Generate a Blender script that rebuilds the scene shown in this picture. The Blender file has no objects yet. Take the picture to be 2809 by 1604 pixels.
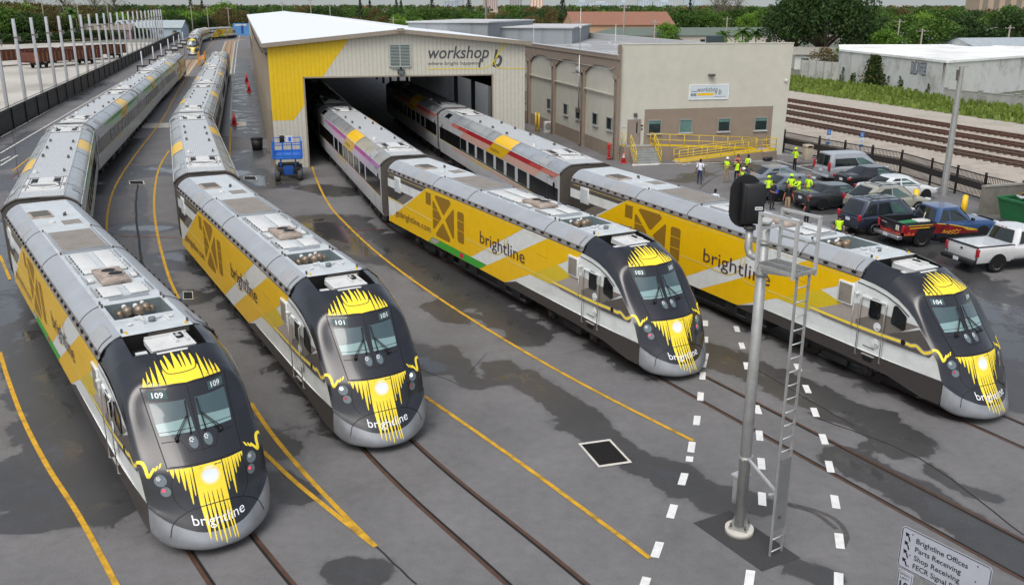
import bpy, bmesh, math, random
from math import radians as R, sin, cos, pi, hypot, atan2
from mathutils import Vector as V, Matrix as M
from mathutils.bvhtree import BVHTree
random.seed(7)
SC = bpy.context.scene
COL = SC.collection
# ------------------------------------------------------------------ camera, sky, sun, exposure
F_PX, PITCH, ROLL, CAM_H, PW, PH = 2506.0, R(17.4582), R(-0.0689), 11.844, 2809.0, 1604.0
cd = bpy.data.cameras.new('camera'); cam = bpy.data.objects.new('camera', cd); COL.objects.link(cam)
cd.sensor_fit = 'HORIZONTAL'; cd.sensor_width = 36.0; cd.lens = 36.0 * F_PX / PW
cd.clip_start = 0.5; cd.clip_end = 9000
cam.location = (0, 0, CAM_H)
cam.rotation_euler = (M.Rotation(pi / 2 - PITCH, 3, 'X') @ M.Rotation(-ROLL, 3, 'Z')).to_euler()
SC.camera = cam
w = bpy.data.worlds.new('World'); SC.world = w; w.use_nodes = True
wn = w.node_tree; bg = wn.nodes['Background']
sky = wn.nodes.new('ShaderNodeTexSky'); sky.sky_type = 'NISHITA'; sky.sun_disc = False
SUN_EL, SUN_AZ = R(58), R(200)
sky.sun_elevation = SUN_EL; sky.sun_rotation = SUN_AZ
sky.air_density = 1.0; sky.dust_density = 4.0; sky.ozone_density = 1.0
stc = wn.nodes.new('ShaderNodeTexCoord'); ssx = wn.nodes.new('ShaderNodeSeparateXYZ'); smx = wn.nodes.new('ShaderNodeMath'); smx.operation = 'MAXIMUM'; smx.inputs[1].default_value = .07
scx = wn.nodes.new('ShaderNodeCombineXYZ'); wn.links.new(stc.outputs['Generated'], ssx.inputs[0]); wn.links.new(ssx.outputs[2], smx.inputs[0])
for i_ in (0, 1): wn.links.new(ssx.outputs[i_], scx.inputs[i_])
wn.links.new(smx.outputs[0], scx.inputs[2]); wn.links.new(scx.outputs[0], sky.inputs['Vector'])      # the haze band at the horizon stays as bright as the sky just above it
hs = wn.nodes.new('ShaderNodeHueSaturation'); hs.inputs['Saturation'].default_value = 0.5
hs.inputs['Value'].default_value = 1.0
wn.links.new(sky.outputs[0], hs.inputs['Color']); wn.links.new(hs.outputs[0], bg.inputs['Color'])
bg.inputs['Strength'].default_value = 0.15
sd = bpy.data.lights.new('sun', 'SUN'); so = bpy.data.objects.new('sun', sd); COL.objects.link(so)
sd.energy = 1.0; sd.angle = R(40); sd.color = (1.0, 0.97, 0.93)
so.rotation_euler = (V((sin(SUN_AZ) * cos(SUN_EL), cos(SUN_AZ) * cos(SUN_EL), sin(SUN_EL)))).to_track_quat('Z', 'Y').to_euler()
so.location = (0, 0, 60)
SC.view_settings.view_transform = 'Standard'; SC.view_settings.look = 'None'
SC.view_settings.exposure = 0.28; SC.view_settings.gamma = 1.0
SC.cycles.max_bounces = 6; SC.cycles.diffuse_bounces = 3; SC.cycles.glossy_bounces = 3
SC.cycles.transparent_max_bounces = 4; SC.cycles.transmission_bounces = 2; SC.cycles.volume_bounces = 0

# ------------------------------------------------------------------ surveying: a photo point to the place it stands on
_cp, _sp, _cr, _sr = cos(PITCH), sin(PITCH), cos(ROLL), sin(ROLL)
def ray(u, v):
    a, b = u - PW / 2, v - PH / 2
    x, y = (a * _cr + b * _sr) / F_PX, (-a * _sr + b * _cr) / F_PX
    return V((x, _cp - y * _sp, -_sp - y * _cp))
def at(u, v, z=0.0):
    d = ray(u, v); t = (z - CAM_H) / d.z
    return V((d.x * t, d.y * t, z))
K = PW / 2550.0
def av(u, v, z=0.0): return at(u * K, v * K, z)      # same, in the 2550-wide view of the photo
def up(x, y, u, v):                                    # height of photo point (u,v) above the ground spot (x,y)
    d = ray(u, v); return CAM_H + d.z * hypot(x, y) / hypot(d.x, d.y)

# ------------------------------------------------------------------ mesh builder
class MB:
    def __init__(s): s.v = []; s.f = []; s.m = []; s.s = []; s.mats = []
    def mi(s, mat):
        if mat not in s.mats: s.mats.append(mat)
        return s.mats.index(mat)
    def add(s, vs, fs, mat, smooth=False):
        o = len(s.v); s.v += [tuple(p) for p in vs]; k = s.mi(mat)
        for f in fs: s.f.append([i + o for i in f]); s.m.append(k); s.s.append(smooth)
    def poly(s, pts, mat, smooth=False): s.add(pts, [list(range(len(pts)))], mat, smooth)
    def box(s, c, d, mat, rz=0.0, bev=0.0, rot=None):
        x, y, z = d[0] / 2, d[1] / 2, d[2] / 2
        if bev > 0:
            b = min(bev, x * .9, y * .9, z * .9); vs = []; fs = []
            bm = bmesh.new(); bmesh.ops.create_cube(bm, size=1.0)
            for q in bm.verts: q.co = V((q.co.x * d[0], q.co.y * d[1], q.co.z * d[2]))
            bmesh.ops.bevel(bm, geom=bm.edges[:], offset=b, segments=2, profile=.5, affect='EDGES')
            bm.verts.index_update()
            vs = [q.co.copy() for q in bm.verts]; fs = [[q.index for q in f.verts] for f in bm.faces]; bm.free()
        else:
            vs = [V((a, b, e)) for a in (-x, x) for b in (-y, y) for e in (-z, z)]
            fs = [(0, 1, 3, 2), (4, 6, 7, 5), (0, 4, 5, 1), (2, 3, 7, 6), (0, 2, 6, 4), (1, 5, 7, 3)]
        m = rot if rot is not None else M.Rotation(rz, 3, 'Z')
        s.add([m @ q + V(c) for q in vs], fs, mat, bev > 0)
    def bar(s, p, q, wd, ht, mat):
        p, q = V(p), V(q); d = q - p; L = d.length
        if L < 1e-6: return
        s.box((p + q) / 2, (wd, ht, L), mat, rot=d.to_track_quat('Z', 'Y').to_matrix())
    def tube(s, pts, r, mat, n=8, cap=True, smooth=True):
        pts = [V(p) for p in pts]; rs = r if isinstance(r, (list, tuple)) else [r] * len(pts)
        vs = []; fs = []
        for i, p in enumerate(pts):
            d = (pts[min(i + 1, len(pts) - 1)] - pts[max(i - 1, 0)])
            if d.length < 1e-9: d = V((0, 0, 1))
            d.normalize()
            a = d.cross(V((0, 0, 1)));
            if a.length < 1e-3: a = d.cross(V((1, 0, 0)))
            a.normalize(); b = d.cross(a)
            for j in range(n):
                t = 2 * pi * j / n; vs.append(p + (a * cos(t) + b * sin(t)) * rs[i])
        for i in range(len(pts) - 1):
            for j in range(n):
                k = (j + 1) % n; fs.append((i * n + j, i * n + k, (i + 1) * n + k, (i + 1) * n + j))
        s.add(vs, fs, mat, smooth)
        if cap:
            o = len(s.v) - len(vs); k = s.mi(mat)
            for ring in ([o + j for j in range(n)][::-1], [o + (len(pts) - 1) * n + j for j in range(n)]):
                s.f.append(ring); s.m.append(k); s.s.append(False)
    def cyl(s, c, axis, r, L, mat, n=20, smooth=True):
        a = V(axis).normalized(); s.tube([V(c) - a * L / 2, V(c) + a * L / 2], r, mat, n, True, smooth)
    def ball(s, c, r, mat, n=10, sc=(1, 1, 1)):
        vs = []; fs = []; c = V(c); m = n // 2 + 1
        for i in range(m + 1):
            t = pi * i / m
            for j in range(n):
                p = 2 * pi * j / n; vs.append(c + V((sin(t) * cos(p) * sc[0], sin(t) * sin(p) * sc[1], cos(t) * sc[2])) * r)
        for i in range(m):
            for j in range(n):
                k = (j + 1) % n; fs.append((i * n + j, (i + 1) * n + j, (i + 1) * n + k, i * n + k))
        s.add(vs, fs, mat, True)
    def grid(s, rows, mat, smooth=True, flip=False):
        n = len(rows[0]); vs = [p for r in rows for p in r]; fs = []
        for i in range(len(rows) - 1):
            for j in range(n - 1):
                f = (i * n + j, i * n + j + 1, (i + 1) * n + j + 1, (i + 1) * n + j); fs.append(f[::-1] if flip else f)
        s.add(vs, fs, mat, smooth)
    def prism(s, poly, h0, h1, mat, f=lambda x, y, h: (x, y, h), side=None):
        n = len(poly); a = [f(x, y, h0) for x, y in poly]; b = [f(x, y, h1) for x, y in poly]
        s.add(a + b, [list(range(n))[::-1], list(range(n, 2 * n))], mat)
        s.add(a + b, [(i, (i + 1) % n, n + (i + 1) % n, n + i) for i in range(n)], side or mat)
    def build(s, name, parent=None, loc=None, weld=False):
        me = bpy.data.meshes.new(name); me.from_pydata(s.v, [], s.f)
        for m in s.mats: me.materials.append(m)
        me.polygons.foreach_set('material_index', s.m); me.polygons.foreach_set('use_smooth', s.s)
        me.update()
        if weld:
            bm = bmesh.new(); bm.from_mesh(me); bmesh.ops.remove_doubles(bm, verts=bm.verts[:], dist=1e-4)
            bmesh.ops.recalc_face_normals(bm, faces=bm.faces[:]); bm.to_mesh(me); bm.free()
        o = bpy.data.objects.new(name, me); COL.objects.link(o)
        if parent: o.parent = parent
        if loc: o.location = loc
        return o
def tag(o, label=None, cat=None, group=None, kind=None):
    if label: o['label'] = label
    if cat: o['category'] = cat
    if group: o['group'] = group
    if kind: o['kind'] = kind
    return o
def empty(name, loc, rz=0.0, label=None, cat=None, group=None):
    o = bpy.data.objects.new(name, None); COL.objects.link(o); o.location = loc; o.rotation_euler = (0, 0, rz)
    o.empty_display_size = .3
    return tag(o, label, cat, group)
def dup(o, loc=None, rz=None, label=None, group=None, parent=None, skip=()):
    c = o.copy(); COL.objects.link(c)
    if parent: c.parent = parent
    if loc is not None: c.location = loc
    if rz is not None: c.rotation_euler = (0, 0, rz)
    if label: c['label'] = label
    if group: c['group'] = group
    for ch in o.children:
        if ch.name.split('.')[0] not in skip: dup(ch, parent=c)
    return c
def structure(mb, name): return tag(mb.build(name), kind='structure')

# ------------------------------------------------------------------ materials
def lin(h):
    h = h.lstrip('#'); c = [int(h[i:i + 2], 16) / 255 for i in (0, 2, 4)]
    return tuple(x / 12.92 if x <= .04045 else ((x + .055) / 1.055) ** 2.4 for x in c)
_mats = {}
def mat(name, col, rough=.5, metal=0.0, var=.12, scale=3.0, bump=0.0, bscale=30.0, spec=.5, emit=None, estr=1.0, coat=0.0, dirt=None, dscale=1.2, damt=.35):
    """a painted or plain surface: base colour broken up by noise, optional grime of its own colour, optional bump"""
    if name in _mats: return _mats[name]
    if isinstance(col, str): col = lin(col)
    m = bpy.data.materials.new(name); m.use_nodes = True; nt = m.node_tree; b = nt.nodes['Principled BSDF']
    b.inputs['Roughness'].default_value = rough; b.inputs['Metallic'].default_value = metal
    b.inputs['Specular IOR Level'].default_value = spec
    if coat: b.inputs['Coat Weight'].default_value = coat; b.inputs['Coat Roughness'].default_value = .08
    tc = nt.nodes.new('ShaderNodeTexCoord')
    src = None
    if var > 0:
        n = nt.nodes.new('ShaderNodeTexNoise'); n.inputs['Scale'].default_value = scale; n.inputs['Detail'].default_value = 5; n.inputs['Roughness'].default_value = .6
        nt.links.new(tc.outputs['Object'], n.inputs['Vector'])
        r = nt.nodes.new('ShaderNodeMapRange'); r.inputs['From Min'].default_value = .3; r.inputs['From Max'].default_value = .7
        r.inputs['To Min'].default_value = 1 - var; r.inputs['To Max'].default_value = 1 + var
        nt.links.new(n.outputs['Fac'], r.inputs['Value'])
        mx = nt.nodes.new('ShaderNodeVectorMath'); mx.operation = 'SCALE'; mx.inputs[0].default_value = col[:3]
        nt.links.new(r.outputs[0], mx.inputs['Scale']); src = mx.outputs[0]
    if dirt:
        if isinstance(dirt, str): dirt = lin(dirt)
        n2 = nt.nodes.new('ShaderNodeTexNoise'); n2.inputs['Scale'].default_value = dscale; n2.inputs['Detail'].default_value = 7; n2.inputs['Roughness'].default_value = .7
        nt.links.new(tc.outputs['Object'], n2.inputs['Vector'])
        r2 = nt.nodes.new('ShaderNodeMapRange'); r2.inputs['From Min'].default_value = .48; r2.inputs['From Max'].default_value = .72
        r2.inputs['To Max'].default_value = damt; nt.links.new(n2.outputs['Fac'], r2.inputs['Value'])
        mm = nt.nodes.new('ShaderNodeMixRGB'); nt.links.new(r2.outputs[0], mm.inputs[0])
        if src: nt.links.new(src, mm.inputs[1])
        else: mm.inputs[1].default_value = (*col[:3], 1)
        mm.inputs[2].default_value = (*dirt[:3], 1); src = mm.outputs[0]
    if src: nt.links.new(src, b.inputs['Base Color'])
    else: b.inputs['Base Color'].default_value = (*col[:3], 1)
    if bump > 0:
        n3 = nt.nodes.new('ShaderNodeTexNoise'); n3.inputs['Scale'].default_value = bscale; n3.inputs['Detail'].default_value = 4
        nt.links.new(tc.outputs['Object'], n3.inputs['Vector'])
        bp = nt.nodes.new('ShaderNodeBump'); bp.inputs['Strength'].default_value = bump; bp.inputs['Distance'].default_value = .02
        nt.links.new(n3.outputs['Fac'], bp.inputs['Height']); nt.links.new(bp.outputs[0], b.inputs['Normal'])
    if emit is not None:
        b.inputs['Emission Color'].default_value = (*emit, 1); b.inputs['Emission Strength'].default_value = estr
    _mats[name] = m
    return m
def ribbed(name, col, axis, period, depth=.5, rough=.5, metal=0.0, dark=.6):
    """sheet metal with ribs or slats along one object axis"""
    m = mat(name, col, rough, metal, var=.06)
    nt = m.node_tree; b = nt.nodes['Principled BSDF']; tc = [n for n in nt.nodes if n.type == 'TEX_COORD'][0]
    sx = nt.nodes.new('ShaderNodeSeparateXYZ'); nt.links.new(tc.outputs['Object'], sx.inputs[0])
    mu = nt.nodes.new('ShaderNodeMath'); mu.operation = 'MULTIPLY'; mu.inputs[1].default_value = 1 / period; nt.links.new(sx.outputs[axis], mu.inputs[0])
    fr = nt.nodes.new('ShaderNodeMath'); fr.operation = 'FRACT'; nt.links.new(mu.outputs[0], fr.inputs[0])
    rp = nt.nodes.new('ShaderNodeValToRGB'); e = rp.color_ramp.elements
    e[0].position = 0.0; e[0].color = (dark, dark, dark, 1); e[1].position = .3; e[1].color = (1, 1, 1, 1)
    nt.links.new(fr.outputs[0], rp.inputs[0])
    l = b.inputs['Base Color'].links[0].from_socket
    mm = nt.nodes.new('ShaderNodeMixRGB'); mm.blend_type = 'MULTIPLY'; mm.inputs[0].default_value = 1
    nt.links.new(l, mm.inputs[1]); nt.links.new(rp.outputs[0], mm.inputs[2]); nt.links.new(mm.outputs[0], b.inputs['Base Color'])
    bp = nt.nodes.new('ShaderNodeBump'); bp.inputs['Strength'].default_value = depth; bp.inputs['Distance'].default_value = .03
    nt.links.new(rp.outputs[0], bp.inputs['Height']); nt.links.new(bp.outputs[0], b.inputs['Normal'])
    return m

# ------------------------------------------------------------------ lettering
_txt = {}
def text2d(s, size=1.0, shear=0.0, bold=0.0):
    """flat triangulated lettering from the built-in font: (verts, faces, width)"""
    key = (s, shear, bold)
    if key not in _txt:
        cu = bpy.data.curves.new('letters', 'FONT'); cu.body = s; cu.size = 1.0; cu.shear = shear; cu.offset = bold; cu.resolution_u = 3
        o = bpy.data.objects.new('letters', cu); COL.objects.link(o)
        me = o.to_mesh(); vs = [v.co.copy() for v in me.vertices]; fs = [list(p.vertices) for p in me.polygons]
        o.to_mesh_clear(); bpy.data.objects.remove(o); bpy.data.curves.remove(cu)
        x0 = min(v.x for v in vs); x1 = max(v.x for v in vs); vs = [(v.x - x0, v.y) for v in vs]
        _txt[key] = (vs, fs, x1 - x0)
    vs, fs, wd = _txt[key]
    return [(x * size, y * size) for x, y in vs], fs, wd * size
def letters(mb, s, mapf, mat, width=None, height=1.0, shear=0.0, bold=0.0, cap=.72):
    """height = capital height; mapf(x, y) places the flat letters in space"""
    vs, fs, wd = text2d(s, 1.0, shear, bold)
    ky = height / cap; kx = (width / wd) if width else ky
    mb.add([mapf(x * kx, y * ky) for x, y in vs], fs, mat)
def ribbon2d(pts, wd):
    """a stroke of even width along a polyline, as a list of quads"""
    out = []; L = []; Rr = []
    for i, p in enumerate(pts):
        a = V(pts[max(i - 1, 0)]); b = V(pts[min(i + 1, len(pts) - 1)]); d = (b - a)
        d = d.normalized() if d.length > 1e-9 else V((1, 0)); n = V((-d.y, d.x)); p = V(p)
        w_ = wd[i] if isinstance(wd, (list, tuple)) else wd
        L.append(tuple(p + n * w_ / 2)); Rr.append(tuple(p - n * w_ / 2))
    for i in range(len(pts) - 1): out.append([L[i], L[i + 1], Rr[i + 1], Rr[i]])
    return out
def smooth_pts(pts, n=6):
    """Catmull-Rom through the points"""
    P = [V(p) for p in pts]; P = [P[0] * 2 - P[1]] + P + [P[-1] * 2 - P[-2]]; out = []
    for i in range(1, len(P) - 2):
        a, b, c, d = P[i - 1:i + 3]
        for k in range(n):
            t = k / n; out.append(.5 * ((2 * b) + (c - a) * t + (2 * a - 5 * b + 4 * c - d) * t * t + (3 * b - a - 3 * c + d) * t ** 3))
    out.append(P[-2]); return [tuple(p) for p in out]
def cut2d(polys, step):
    """triangulate flat polygons and cut them on a grid so they can follow a curved surface"""
    bm = bmesh.new()
    for p in polys:
        vs = [bm.verts.new((x, y, 0)) for x, y in p]
        try: bm.faces.new(vs)
        except ValueError: pass
    bmesh.ops.triangulate(bm, faces=bm.faces[:])
    if bm.verts:
        for ax in (0, 1):
            lo = min(v.co[ax] for v in bm.verts); hi = max(v.co[ax] for v in bm.verts)
            k = math.floor(lo / step) + 1
            while k * step < hi - 1e-6:
                nrm = V((1, 0, 0)) if ax == 0 else V((0, 1, 0))
                bmesh.ops.bisect_plane(bm, geom=bm.verts[:] + bm.edges[:] + bm.faces[:], dist=1e-6, plane_co=nrm * (k * step), plane_no=nrm)
                k += 1
    bm.verts.index_update(); vs = [(v.co.x, v.co.y) for v in bm.verts]; fs = [[v.index for v in f.verts] for f in bm.faces]; bm.free()
    return vs, fs
# ------------------------------------------------------------------ train paints
YEL = mat('yellow_paint', '#E6B800', .38, var=.04, coat=.3)
YLT = mat('light_yellow_paint', '#D2B92A', .38, var=.04, coat=.3)
YBR = mat('bright_yellow_film', '#F7DC3A', .4, var=.03)
YLN = mat('pale_yellow_line', '#D9C46A', .45, var=.04)
WHT = mat('train_white_paint', '#D8DCDA', .38, var=.05, coat=.2, dirt='#8d8a80', damt=.25)
DGR = mat('train_dark_grey_paint', '#55514D', .42, var=.06)
DG2 = mat('train_charcoal_paint', '#3F3B39', .42, var=.06)
MGR = mat('train_mid_grey_paint', '#716B65', .42, var=.06)
BEI = mat('train_beige_paint', '#A29A92', .42, var=.05)
GRN = mat('train_green_paint', '#3C9B33', .42, var=.06)
AMB = mat('amber_grille_mesh', '#8A6712', .6, var=.25, scale=40)
LET = mat('plum_lettering', '#49333A', .5, var=0)
WLE = mat('white_lettering', '#E9ECEE', .4, var=0)
BLK = mat('cab_black_paint', '#181A20', .26, var=.10, scale=1.5, coat=.5, dirt='#2c2e36', damt=.3, dscale=2)
BRN = mat('dark_brown_film', '#3A2418', .4, var=0)
SIL = mat('silver_paint', '#8C8F93', .35, .35, var=.08, dirt='#5b5a58', damt=.3)
SHO = mat('roof_shoulder_grey', '#A3A8AD', .42, .15, var=.09, scale=2, dirt='#6d6e6c', damt=.45, dscale=1.0)
RFW = mat('roof_pale_grey', '#BFC6C8', .45, var=.08, dirt='#7d7f7d', damt=.35, dscale=.8)
GUT = mat('gutter_grey', '#77736F', .55, var=.12, dirt='#3b3937', damt=.6, dscale=6)
RUB = mat('black_rubber', '#0d0d0e', .6, var=0)
UND = mat('underframe_black', '#17171a', .6, var=.3, scale=4, dirt='#3c3833', damt=.4, dscale=3)
WHL = mat('wheel_steel', '#3b3634', .45, .5, var=.2)
MSH = mat('roof_mesh', '#8B857C', .6, .1, var=.35, scale=60, dirt='#5a4a38', damt=.4, dscale=2)
MSD = mat('dark_mesh', '#5E5A50', .6, .1, var=.5, scale=90)
PNW = mat('roof_panel_white', '#CFD1CF', .5, var=.05, dirt='#8d8578', damt=.4, dscale=3)
RST = mat('exhaust_plate', '#A89A8E', .6, var=.12, dirt='#3a322c', damt=.8, dscale=2.5)
PIT = mat('recess_grey_green', '#6A7678', .6, var=.08)
HRN = mat('horn_bronze', '#8C7C6A', .4, .5, var=.2, scale=9)
STL = mat('handrail_steel', '#B9B7B0', .4, .4, var=.08)
GLS = mat('windscreen_glass', '#3F5458', .05, 0, var=.06, spec=.8, coat=.5)
GLL = mat('windscreen_lower_glass', '#7F9C9C', .08, 0, var=.06, spec=.8, coat=.5)
GLD = mat('dark_window_glass', '#101214', .06, 0, var=0, spec=.7)
WSF = mat('windscreen_frame_black', '#1F2026', .18, var=.05, coat=.6)
NBD = mat('number_board_glass', '#3E5658', .15, var=.04)
LMP = mat('lamp_glass', '#56656A', .06, var=.12, scale=30, spec=.9, coat=1)
LON = mat('lit_lamp', '#ffffff', .3, var=0, emit=(1, 1, 1), estr=2.2)
RED = mat('red_lamp', '#C0263C', .25, var=0)
REDL = mat('lit_red_lamp', '#E03050', .3, var=0, emit=(1, .08, .15), estr=.7)
FAN = ribbed('fan_grille', '#9a9a96', 1, .05, .3, .5, .3)
LOU = ribbed('louvre_grey', '#A9ABAC', 0, .085, .6, .5, .1, .25)
def glow_mat():
    m = bpy.data.materials.new('sun_burst_film'); m.use_nodes = True; nt = m.node_tree; b = nt.nodes['Principled BSDF']
    b.inputs['Roughness'].default_value = .4
    tc = nt.nodes.new('ShaderNodeTexCoord'); sb = nt.nodes.new('ShaderNodeVectorMath'); sb.operation = 'SUBTRACT'; sb.inputs[1].default_value = (22.22, 0.0, 1.66)
    ln = nt.nodes.new('ShaderNodeVectorMath'); ln.operation = 'LENGTH'; rp = nt.nodes.new('ShaderNodeValToRGB'); e = rp.color_ramp.elements
    e[0].position = .135; e[0].color = (.80, .86, .90, 1); e[1].position = .235; e[1].color = (*lin('#F7DC3A'), 1)
    nt.links.new(tc.outputs['Object'], sb.inputs[0]); nt.links.new(sb.outputs[0], ln.inputs[0]); nt.links.new(ln.outputs['Value'], rp.inputs[0]); nt.links.new(rp.outputs[0], b.inputs['Base Color'])
    return m
GLO = glow_mat()

# ------------------------------------------------------------------ ground, yard surface, rails in the paving, painted lines
LX, LY = -.274, .9617                                   # direction of the straight yard tracks, and across them
def sl(s, l, z=0.0): return V((s * LY + l * LX, -s * LX + l * LY, z))
g = MB(); g.poly([(-3500, -60, -.06), (3500, -60, -.06), (3500, 8000, -.06), (-3500, 8000, -.06)], mat('far_land_cover', '#5c6152', .9, var=.3, scale=.02, dirt='#8d8b80', damt=.7, dscale=.012)); structure(g, 'ground')
def ribbon(mb, pts, wd, m, z=.004, offs=0.0):
    P = [V((p[0], p[1])) for p in pts]; L = []; Q = []
    for i, p in enumerate(P):
        d = (P[min(i + 1, len(P) - 1)] - P[max(i - 1, 0)]).normalized(); n = V((-d.y, d.x))
        L.append(p + n * (offs + wd / 2)); Q.append(p + n * (offs - wd / 2))
    for i in range(len(P) - 1): mb.add([(L[i].x, L[i].y, z), (L[i + 1].x, L[i + 1].y, z), (Q[i + 1].x, Q[i + 1].y, z), (Q[i].x, Q[i].y, z)], [(3, 2, 1, 0)], m)
# --- wet map: where rain water stands or has just dried, plus painted shade by locomotive 103, in metres on the ground
WET_SHADE = []          # (x, y, radius, strength)
def band(pts, r, st=1.0):
    P = [av(*p) for p in pts]
    for a, b in zip(P, P[1:]):
        n = max(2, int((b - a).length / (r * .5)))
        for i in range(n + 1): q = a.lerp(b, i / n); WET_SHADE.append((q.x, q.y, r, st))
band([(60, 1180), (110, 1230), (230, 1260), (330, 1230)], 1.3); band([(60, 1300), (130, 1290)], .9); band([(150, 1180), (250, 1210)], .9)
band([(70, 830), (110, 900), (140, 1000), (190, 1120)], 1.5); band([(110, 1040), (200, 1180)], 1.2)
band([(930, 830), (1000, 870), (1090, 905)], .9); band([(1050, 900), (1090, 915)], .8, 1.3); band([(1120, 870), (1180, 960), (1290, 935)], .45)
band([(1250, 910), (1330, 960), (1420, 1010), (1480, 1060)], .75); band([(1440, 1060), (1520, 1110), (1600, 1150), (1700, 1190), (1790, 1250)], .75); band([(1640, 1170), (1700, 1210), (1760, 1230)], .7)
band([(860, 1420), (905, 1430)], .55, 1.3)
band([(790, 470), (850, 480)], 1.7); band([(800, 560), (870, 600), (930, 630)], 2.6, 1.25); band([(760, 600), (820, 640)], 1.8); band([(960, 600), (1040, 650), (1200, 750)], 1.8); band([(1200, 750), (1330, 840)], 1.1); band([(1090, 760), (1140, 790)], .8); band([(1170, 740), (1260, 720)], 1.0)  # puddles, and strips of shade painted along the side of locomotive 103
band([(1760, 870), (1850, 910), (1980, 960), (2120, 1030), (2240, 1090)], 1.05); band([(1790, 900), (1900, 930)], .9); band([(2060, 1030), (2200, 1030)], .6)
band([(2100, 1140), (2180, 1180), (2300, 1240), (2450, 1330), (2550, 1390)], .75, 1.2); band([(2100, 1130), (2150, 1150)], .5)
band([(2160, 1100), (2230, 1130)], .35); band([(2320, 1170), (2380, 1210), (2480, 1240)], .35); band([(1990, 1410), (2060, 1440)], .5); band([(1840, 1230), (1900, 1260)], .5)
band([(330, 570), (390, 570)], 1.3, 1.35); band([(430, 640), (490, 655)], 1.3, 1.3); band([(440, 740), (480, 745)], .9, 1.3); band([(380, 420), (430, 430)], 1.6, 1.2); band([(250, 425), (330, 440)], 1.7); band([(600, 430), (680, 460)], 2.0, 1.2); band([(620, 380), (560, 420)], 2.2)
band([(570, 150), (600, 250), (610, 330)], 4); band([(640, 240), (650, 340)], 2.5); band([(590, 200), (620, 240)], 3)
band([(330, 350), (270, 480)], 1.6, .8); band([(330, 640), (420, 720)], 1.2, .6)
band([(2000, 410), (1900, 430), (1800, 395)], 2.0, .9); band([(1700, 450), (1750, 430)], 1.4, .8); band([(2230, 600), (2400, 720), (2550, 800)], 2.4, 1.1); band([(2150, 560), (2260, 640)], 2.0); band([(2420, 740), (2550, 880)], 1.8, 1.2); band([(1880, 470), (2050, 520)], 2, .9); band([(2250, 620), (2550, 1000)], 1.2, .9)
band([(640, 1080), (700, 1130)], .7); band([(690, 1190), (750, 1240)], .5); band([(600, 1010), (660, 1100)], .5, .8)
band([(100, 330), (0, 420)], 2.0, .9); band([(180, 250), (260, 210)], 2.5); band([(0, 470), (60, 440)], 2, 1.0); band([(0, 560), (20, 800)], 1.3, 1.2); band([(350, 470), (350, 640)], .5, .8)
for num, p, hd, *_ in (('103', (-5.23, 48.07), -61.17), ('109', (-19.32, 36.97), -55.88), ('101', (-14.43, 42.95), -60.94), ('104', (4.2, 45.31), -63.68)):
    for i in range(12): WET_SHADE.append((p[0] + cos(R(hd)) * i * 1.9 , p[1] + sin(R(hd)) * i * 1.9, 1.9, .85))
import numpy as np
def wet_shade_at(P):
    P = np.array(P); out = np.zeros(len(P))
    for a, b, r, st in WET_SHADE:
        lo, hi = np.searchsorted(P[:, 1], (b - 2 * r, b + 2 * r)); Q = P[lo:hi]
        d2 = ((Q[:, 0] - a) ** 2 + (Q[:, 1] - b) ** 2) / (r * r)
        out[lo:hi] = np.maximum(out[lo:hi], np.where(d2 < 4, st * np.exp(-d2 * .9), 0))
    return out.tolist()
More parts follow.
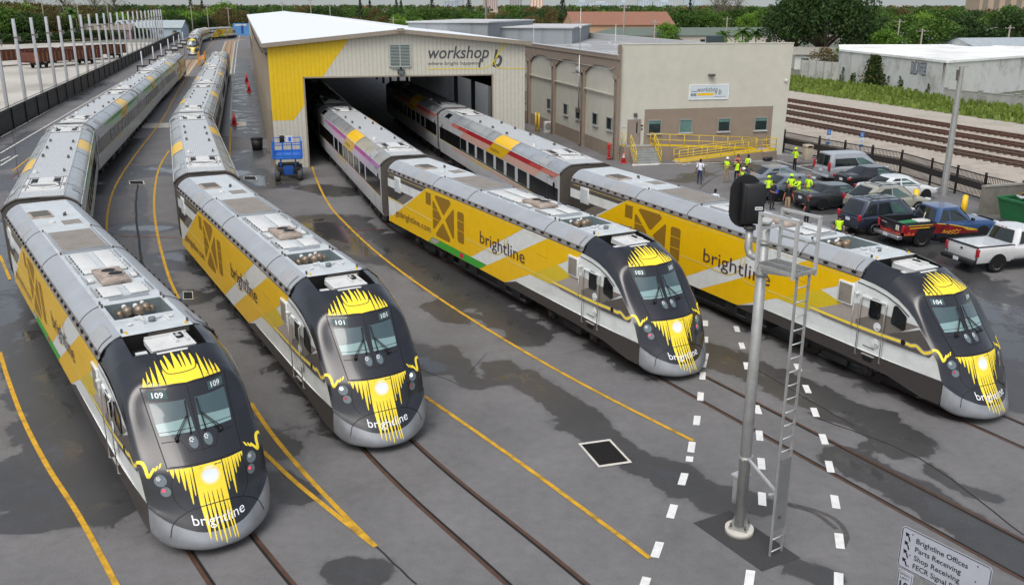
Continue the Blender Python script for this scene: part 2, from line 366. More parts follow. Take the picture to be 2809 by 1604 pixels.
def asphalt():
    m = bpy.data.materials.new('yard_asphalt'); m.use_nodes = True; nt = m.node_tree; b = nt.nodes['Principled BSDF']; N = nt.nodes.new; Lk = nt.links.new
    tc = N('ShaderNodeTexCoord')
    def noise(sc, det=6, rough=.6, dist=0.0):
        n = N('ShaderNodeTexNoise'); n.inputs['Scale'].default_value = sc; n.inputs['Detail'].default_value = det; n.inputs['Roughness'].default_value = rough; n.inputs['Distortion'].default_value = dist
        Lk(tc.outputs['Object'], n.inputs['Vector']); return n.outputs['Fac']
    def rng(v, a, c, d=0.0, e=1.0):
        r = N('ShaderNodeMapRange'); r.inputs['From Min'].default_value = a; r.inputs['From Max'].default_value = c; r.inputs['To Min'].default_value = d; r.inputs['To Max'].default_value = e; Lk(v, r.inputs['Value']); return r.outputs[0]
    def math_(op, a, c):
        k = N('ShaderNodeMath'); k.operation = op
        for i, q in enumerate((a, c)):
            if isinstance(q, float): k.inputs[i].default_value = q
            else: Lk(q, k.inputs[i])
        return k.outputs[0]
    at_ = N('ShaderNodeAttribute'); at_.attribute_name = 'wet_shade'
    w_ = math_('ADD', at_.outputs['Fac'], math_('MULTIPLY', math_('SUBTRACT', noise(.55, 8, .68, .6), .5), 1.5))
    wet_shade = rng(w_, .50, .57); pud = rng(w_, .98, 1.12)
    # dry surface: grey, mottled, aggregate speckle, streaks along the tracks
    base = rng(noise(.35, 5), .25, .75, .118, .172)
    sp = rng(noise(38, 3, .7), .3, .7, .72, 1.28)
    md = rng(noise(3.2, 6, .7), .3, .7, .88, 1.12)
    v = math_('MULTIPLY', math_('MULTIPLY', base, sp), md)
    v2 = math_('MULTIPLY', v, rng(wet_shade, 0, 1, 1, .42)); v2 = math_('MULTIPLY', v2, rng(rng(w_, .30, .50), 0, 1, 1, .86))
    col = N('ShaderNodeCombineColor'); Lk(v2, col.inputs[0]); Lk(math_('MULTIPLY', v2, .985), col.inputs[1]); Lk(math_('MULTIPLY', v2, .985), col.inputs[2])
    # rust wash here and there
    mx = N('ShaderNodeMixRGB'); Lk(math_('MULTIPLY', rng(noise(.22, 6, .7), .58, .75), .35), mx.inputs[0]); Lk(col.outputs[0], mx.inputs[1]); mx.inputs[2].default_value = (.085, .068, .055, 1)
    Lk(mx.outputs[0], b.inputs['Base Color'])
    ro = rng(wet_shade, 0, 1, .78, .36); ro = math_('MULTIPLY', ro, rng(pud, 0, 1, 1, .25)); Lk(ro, b.inputs['Roughness'])
    bp = N('ShaderNodeBump'); bp.inputs['Distance'].default_value = .01; Lk(rng(pud, 0, 1, .45, .0), bp.inputs['Strength']); Lk(noise(45, 4, .7), bp.inputs['Height']); Lk(bp.outputs[0], b.inputs['Normal'])
    return m
def yard():
    ys_ = []; y = 3.0
    while y < 420: ys_.append(y); y += .34 if y < 30 else (.5 if y < 75 else 1.2 if y < 160 else 6)
    xs_n = 170; vs = []
    for y in ys_:
        l = -48.0 - (y - 86.68) * .289; r = 28.9 + (62.37 - y) * .30
        if y < 60: l = max(l, -20 - y * .62)
        for j in range(xs_n + 1):
            x = l + (r - l) * j / xs_n; vs.append((x, y, 0))
    wet_shade = wet_shade_at([v[:2] for v in vs]); fs = []; n = xs_n + 1
    for i in range(len(ys_) - 1):
        for j in range(xs_n): fs.append((i * n + j, i * n + j + 1, (i + 1) * n + j + 1, (i + 1) * n + j))
    me = bpy.data.meshes.new('asphalt_yard'); me.from_pydata(vs, [], fs); a = me.attributes.new('wet_shade', 'FLOAT', 'POINT'); a.data.foreach_set('value', wet_shade)
    me.materials.append(asphalt()); o = bpy.data.objects.new('asphalt_yard', me); COL.objects.link(o); tag(o, kind='structure')
yard()
# --- concrete yard beyond the black fence and the gravel corridor of the main line
CON = mat('pale_concrete', '#B3AFA6', .85, var=.12, scale=.08, dirt='#77736b', damt=.6, dscale=.06)
g = MB(); q = [sl(-21.9, -60, -.03), sl(-21.9, 330, -.03), sl(-70, 330, -.03), sl(-150, 300, -.03), sl(-150, -60, -.03)]; g.poly(q[::-1] if False else q, CON); structure(g, 'concrete_yard')
BAL = mat('ballast', '#A89F93', .95, var=.3, scale=14, dirt='#6f655a', damt=.7, dscale=.5, bump=.5, bscale=20)
GRV = mat('gravel_road', '#A9A297', .95, var=.15, scale=2, dirt='#7f8064', damt=.5, dscale=.2)
MS = lambda s, l, z=0: sl(s - .05 * (l - 86), l, z)          # the main line runs at a slight angle to the yard
g = MB(); g.poly([sl(44.4, -20, -.02), sl(50, -20, -.02), MS(71.5, -20, -.02), MS(71.5, 330, -.02), sl(44.4, 330, -.02)], BAL); structure(g, 'ballast_bed')
g = MB(); g.poly([MS(71.5, -20, -.02), MS(77.7, -20, -.02), MS(77.7, 330, -.02), MS(71.5, 330, -.02)], GRV); structure(g, 'gravel_road')
RUST = mat('rusty_rail', '#5E3B28', .6, .3, var=.25, scale=5); TIE = mat('timber_tie', '#4b3e35', .9, var=.3)
GRO = mat('flange_groove', '#15110e', .9, var=.2); RTP = mat('worn_rail_top', '#5A4032', .5, .3, var=.25, scale=3)
for k, s in enumerate((68.9, 64.5, 60.4, 56.2)):
    g = MB()
    for off in (-.72, .72):
        a, b = MS(s + off, -10, .1), MS(s + off, 320, .1); g.bar(a, b, .16, .14, RUST if k < 2 else RTP)
    l = -10.0
    while l < 200:
        g.box(MS(s, l, .02), (2.5, .24, .1), TIE, rz=atan2(-LX, LY)); l += .75
    structure(g, 'main_line_track')
# --- rails let into the paving
TR = {'a': [(-106.5, 365), (-106, 330), (-100.8, 303.2), (-92.5, 276.6), (-84.3, 250.6), (-72.5, 211), (-51.1, 138.8), (-43.9, 113), (-36.6, 87), (-29.75, 62), (-24.6, 49), (-19.35, 37.0), (-12.9, 27.5), (-6.4, 17.95), (-3.2, 13.9), (3, 7), (12, -2)],
      'b': [(-96, 365), (-97.5, 350), (-95.5, 322), (-89.6, 300), (-72.4, 239.5), (-45.1, 143.6), (-38.3, 119.8), (-31.0, 94.3), (-23.75, 68.3), (-18.9, 55), (-14.45, 43.1), (-8.8, 32.9), (-3.25, 22.9), (.77, 16.79), (6, 8.6), (13, -2)],
      'c': [(-40, 165), (-21.6, 100.2), (-14.0, 74), (-9.4, 60.5), (-5.35, 48.2), (5.9, 27.9), (23.7, -4.5)], 'd': [(-30, 163), (-11.8, 98), (-4.3, 71.7), (.2, 57), (3.95, 45.7), (14.4, 24.7), (30.8, -8.5)]}
TAN = mat('tan_track_bed', '#9C8468', .9, var=.2, scale=1.5, dirt='#5b4a3c', damt=.5)
for k, P in TR.items():
    g = MB(); P = smooth_pts(P, 8)
    for off in (-.7175, .7175):
        sgn = 1 if off > 0 else -1
        ribbon(g, P, .16, mat('rail_joint_sealant', '#4a443f', .85, var=.3, scale=4), .004, off - sgn * .02); ribbon(g, P, .085, RTP, .010, off + sgn * .02); ribbon(g, P, .06, GRO, .008, off - sgn * .062)
    structure(g, 'paved_track')
for P in ([(-72.3, 211.5), (-59.2, 166)], [(-96.5, 338), (-95.5, 322), (-89.6, 300), (-72.4, 239.5), (-51.5, 166)]):
    g = MB(); P = smooth_pts(P, 6); ribbon(g, P, 2.6, TAN, .0025); ribbon(g, P, .35, mat('concrete_edge', '#A9A293', .8), .003, 1.5); ribbon(g, P, .35, mat('concrete_edge', '#A9A293', .8), .003, -1.5); structure(g, 'track_bed')
g = MB(); q = [sl(-12.3, 225.9, .005), sl(-10.2, 225.9, .005), sl(-10.2, 227, .005), sl(-12.3, 227, .005)]; g.poly(q, GRO); structure(g, 'pit_cover')
# --- painted lines
PY = mat('worn_yellow_road_paint', '#C89A22', .7, var=.15, scale=3, dirt='#5a4c2c', damt=.75, dscale=2.2)
PWT = mat('worn_white_road_paint', '#C9C8C2', .7, var=.08, scale=3, dirt='#7d7b76', damt=.6, dscale=2)
PWN = mat('white_thermoplastic', '#DEDFDC', .6, var=.05, dirt='#9a9892', damt=.35, dscale=4)
PRD = mat('faded_red_paint', '#8A3236', .75, var=.1, dirt='#4b4342', damt=.8, dscale=2)
YL = [[(0, 880), (20, 945), (60, 1050), (120, 1165), (200, 1290), (290, 1456), (330, 1540)], [(265, 580), (268, 530), (285, 470), (330, 397), (400, 305), (437, 238), (470, 185), (530, 105)],
      [(445, 747), (420, 690), (396, 605), (384, 530), (386, 465), (398, 415), (420, 378)], [(625, 1005), (680, 1085), (760, 1180), (850, 1275), (937, 1362)], [(655, 1125), (735, 1200), (840, 1285), (937, 1362)],
      [(1055, 985), (1300, 1155), (1620, 1389)], [(776, 415), (790, 455), (815, 505), (850, 548), (950, 640), (1100, 748), (1300, 872), (1500, 982), (1728, 1097)], [(571, 400), (573, 335), (575, 318)], [(30, 430), (75, 395)], [(25, 700), (0, 640)]]
for i_, L in enumerate(YL):
    g = MB(); ribbon(g, [av(*p) for p in smooth_pts(L, 5)], .13, PY, .012 + i_ * .0006); structure(g, 'yellow_line')
for L, wd in (([(0, 385), (140, 302), (345, 182)], .16), ([(0, 416), (42, 390)], .16), ([(0, 405), (24, 393)], .16), ([(573, 300), (577, 225), (590, 110), (596, 90)], .14), ([(555, 228), (620, 226)], .18), ([(585, 149), (610, 149)], .14), ([(578, 160), (610, 160)], .2), ([(577, 182), (610, 183)], .2)):
    g = MB(); ribbon(g, [av(*p) for p in L], wd, PWT, .012); structure(g, 'white_line')
for L in ([(300, 591), (440, 594)], [(860, 578), (950, 570)], [(25, 450), (62, 418)]):
    g = MB(); ribbon(g, [av(*p) for p in L], .07, PRD, .0135); structure(g, 'red_line')
DS = [(1753, 905), (1750, 935), (1745, 986), (1736, 1046), (1723, 1112), (1718, 1142), (1702, 1192), (1675, 1272), (1638, 1368), (1605, 1458), (1757, 845), (1757, 887), (1757, 804), (1835, 818), (1848, 860), (1860, 910), (1868, 958), (1887, 1018), (1892, 1083), (1897, 1153), (1899, 1240), (1868, 1440), (1987, 913), (2010, 967), (2030, 1025), (2052, 1092), (2067, 1160), (2081, 1247), (2092, 1345), (2090, 1445)]
cols_ = [[0, 1, 2, 3, 4, 5, 6, 7, 8, 9, 10, 11, 12], [13, 14, 15, 16, 17, 18, 19, 20, 21], [22, 23, 24, 25, 26, 27, 28, 29]]
for c in cols_:
    for i in c:
        u, v = DS[i]; p = av(u, v); j = min((q for q in c if q != i), key=lambda q: abs(DS[q][1] - v)); d = (av(*DS[j]) - p).normalized()
        if d.y > 0: d = -d
        n = V((-d.y, d.x, 0)); h = .33 if i != 5 else .16
        g = MB(); rj = random.uniform(-.02, .02); q = [p + d * (h + rj) + n * .1, p - d * (h - rj) + n * .095, p - d * h - n * .1, p + d * h - n * .095]
        g.poly([(a.x, a.y, .012) for a in q][::-1], PWN); structure(g, 'lane_dash')
# hatching and bay lines by the office
for L in ([(1180, 330), (1240, 318), (1455, 410), (1535, 440)], [(1240, 345), (1290, 332)], [(1290, 363), (1335, 350)], [(1330, 382), (1385, 368)], [(1365, 400), (1425, 388)], [(1410, 420), (1462, 408)], [(1135, 307), (1175, 294)], [(1640, 408), (1720, 407), (1950, 398)], [(1640, 400), (1690, 397)], [(1700, 410), (1735, 400)], [(1730, 404), (1925, 380)], [(1780, 392), (1890, 386)], [(1950, 372), (2035, 400)], [(1935, 384), (2035, 390)], [(1930, 398), (2030, 425)], [(1985, 412), (2040, 406)], [(1860, 380), (1960, 383)], [(1690, 395), (1760, 410)]):
    g = MB(); ribbon(g, [av(*p) for p in L], .14, PWT, .012); structure(g, 'bay_line')
g = MB(); g.poly([tuple(av(*p)[:2]) + (.012,) for p in ((1574, 413), (1640, 410), (1648, 404), (1574, 404))][::1], PWT); structure(g, 'white_threshold')
# fresh patch under the signal, cracks and joints
g = MB(); g.poly([(4.35, 19.26, .005), (5.49, 17.29, .005), (6.49, 17.82, .005), (5.37, 19.83, .005)], mat('fresh_asphalt', '#3A3A3B', .85, var=.2, scale=20, bump=.6, bscale=60)); structure(g, 'asphalt_patch')
CRK = mat('tar_crack', '#2a2928', .8, var=.3)
for L, wd in (([(343, 462), (338, 520), (345, 600), (360, 680), (372, 712)], .12), ([(1000, 900), (1150, 960)], .03), ([(2040, 1040), (2230, 1110), (2370, 1190), (2550, 1330)], .05), ([(1210, 880), (1170, 930)], .02), ([(700, 1110), (760, 1180), (860, 1290), (980, 1400), (1040, 1456)], .05), ([(1855, 900), (2000, 985), (2130, 1060)], .05), ([(20, 260), (60, 560)], .04)):
    g = MB(); P = smooth_pts(L, 5); P = [(x + random.uniform(-1.5, 1.5), y + random.uniform(-1.5, 1.5)) for x, y in P]; ribbon(g, [av(*p) for p in P], wd, CRK, .007); structure(g, 'pavement_joint')
TYR = mat('tyre_mark', '#4d4b4a', .8, var=.3, scale=6)
for L in ([(1905, 1240), (2010, 1262), (2080, 1290), (2110, 1330), (2100, 1360)], [(1960, 1255), (2030, 1275), (2085, 1315)], [(1720, 440), (1790, 425), (1830, 400)], [(1740, 470), (1780, 440), (1830, 430)]):
    g = MB(); ribbon(g, [av(*p) for p in smooth_pts(L, 6)], .12, TYR, .006); structure(g, 'tyre_mark')
# pale cross slabs near the bend
for a in ([(288, 312), (420, 308), (420, 320), (284, 324)], [(588, 305), (612, 305), (612, 316), (588, 316)]):
    g = MB(); g.poly([tuple(av(*p)[:2]) + (.005,) for p in a][::-1], CON); structure(g, 'concrete_strip')
# ------------------------------------------------------------------ the maintenance shed
def quad(mb, a, b, c, d, m): mb.poly([a, b, c, d], m)
SHW = ribbed('shed_ribbed_cream', '#BDBAAD', 0, .305, .6, .55, 0, .72)
SHY = ribbed('shed_ribbed_yellow', '#D6B200', 0, .305, .6, .5, 0, .80)
SHS = ribbed('shed_side_panel', '#B9B2A2', 1, .305, .6, .55, 0, .72)
TRM = mat('shed_trim_tan', '#8B8173', .5, var=.06)
SRF = ribbed('shed_white_roof', '#E4E9EC', 1, .61, .25, .45, 0, .93)
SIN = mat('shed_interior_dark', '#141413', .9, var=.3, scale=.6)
CHL = mat('sign_charcoal', '#45474B', .5, var=0); SYL = mat('sign_yellow', '#D8C42A', .5, var=0)
SA = R(13.3); LK = tuple(V((cos(R(105.8) - SA), sin(R(105.8) - SA))))
shed = empty('shed', (-15.56, 69.5, 0), SA, 'long cream metal train shed with a white roof and a yellow painted front corner', 'shed')
def D(s, d, z): return (s + LK[0] * d, LK[1] * d, z)
W0, W1, HE, HP, LEN = -2.4, 17.0, 9.02, 9.86, 205.0
b = MB(); fy = 0.0
fw = [(W0, 0), (.06, 0), (.06, 6.66), (14.4, 6.66), (14.4, 0), (W1, 0), (W1, HE), (7.3, HP), (W0, HE)]
b.prism([(x, z) for x, z in fw], 0, .22, SHW, lambda x, z, h: (x, h, z), TRM)
b.poly([(x, -.006, z) for x, z in ((W0, 3.57), (-.87, 3.56), (.06, 4.73), (.06, 6.66), (1.43, 6.66), (3.62, 9.54), (W0, HE))], SHY)
for x0, x1, z0, z1 in ((.0, .12, 0, 6.7), (14.34, 14.46, 0, 6.7), (.0, 14.46, 6.62, 6.72)): b.box(((x0 + x1) / 2, -.01, (z0 + z1) / 2), (x1 - x0, .03, z1 - z0), TRM)
fm = lambda x0, z0: (lambda x, y: (x0 + x, -.014, z0 + y))
letters(b, 'workshop', fm(9.42, 7.93), CHL, width=4.72, height=.93, shear=.22, bold=.012)
letters(b, 'b', fm(14.42, 7.27), CHL, width=.76, height=1.32, shear=.22, bold=.018)
b.poly([(x, -.014, z) for x, z in ((13.42, 7.9), (13.55, 7.9), (13.42, 7.22), (13.28, 7.22))], CHL)
letters(b, 'where bright happens', fm(9.36, 7.45), CHL, width=4.0, height=.26, shear=.2)
for q in ribbon2d(smooth_pts([(9.3, 7.17), (11.5, 7.16), (13.4, 7.14), (14.1, 7.3), (14.75, 8.0), (15.3, 8.75), (15.46, 8.93), (15.32, 8.95), (14.95, 8.5), (14.6, 7.7), (14.75, 7.25), (15.3, 7.14), (17.0, 7.1)], 6), .06): b.poly([(x, -.017, z) for x, z in q], SYL)
b.build('front_wall', shed)
r = MB()
for (x0, z0), (x1, z1) in (((W0 - .35, HE + .02), (7.3, HP + .12)), ((7.3, HP + .12), (W1 + .35, HE + .02))):
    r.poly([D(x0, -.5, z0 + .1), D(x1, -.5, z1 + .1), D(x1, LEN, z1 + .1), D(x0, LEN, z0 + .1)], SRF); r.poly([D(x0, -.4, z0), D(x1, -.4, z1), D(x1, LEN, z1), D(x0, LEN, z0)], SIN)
r.tube([D(7.3, -.5, HP + .24), D(7.3, LEN, HP + .24)], .09, SRF, 6)
r.build('roof', shed)
t = MB()
for (x0, z0), (x1, z1) in (((W0 - .38, HE - .08), (7.3, HP + .04)), ((7.3, HP + .04), (W1 + .38, HE - .08))): t.bar(D(x0, -.45, z0 + .06), D(x1, -.45, z1 + .06), .12, .30, TRM)
t.box(D(7.3, -.5, HP + .2), (.5, .2, .22), TRM)
for x in (W0 - .38, W1 + .38): t.bar(D(x, -.5, HE), D(x, LEN, HE), .16, .2, TRM)
t.build('fascia', shed)
sw = MB()
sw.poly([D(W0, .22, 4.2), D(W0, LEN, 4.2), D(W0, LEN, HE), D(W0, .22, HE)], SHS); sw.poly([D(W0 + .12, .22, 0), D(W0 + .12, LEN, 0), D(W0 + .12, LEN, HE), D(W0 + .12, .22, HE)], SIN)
for k in range(13):
    d0 = 9 + 15.3 * k; sw.poly([D(W0 - .02, d0, .5), D(W0 - .02, d0 + 5, .5), D(W0 - .02, d0 + 5, 4.2), D(W0 - .02, d0, 4.2)], SHS)
sw.poly([D(W0 - .03, 3, 1.6), D(W0 - .03, 7, 1.6), D(W0 - .03, 9.5, 6), D(W0 - .03, 5.5, 6)], GRN)
sw.build('side_wall', shed)
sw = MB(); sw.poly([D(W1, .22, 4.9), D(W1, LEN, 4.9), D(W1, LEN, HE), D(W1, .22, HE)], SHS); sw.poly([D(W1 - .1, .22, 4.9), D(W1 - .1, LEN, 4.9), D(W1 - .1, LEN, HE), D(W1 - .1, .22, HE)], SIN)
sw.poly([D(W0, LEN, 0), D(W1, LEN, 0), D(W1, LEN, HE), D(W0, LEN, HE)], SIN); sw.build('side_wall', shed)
for k in range(14):
    d0 = 1.2 + 7.65 * k
    for x in (W0 - .12, W1 - .25) if k < 12 else (W0 - .12,):
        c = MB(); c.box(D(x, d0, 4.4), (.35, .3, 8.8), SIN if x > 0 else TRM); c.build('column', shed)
for k in range(10):
    c = MB(); d0 = 8.8 + 7.65 * k; c.bar(D(W0, d0, 8.6), D(7.3, d0, 9.5), .15, .3, SIN); c.bar(D(7.3, d0, 9.5), D(W1, d0, 8.6), .15, .3, SIN); c.build('rafter', shed)
v = MB(); SLT = mat('vent_slat_pale', '#A9B3AF', .5, var=.05); VDK = mat('vent_dark', '#31413E', .6, var=.1)
v.box((7.27, -.05, 8.18), (1.56, .05, 1.66), VDK)
for x0, x1, z0, z1 in ((6.46, 8.08, 7.33, 7.4), (6.46, 8.08, 8.96, 9.03), (6.46, 6.54, 7.33, 9.03), (8.0, 8.08, 7.33, 9.03), (7.24, 7.3, 7.33, 9.03)): v.box(((x0 + x1) / 2, -.09, (z0 + z1) / 2), (x1 - x0, .08, z1 - z0), SLT)
for i in range(15): v.box((7.27, -.08, 7.46 + i * .106), (1.46, .06, .035), SLT)
v.build('louvre_vent', shed)
l = MB(); l.box((7.3, -.25, 6.98), (.5, .28, .36), RUB, bev=.03); l.box((7.3, -.4, 6.97), (.4, .02, .26), LMP); l.box((7.3, -.08, 7.26), (.12, .16, .18), RUB); l.tube([(7.25, -.05, 7.2), (6.7, -.04, 7.15), (6.4, -.04, 7.4)], .02, SLT, 5); l.build('floodlight', shed)
c = MB(); c.tube([D(W0 - .1, 0, 8.4), D(W0 - .25, 8, 8.2), D(W0 - .3, 40, 8.0), D(W0 - .3, 120, 8.2)], .06, RUB, 5); c.build('cable', shed)
# ------------------------------------------------------------------ the office building
STU = mat('stucco_pale', '#BFBDB0', .9, var=.05, scale=1.2, bump=.35, bscale=25, dirt='#a9a698', damt=.3, dscale=.4)
STB = mat('stucco_brown', '#8A7D6F', .9, var=.06, scale=1.2, bump=.35, bscale=25)
ORF = mat('office_roof_grey', '#8F9192', .85, var=.12, scale=.3, dirt='#c8cacb', damt=.7, dscale=.22)
CAP = mat('parapet_cap', '#B6B8B8', .7, var=.08)
WFR = mat('window_frame_grey', '#8E9190', .4, var=.03); WGL = mat('office_glass', '#2A3432', .06, var=.4, scale=1.4, spec=.7)
WGB = mat('office_blind_glass', '#5E7F79', .12, var=.15, scale=2)
OA = R(13.0); ol = V((cos(R(105.5) - OA), sin(R(105.5) - OA)))
off = empty('office_building', (8.41, 72.9, 0), OA, 'two tone stucco office building with arched side bays and a yellow railed ramp', 'building')
def B(x, d, z): return (x + ol.x * d, ol.y * d, z)
FX, FH, SH_, DEP = 14.45, 8.92, 8.1, 62.0
b = MB()
b.prism([(0, 0), (FX, 0), (FX + .2, FH), (0, FH)], 0, .5, STU, lambda x, z, h: (x, h, z))
b.poly([B(.05, .5, 0), B(.05, DEP, 0), B(.05, DEP, SH_), B(.05, .5, SH_)], STU); b.poly([B(FX, .5, 0), B(FX, DEP, 0), B(FX, DEP, SH_), B(FX, .5, SH_)], STU)
b.poly([B(0, DEP, 0), B(FX, DEP, 0), B(FX, DEP, SH_), B(0, DEP, SH_)], STU)
b.poly([(2.15, -.005, 0), (13.3, -.005, 0), (13.3, -.005, 3.98), (2.15, -.005, 3.95)], STB)
b.box((-.02, .2, FH / 2 + .3), (.1, .75, FH - .7), STB)
# side bays: base band, pilasters, arches
PD = [.15, 8.05, 16.3, 24.55, 32.8, 41.05]
b.poly([B(.0, 0, 0), B(.0, DEP, 0), B(.0, DEP, 1.12), B(.0, 0, 1.12)], STB)
for i, d0 in enumerate(PD[:-1]):
    d1 = PD[i + 1]; arc = []
    for k in range(17):
        t = k / 16; arc.append((d0 + .3 + (d1 - d0 - .6) * t, 6.35 + .8 * (1 - abs(2 * t - 1) ** 2.6)))
    pts = [(d0, 6.2)] + [(d0 + .3, 6.2)] + arc + [(d1 - .3, 6.2), (d1, 6.2), (d1, 7.8), (d0, 7.8)]
    f = lambda d, z, h: B(-h, d, z)
    b.prism(pts, 0, .12, STB, f)
    b.box(B(-.1, (d0 + d1) / 2, 5.02), (.12, d1 - d0 - .6, .12), STU, rz=atan2(ol.y, ol.x) - pi / 2)
for d0 in PD: b.box(B(-.1, d0, 3.2), (.3, .55, 6.4), STB, rz=atan2(ol.y, ol.x) - pi / 2)
b.box(B(-.05, DEP / 2, 7.95), (.3, DEP, .34), STB, rz=atan2(ol.y, ol.x) - pi / 2)
b.build('wall', off)
r = MB(); r.poly([B(0, .5, 7.75), B(FX, .5, 7.75), B(FX, DEP, 7.75), B(0, DEP, 7.75)], ORF)
r.box(B(-.02, DEP / 2, 8.14), (.42, DEP - .6, .08), CAP, rz=atan2(ol.y, ol.x) - pi / 2); r.box(B(FX, DEP / 2, 8.1), (.3, DEP - .6, .7), CAP, rz=atan2(ol.y, ol.x) - pi / 2)
r.box((FX / 2 + .1, .25, FH + .03), (FX + .3, .56, .06), STU)
for x, d0, sx, sy in ((3.5, 9, 2.2, 1.2), (8, 16, 3.4, .3), (5, 24, 2, 2), (10.5, 30, .4, .4), (9.5, 12, .3, .3)): r.box(B(x, d0, 7.86), (sx, sy, .22), CAP)
r.build('roof', off)
a = MB(); a.box(B(10.8, 6, 8.55), (1.2, 1.0, 1.6), mat('chiller_dark', '#2F3A42', .5, var=.2, scale=8), bev=.03); a.box(B(10.8, 5.46, 8.5), (1.0, .03, 1.3), VDK); a.build('air_handler', off)
def window(x0, x1, z0, z1, glass, side=False):
    f = MB(); q = (lambda u, o, z: B(-o, u, z)) if side else (lambda u, o, z: (u, -o, z))
    rz = atan2(ol.y, ol.x) - pi / 2 if side else 0
    dims = (lambda du, do, dz: (do, du, dz)) if side else (lambda du, do, dz: (du, do, dz))
    xm, zm = (x0 + x1) / 2, (z0 + z1) / 2
    for cx, cz, du, dz in ((xm, z0, x1 - x0 + .1, .07), (xm, z1, x1 - x0 + .1, .07), (x0, zm, .07, z1 - z0), (x1, zm, .07, z1 - z0)): f.box(q(cx, .03, cz), dims(du, .1, dz), WFR, rz=rz)
    f.box(q(xm, .06, z0 - .07), dims(x1 - x0 + .2, .14, .07), CAP, rz=rz)
    o = f.build('window', off); g = MB(); g.box(q(xm, .022, zm), dims(x1 - x0 - .06, .03, z1 - z0 - .06), glass, rz=rz)
    g.build('pane', o)
    if glass is WGL and not side: g2 = MB(); g2.box(q(xm, .042, z1 - .17), dims(x1 - x0 - .1, .01, .2), WGB, rz=rz); g2.build('blind', o)
for x0, x1, gl in ((2.5, 3.56, WGL), (5.17, 6.2, WGB), (8.5, 9.53, WGL), (11.74, 12.84, WGL)): window(x0, x1, 2.06, 3.08, gl)
for d0, d1 in ((1.4, 2.5), (4.68, 5.78), (9.0, 10.1), (12.45, 13.5), (17.5, 18.55), (26.1, 27.2)): window(d0, d1, 2.2, 3.15, WGL, True)
DBR = mat('door_brown', '#8C8175', .5, var=.04)
d = MB(); d.box((1.3, -.03, 2.2), (.95, .06, 2.0), DBR); d.box((1.3, -.02, 3.24), (1.15, .08, .08), CAP)
for x in (.78, 1.82): d.box((x, -.02, 2.2), (.06, .08, 2.0), DBR)
o = d.build('door', off); d = MB(); d.box((1.52, -.065, 2.55), (.1, .01, .85), GLD); d.build('door_window', o)
d = MB(); d.box((1.66, -.09, 2.15), (.12, .05, .05), STL); d.build('handle', o)
k = MB(); k.box((1.35, -.12, 3.56), (.26, .22, .28), DGR, bev=.03); k.build('door_lamp', off)
k = MB(); k.box((7.6, -.2, 6.55), (.5, .4, .16), DGR, bev=.05); k.box((7.6, -.22, 6.46), (.38, .28, .05), LMP); k.build('wall_lamp', off)
k = MB(); k.box((.44, -.015, 2.66), (.44, .02, .17), PNW); letters(k, 'FACP', lambda x, y: (.27 + x, -.03, 2.61 + y), RED, width=.34, height=.1); k.build('notice', off)
k = MB(); k.box((1.95, -.04, 2.7), (.14, .06, .1), RUB); k.box((1.95, -.04, 2.42), (.1, .06, .1), RUB); k.build('card_reader', off)
k = MB(); k.ball((14.2, -.1, 6.0), .13, PNW, 10); k.build('security_camera', off)
for d0 in (PD[0] + .1, PD[1], PD[2], PD[3]):
    k = MB(); x = -.32; k.tube([B(x, d0, 6.3), B(x, d0, .25), B(x - .15, d0 - .1, .1)], .06, mat('downpipe_brown', '#6E6157', .5), 7); k.box(B(x, d0, 6.45), (.24, .3, .3), STB); k.build('downpipe', off)
k = MB(); k.tube([B(-.2, 8.9, 7.6), B(-.2, 8.9, 11.6)], .03, STL, 6); k.tube([B(-.22, 8.9, 2.9), B(-.22, 8.9, 7.7)], .07, STL, 6); k.ball(B(-.2, 8.9, 10.0), .12, PNW, 8); k.box(B(-.25, 8.9, 3.0), (.3, .5, .3), DGR); k.build('antenna_mast', off)
k = MB(); k.tube([B(-.1, .9, 7.3), B(-.15, .9, 10.4)], .022, PNW, 5); k.tube([B(-.12, 23, 7.2), B(-.12, 23, 10.0)], .022, PNW, 5); k.tube([B(-.16, .9, 7.2), B(-.16, 1.6, 6.95), B(-.16, 23, 7.0)], .025, CAP, 5); k.build('conduit', off)
k = MB(); c0 = V(B(-.75, 7.7, 6.55))
for i in range(3): pass
rows = [[c0 + V((-.06 - .18 * (1 - rr * rr), .36 * rr * cos(a), .30 * rr * sin(a))) for a in [j * 2 * pi / 16 for j in range(17)]] for rr in (.01, .4, .75, 1)]
k.grid(rows, mat('dish_grey', '#8D9096', .5)); k.tube([V(B(-.25, 7.9, 6.1)), c0 + V((-.2, 0, -.1))], .03, DGR, 5); k.tube([c0 + V((-.15, 0, -.28)), c0 + V((-.6, -.1, -.2))], .02, DGR, 5); k.build('satellite_dish', off)
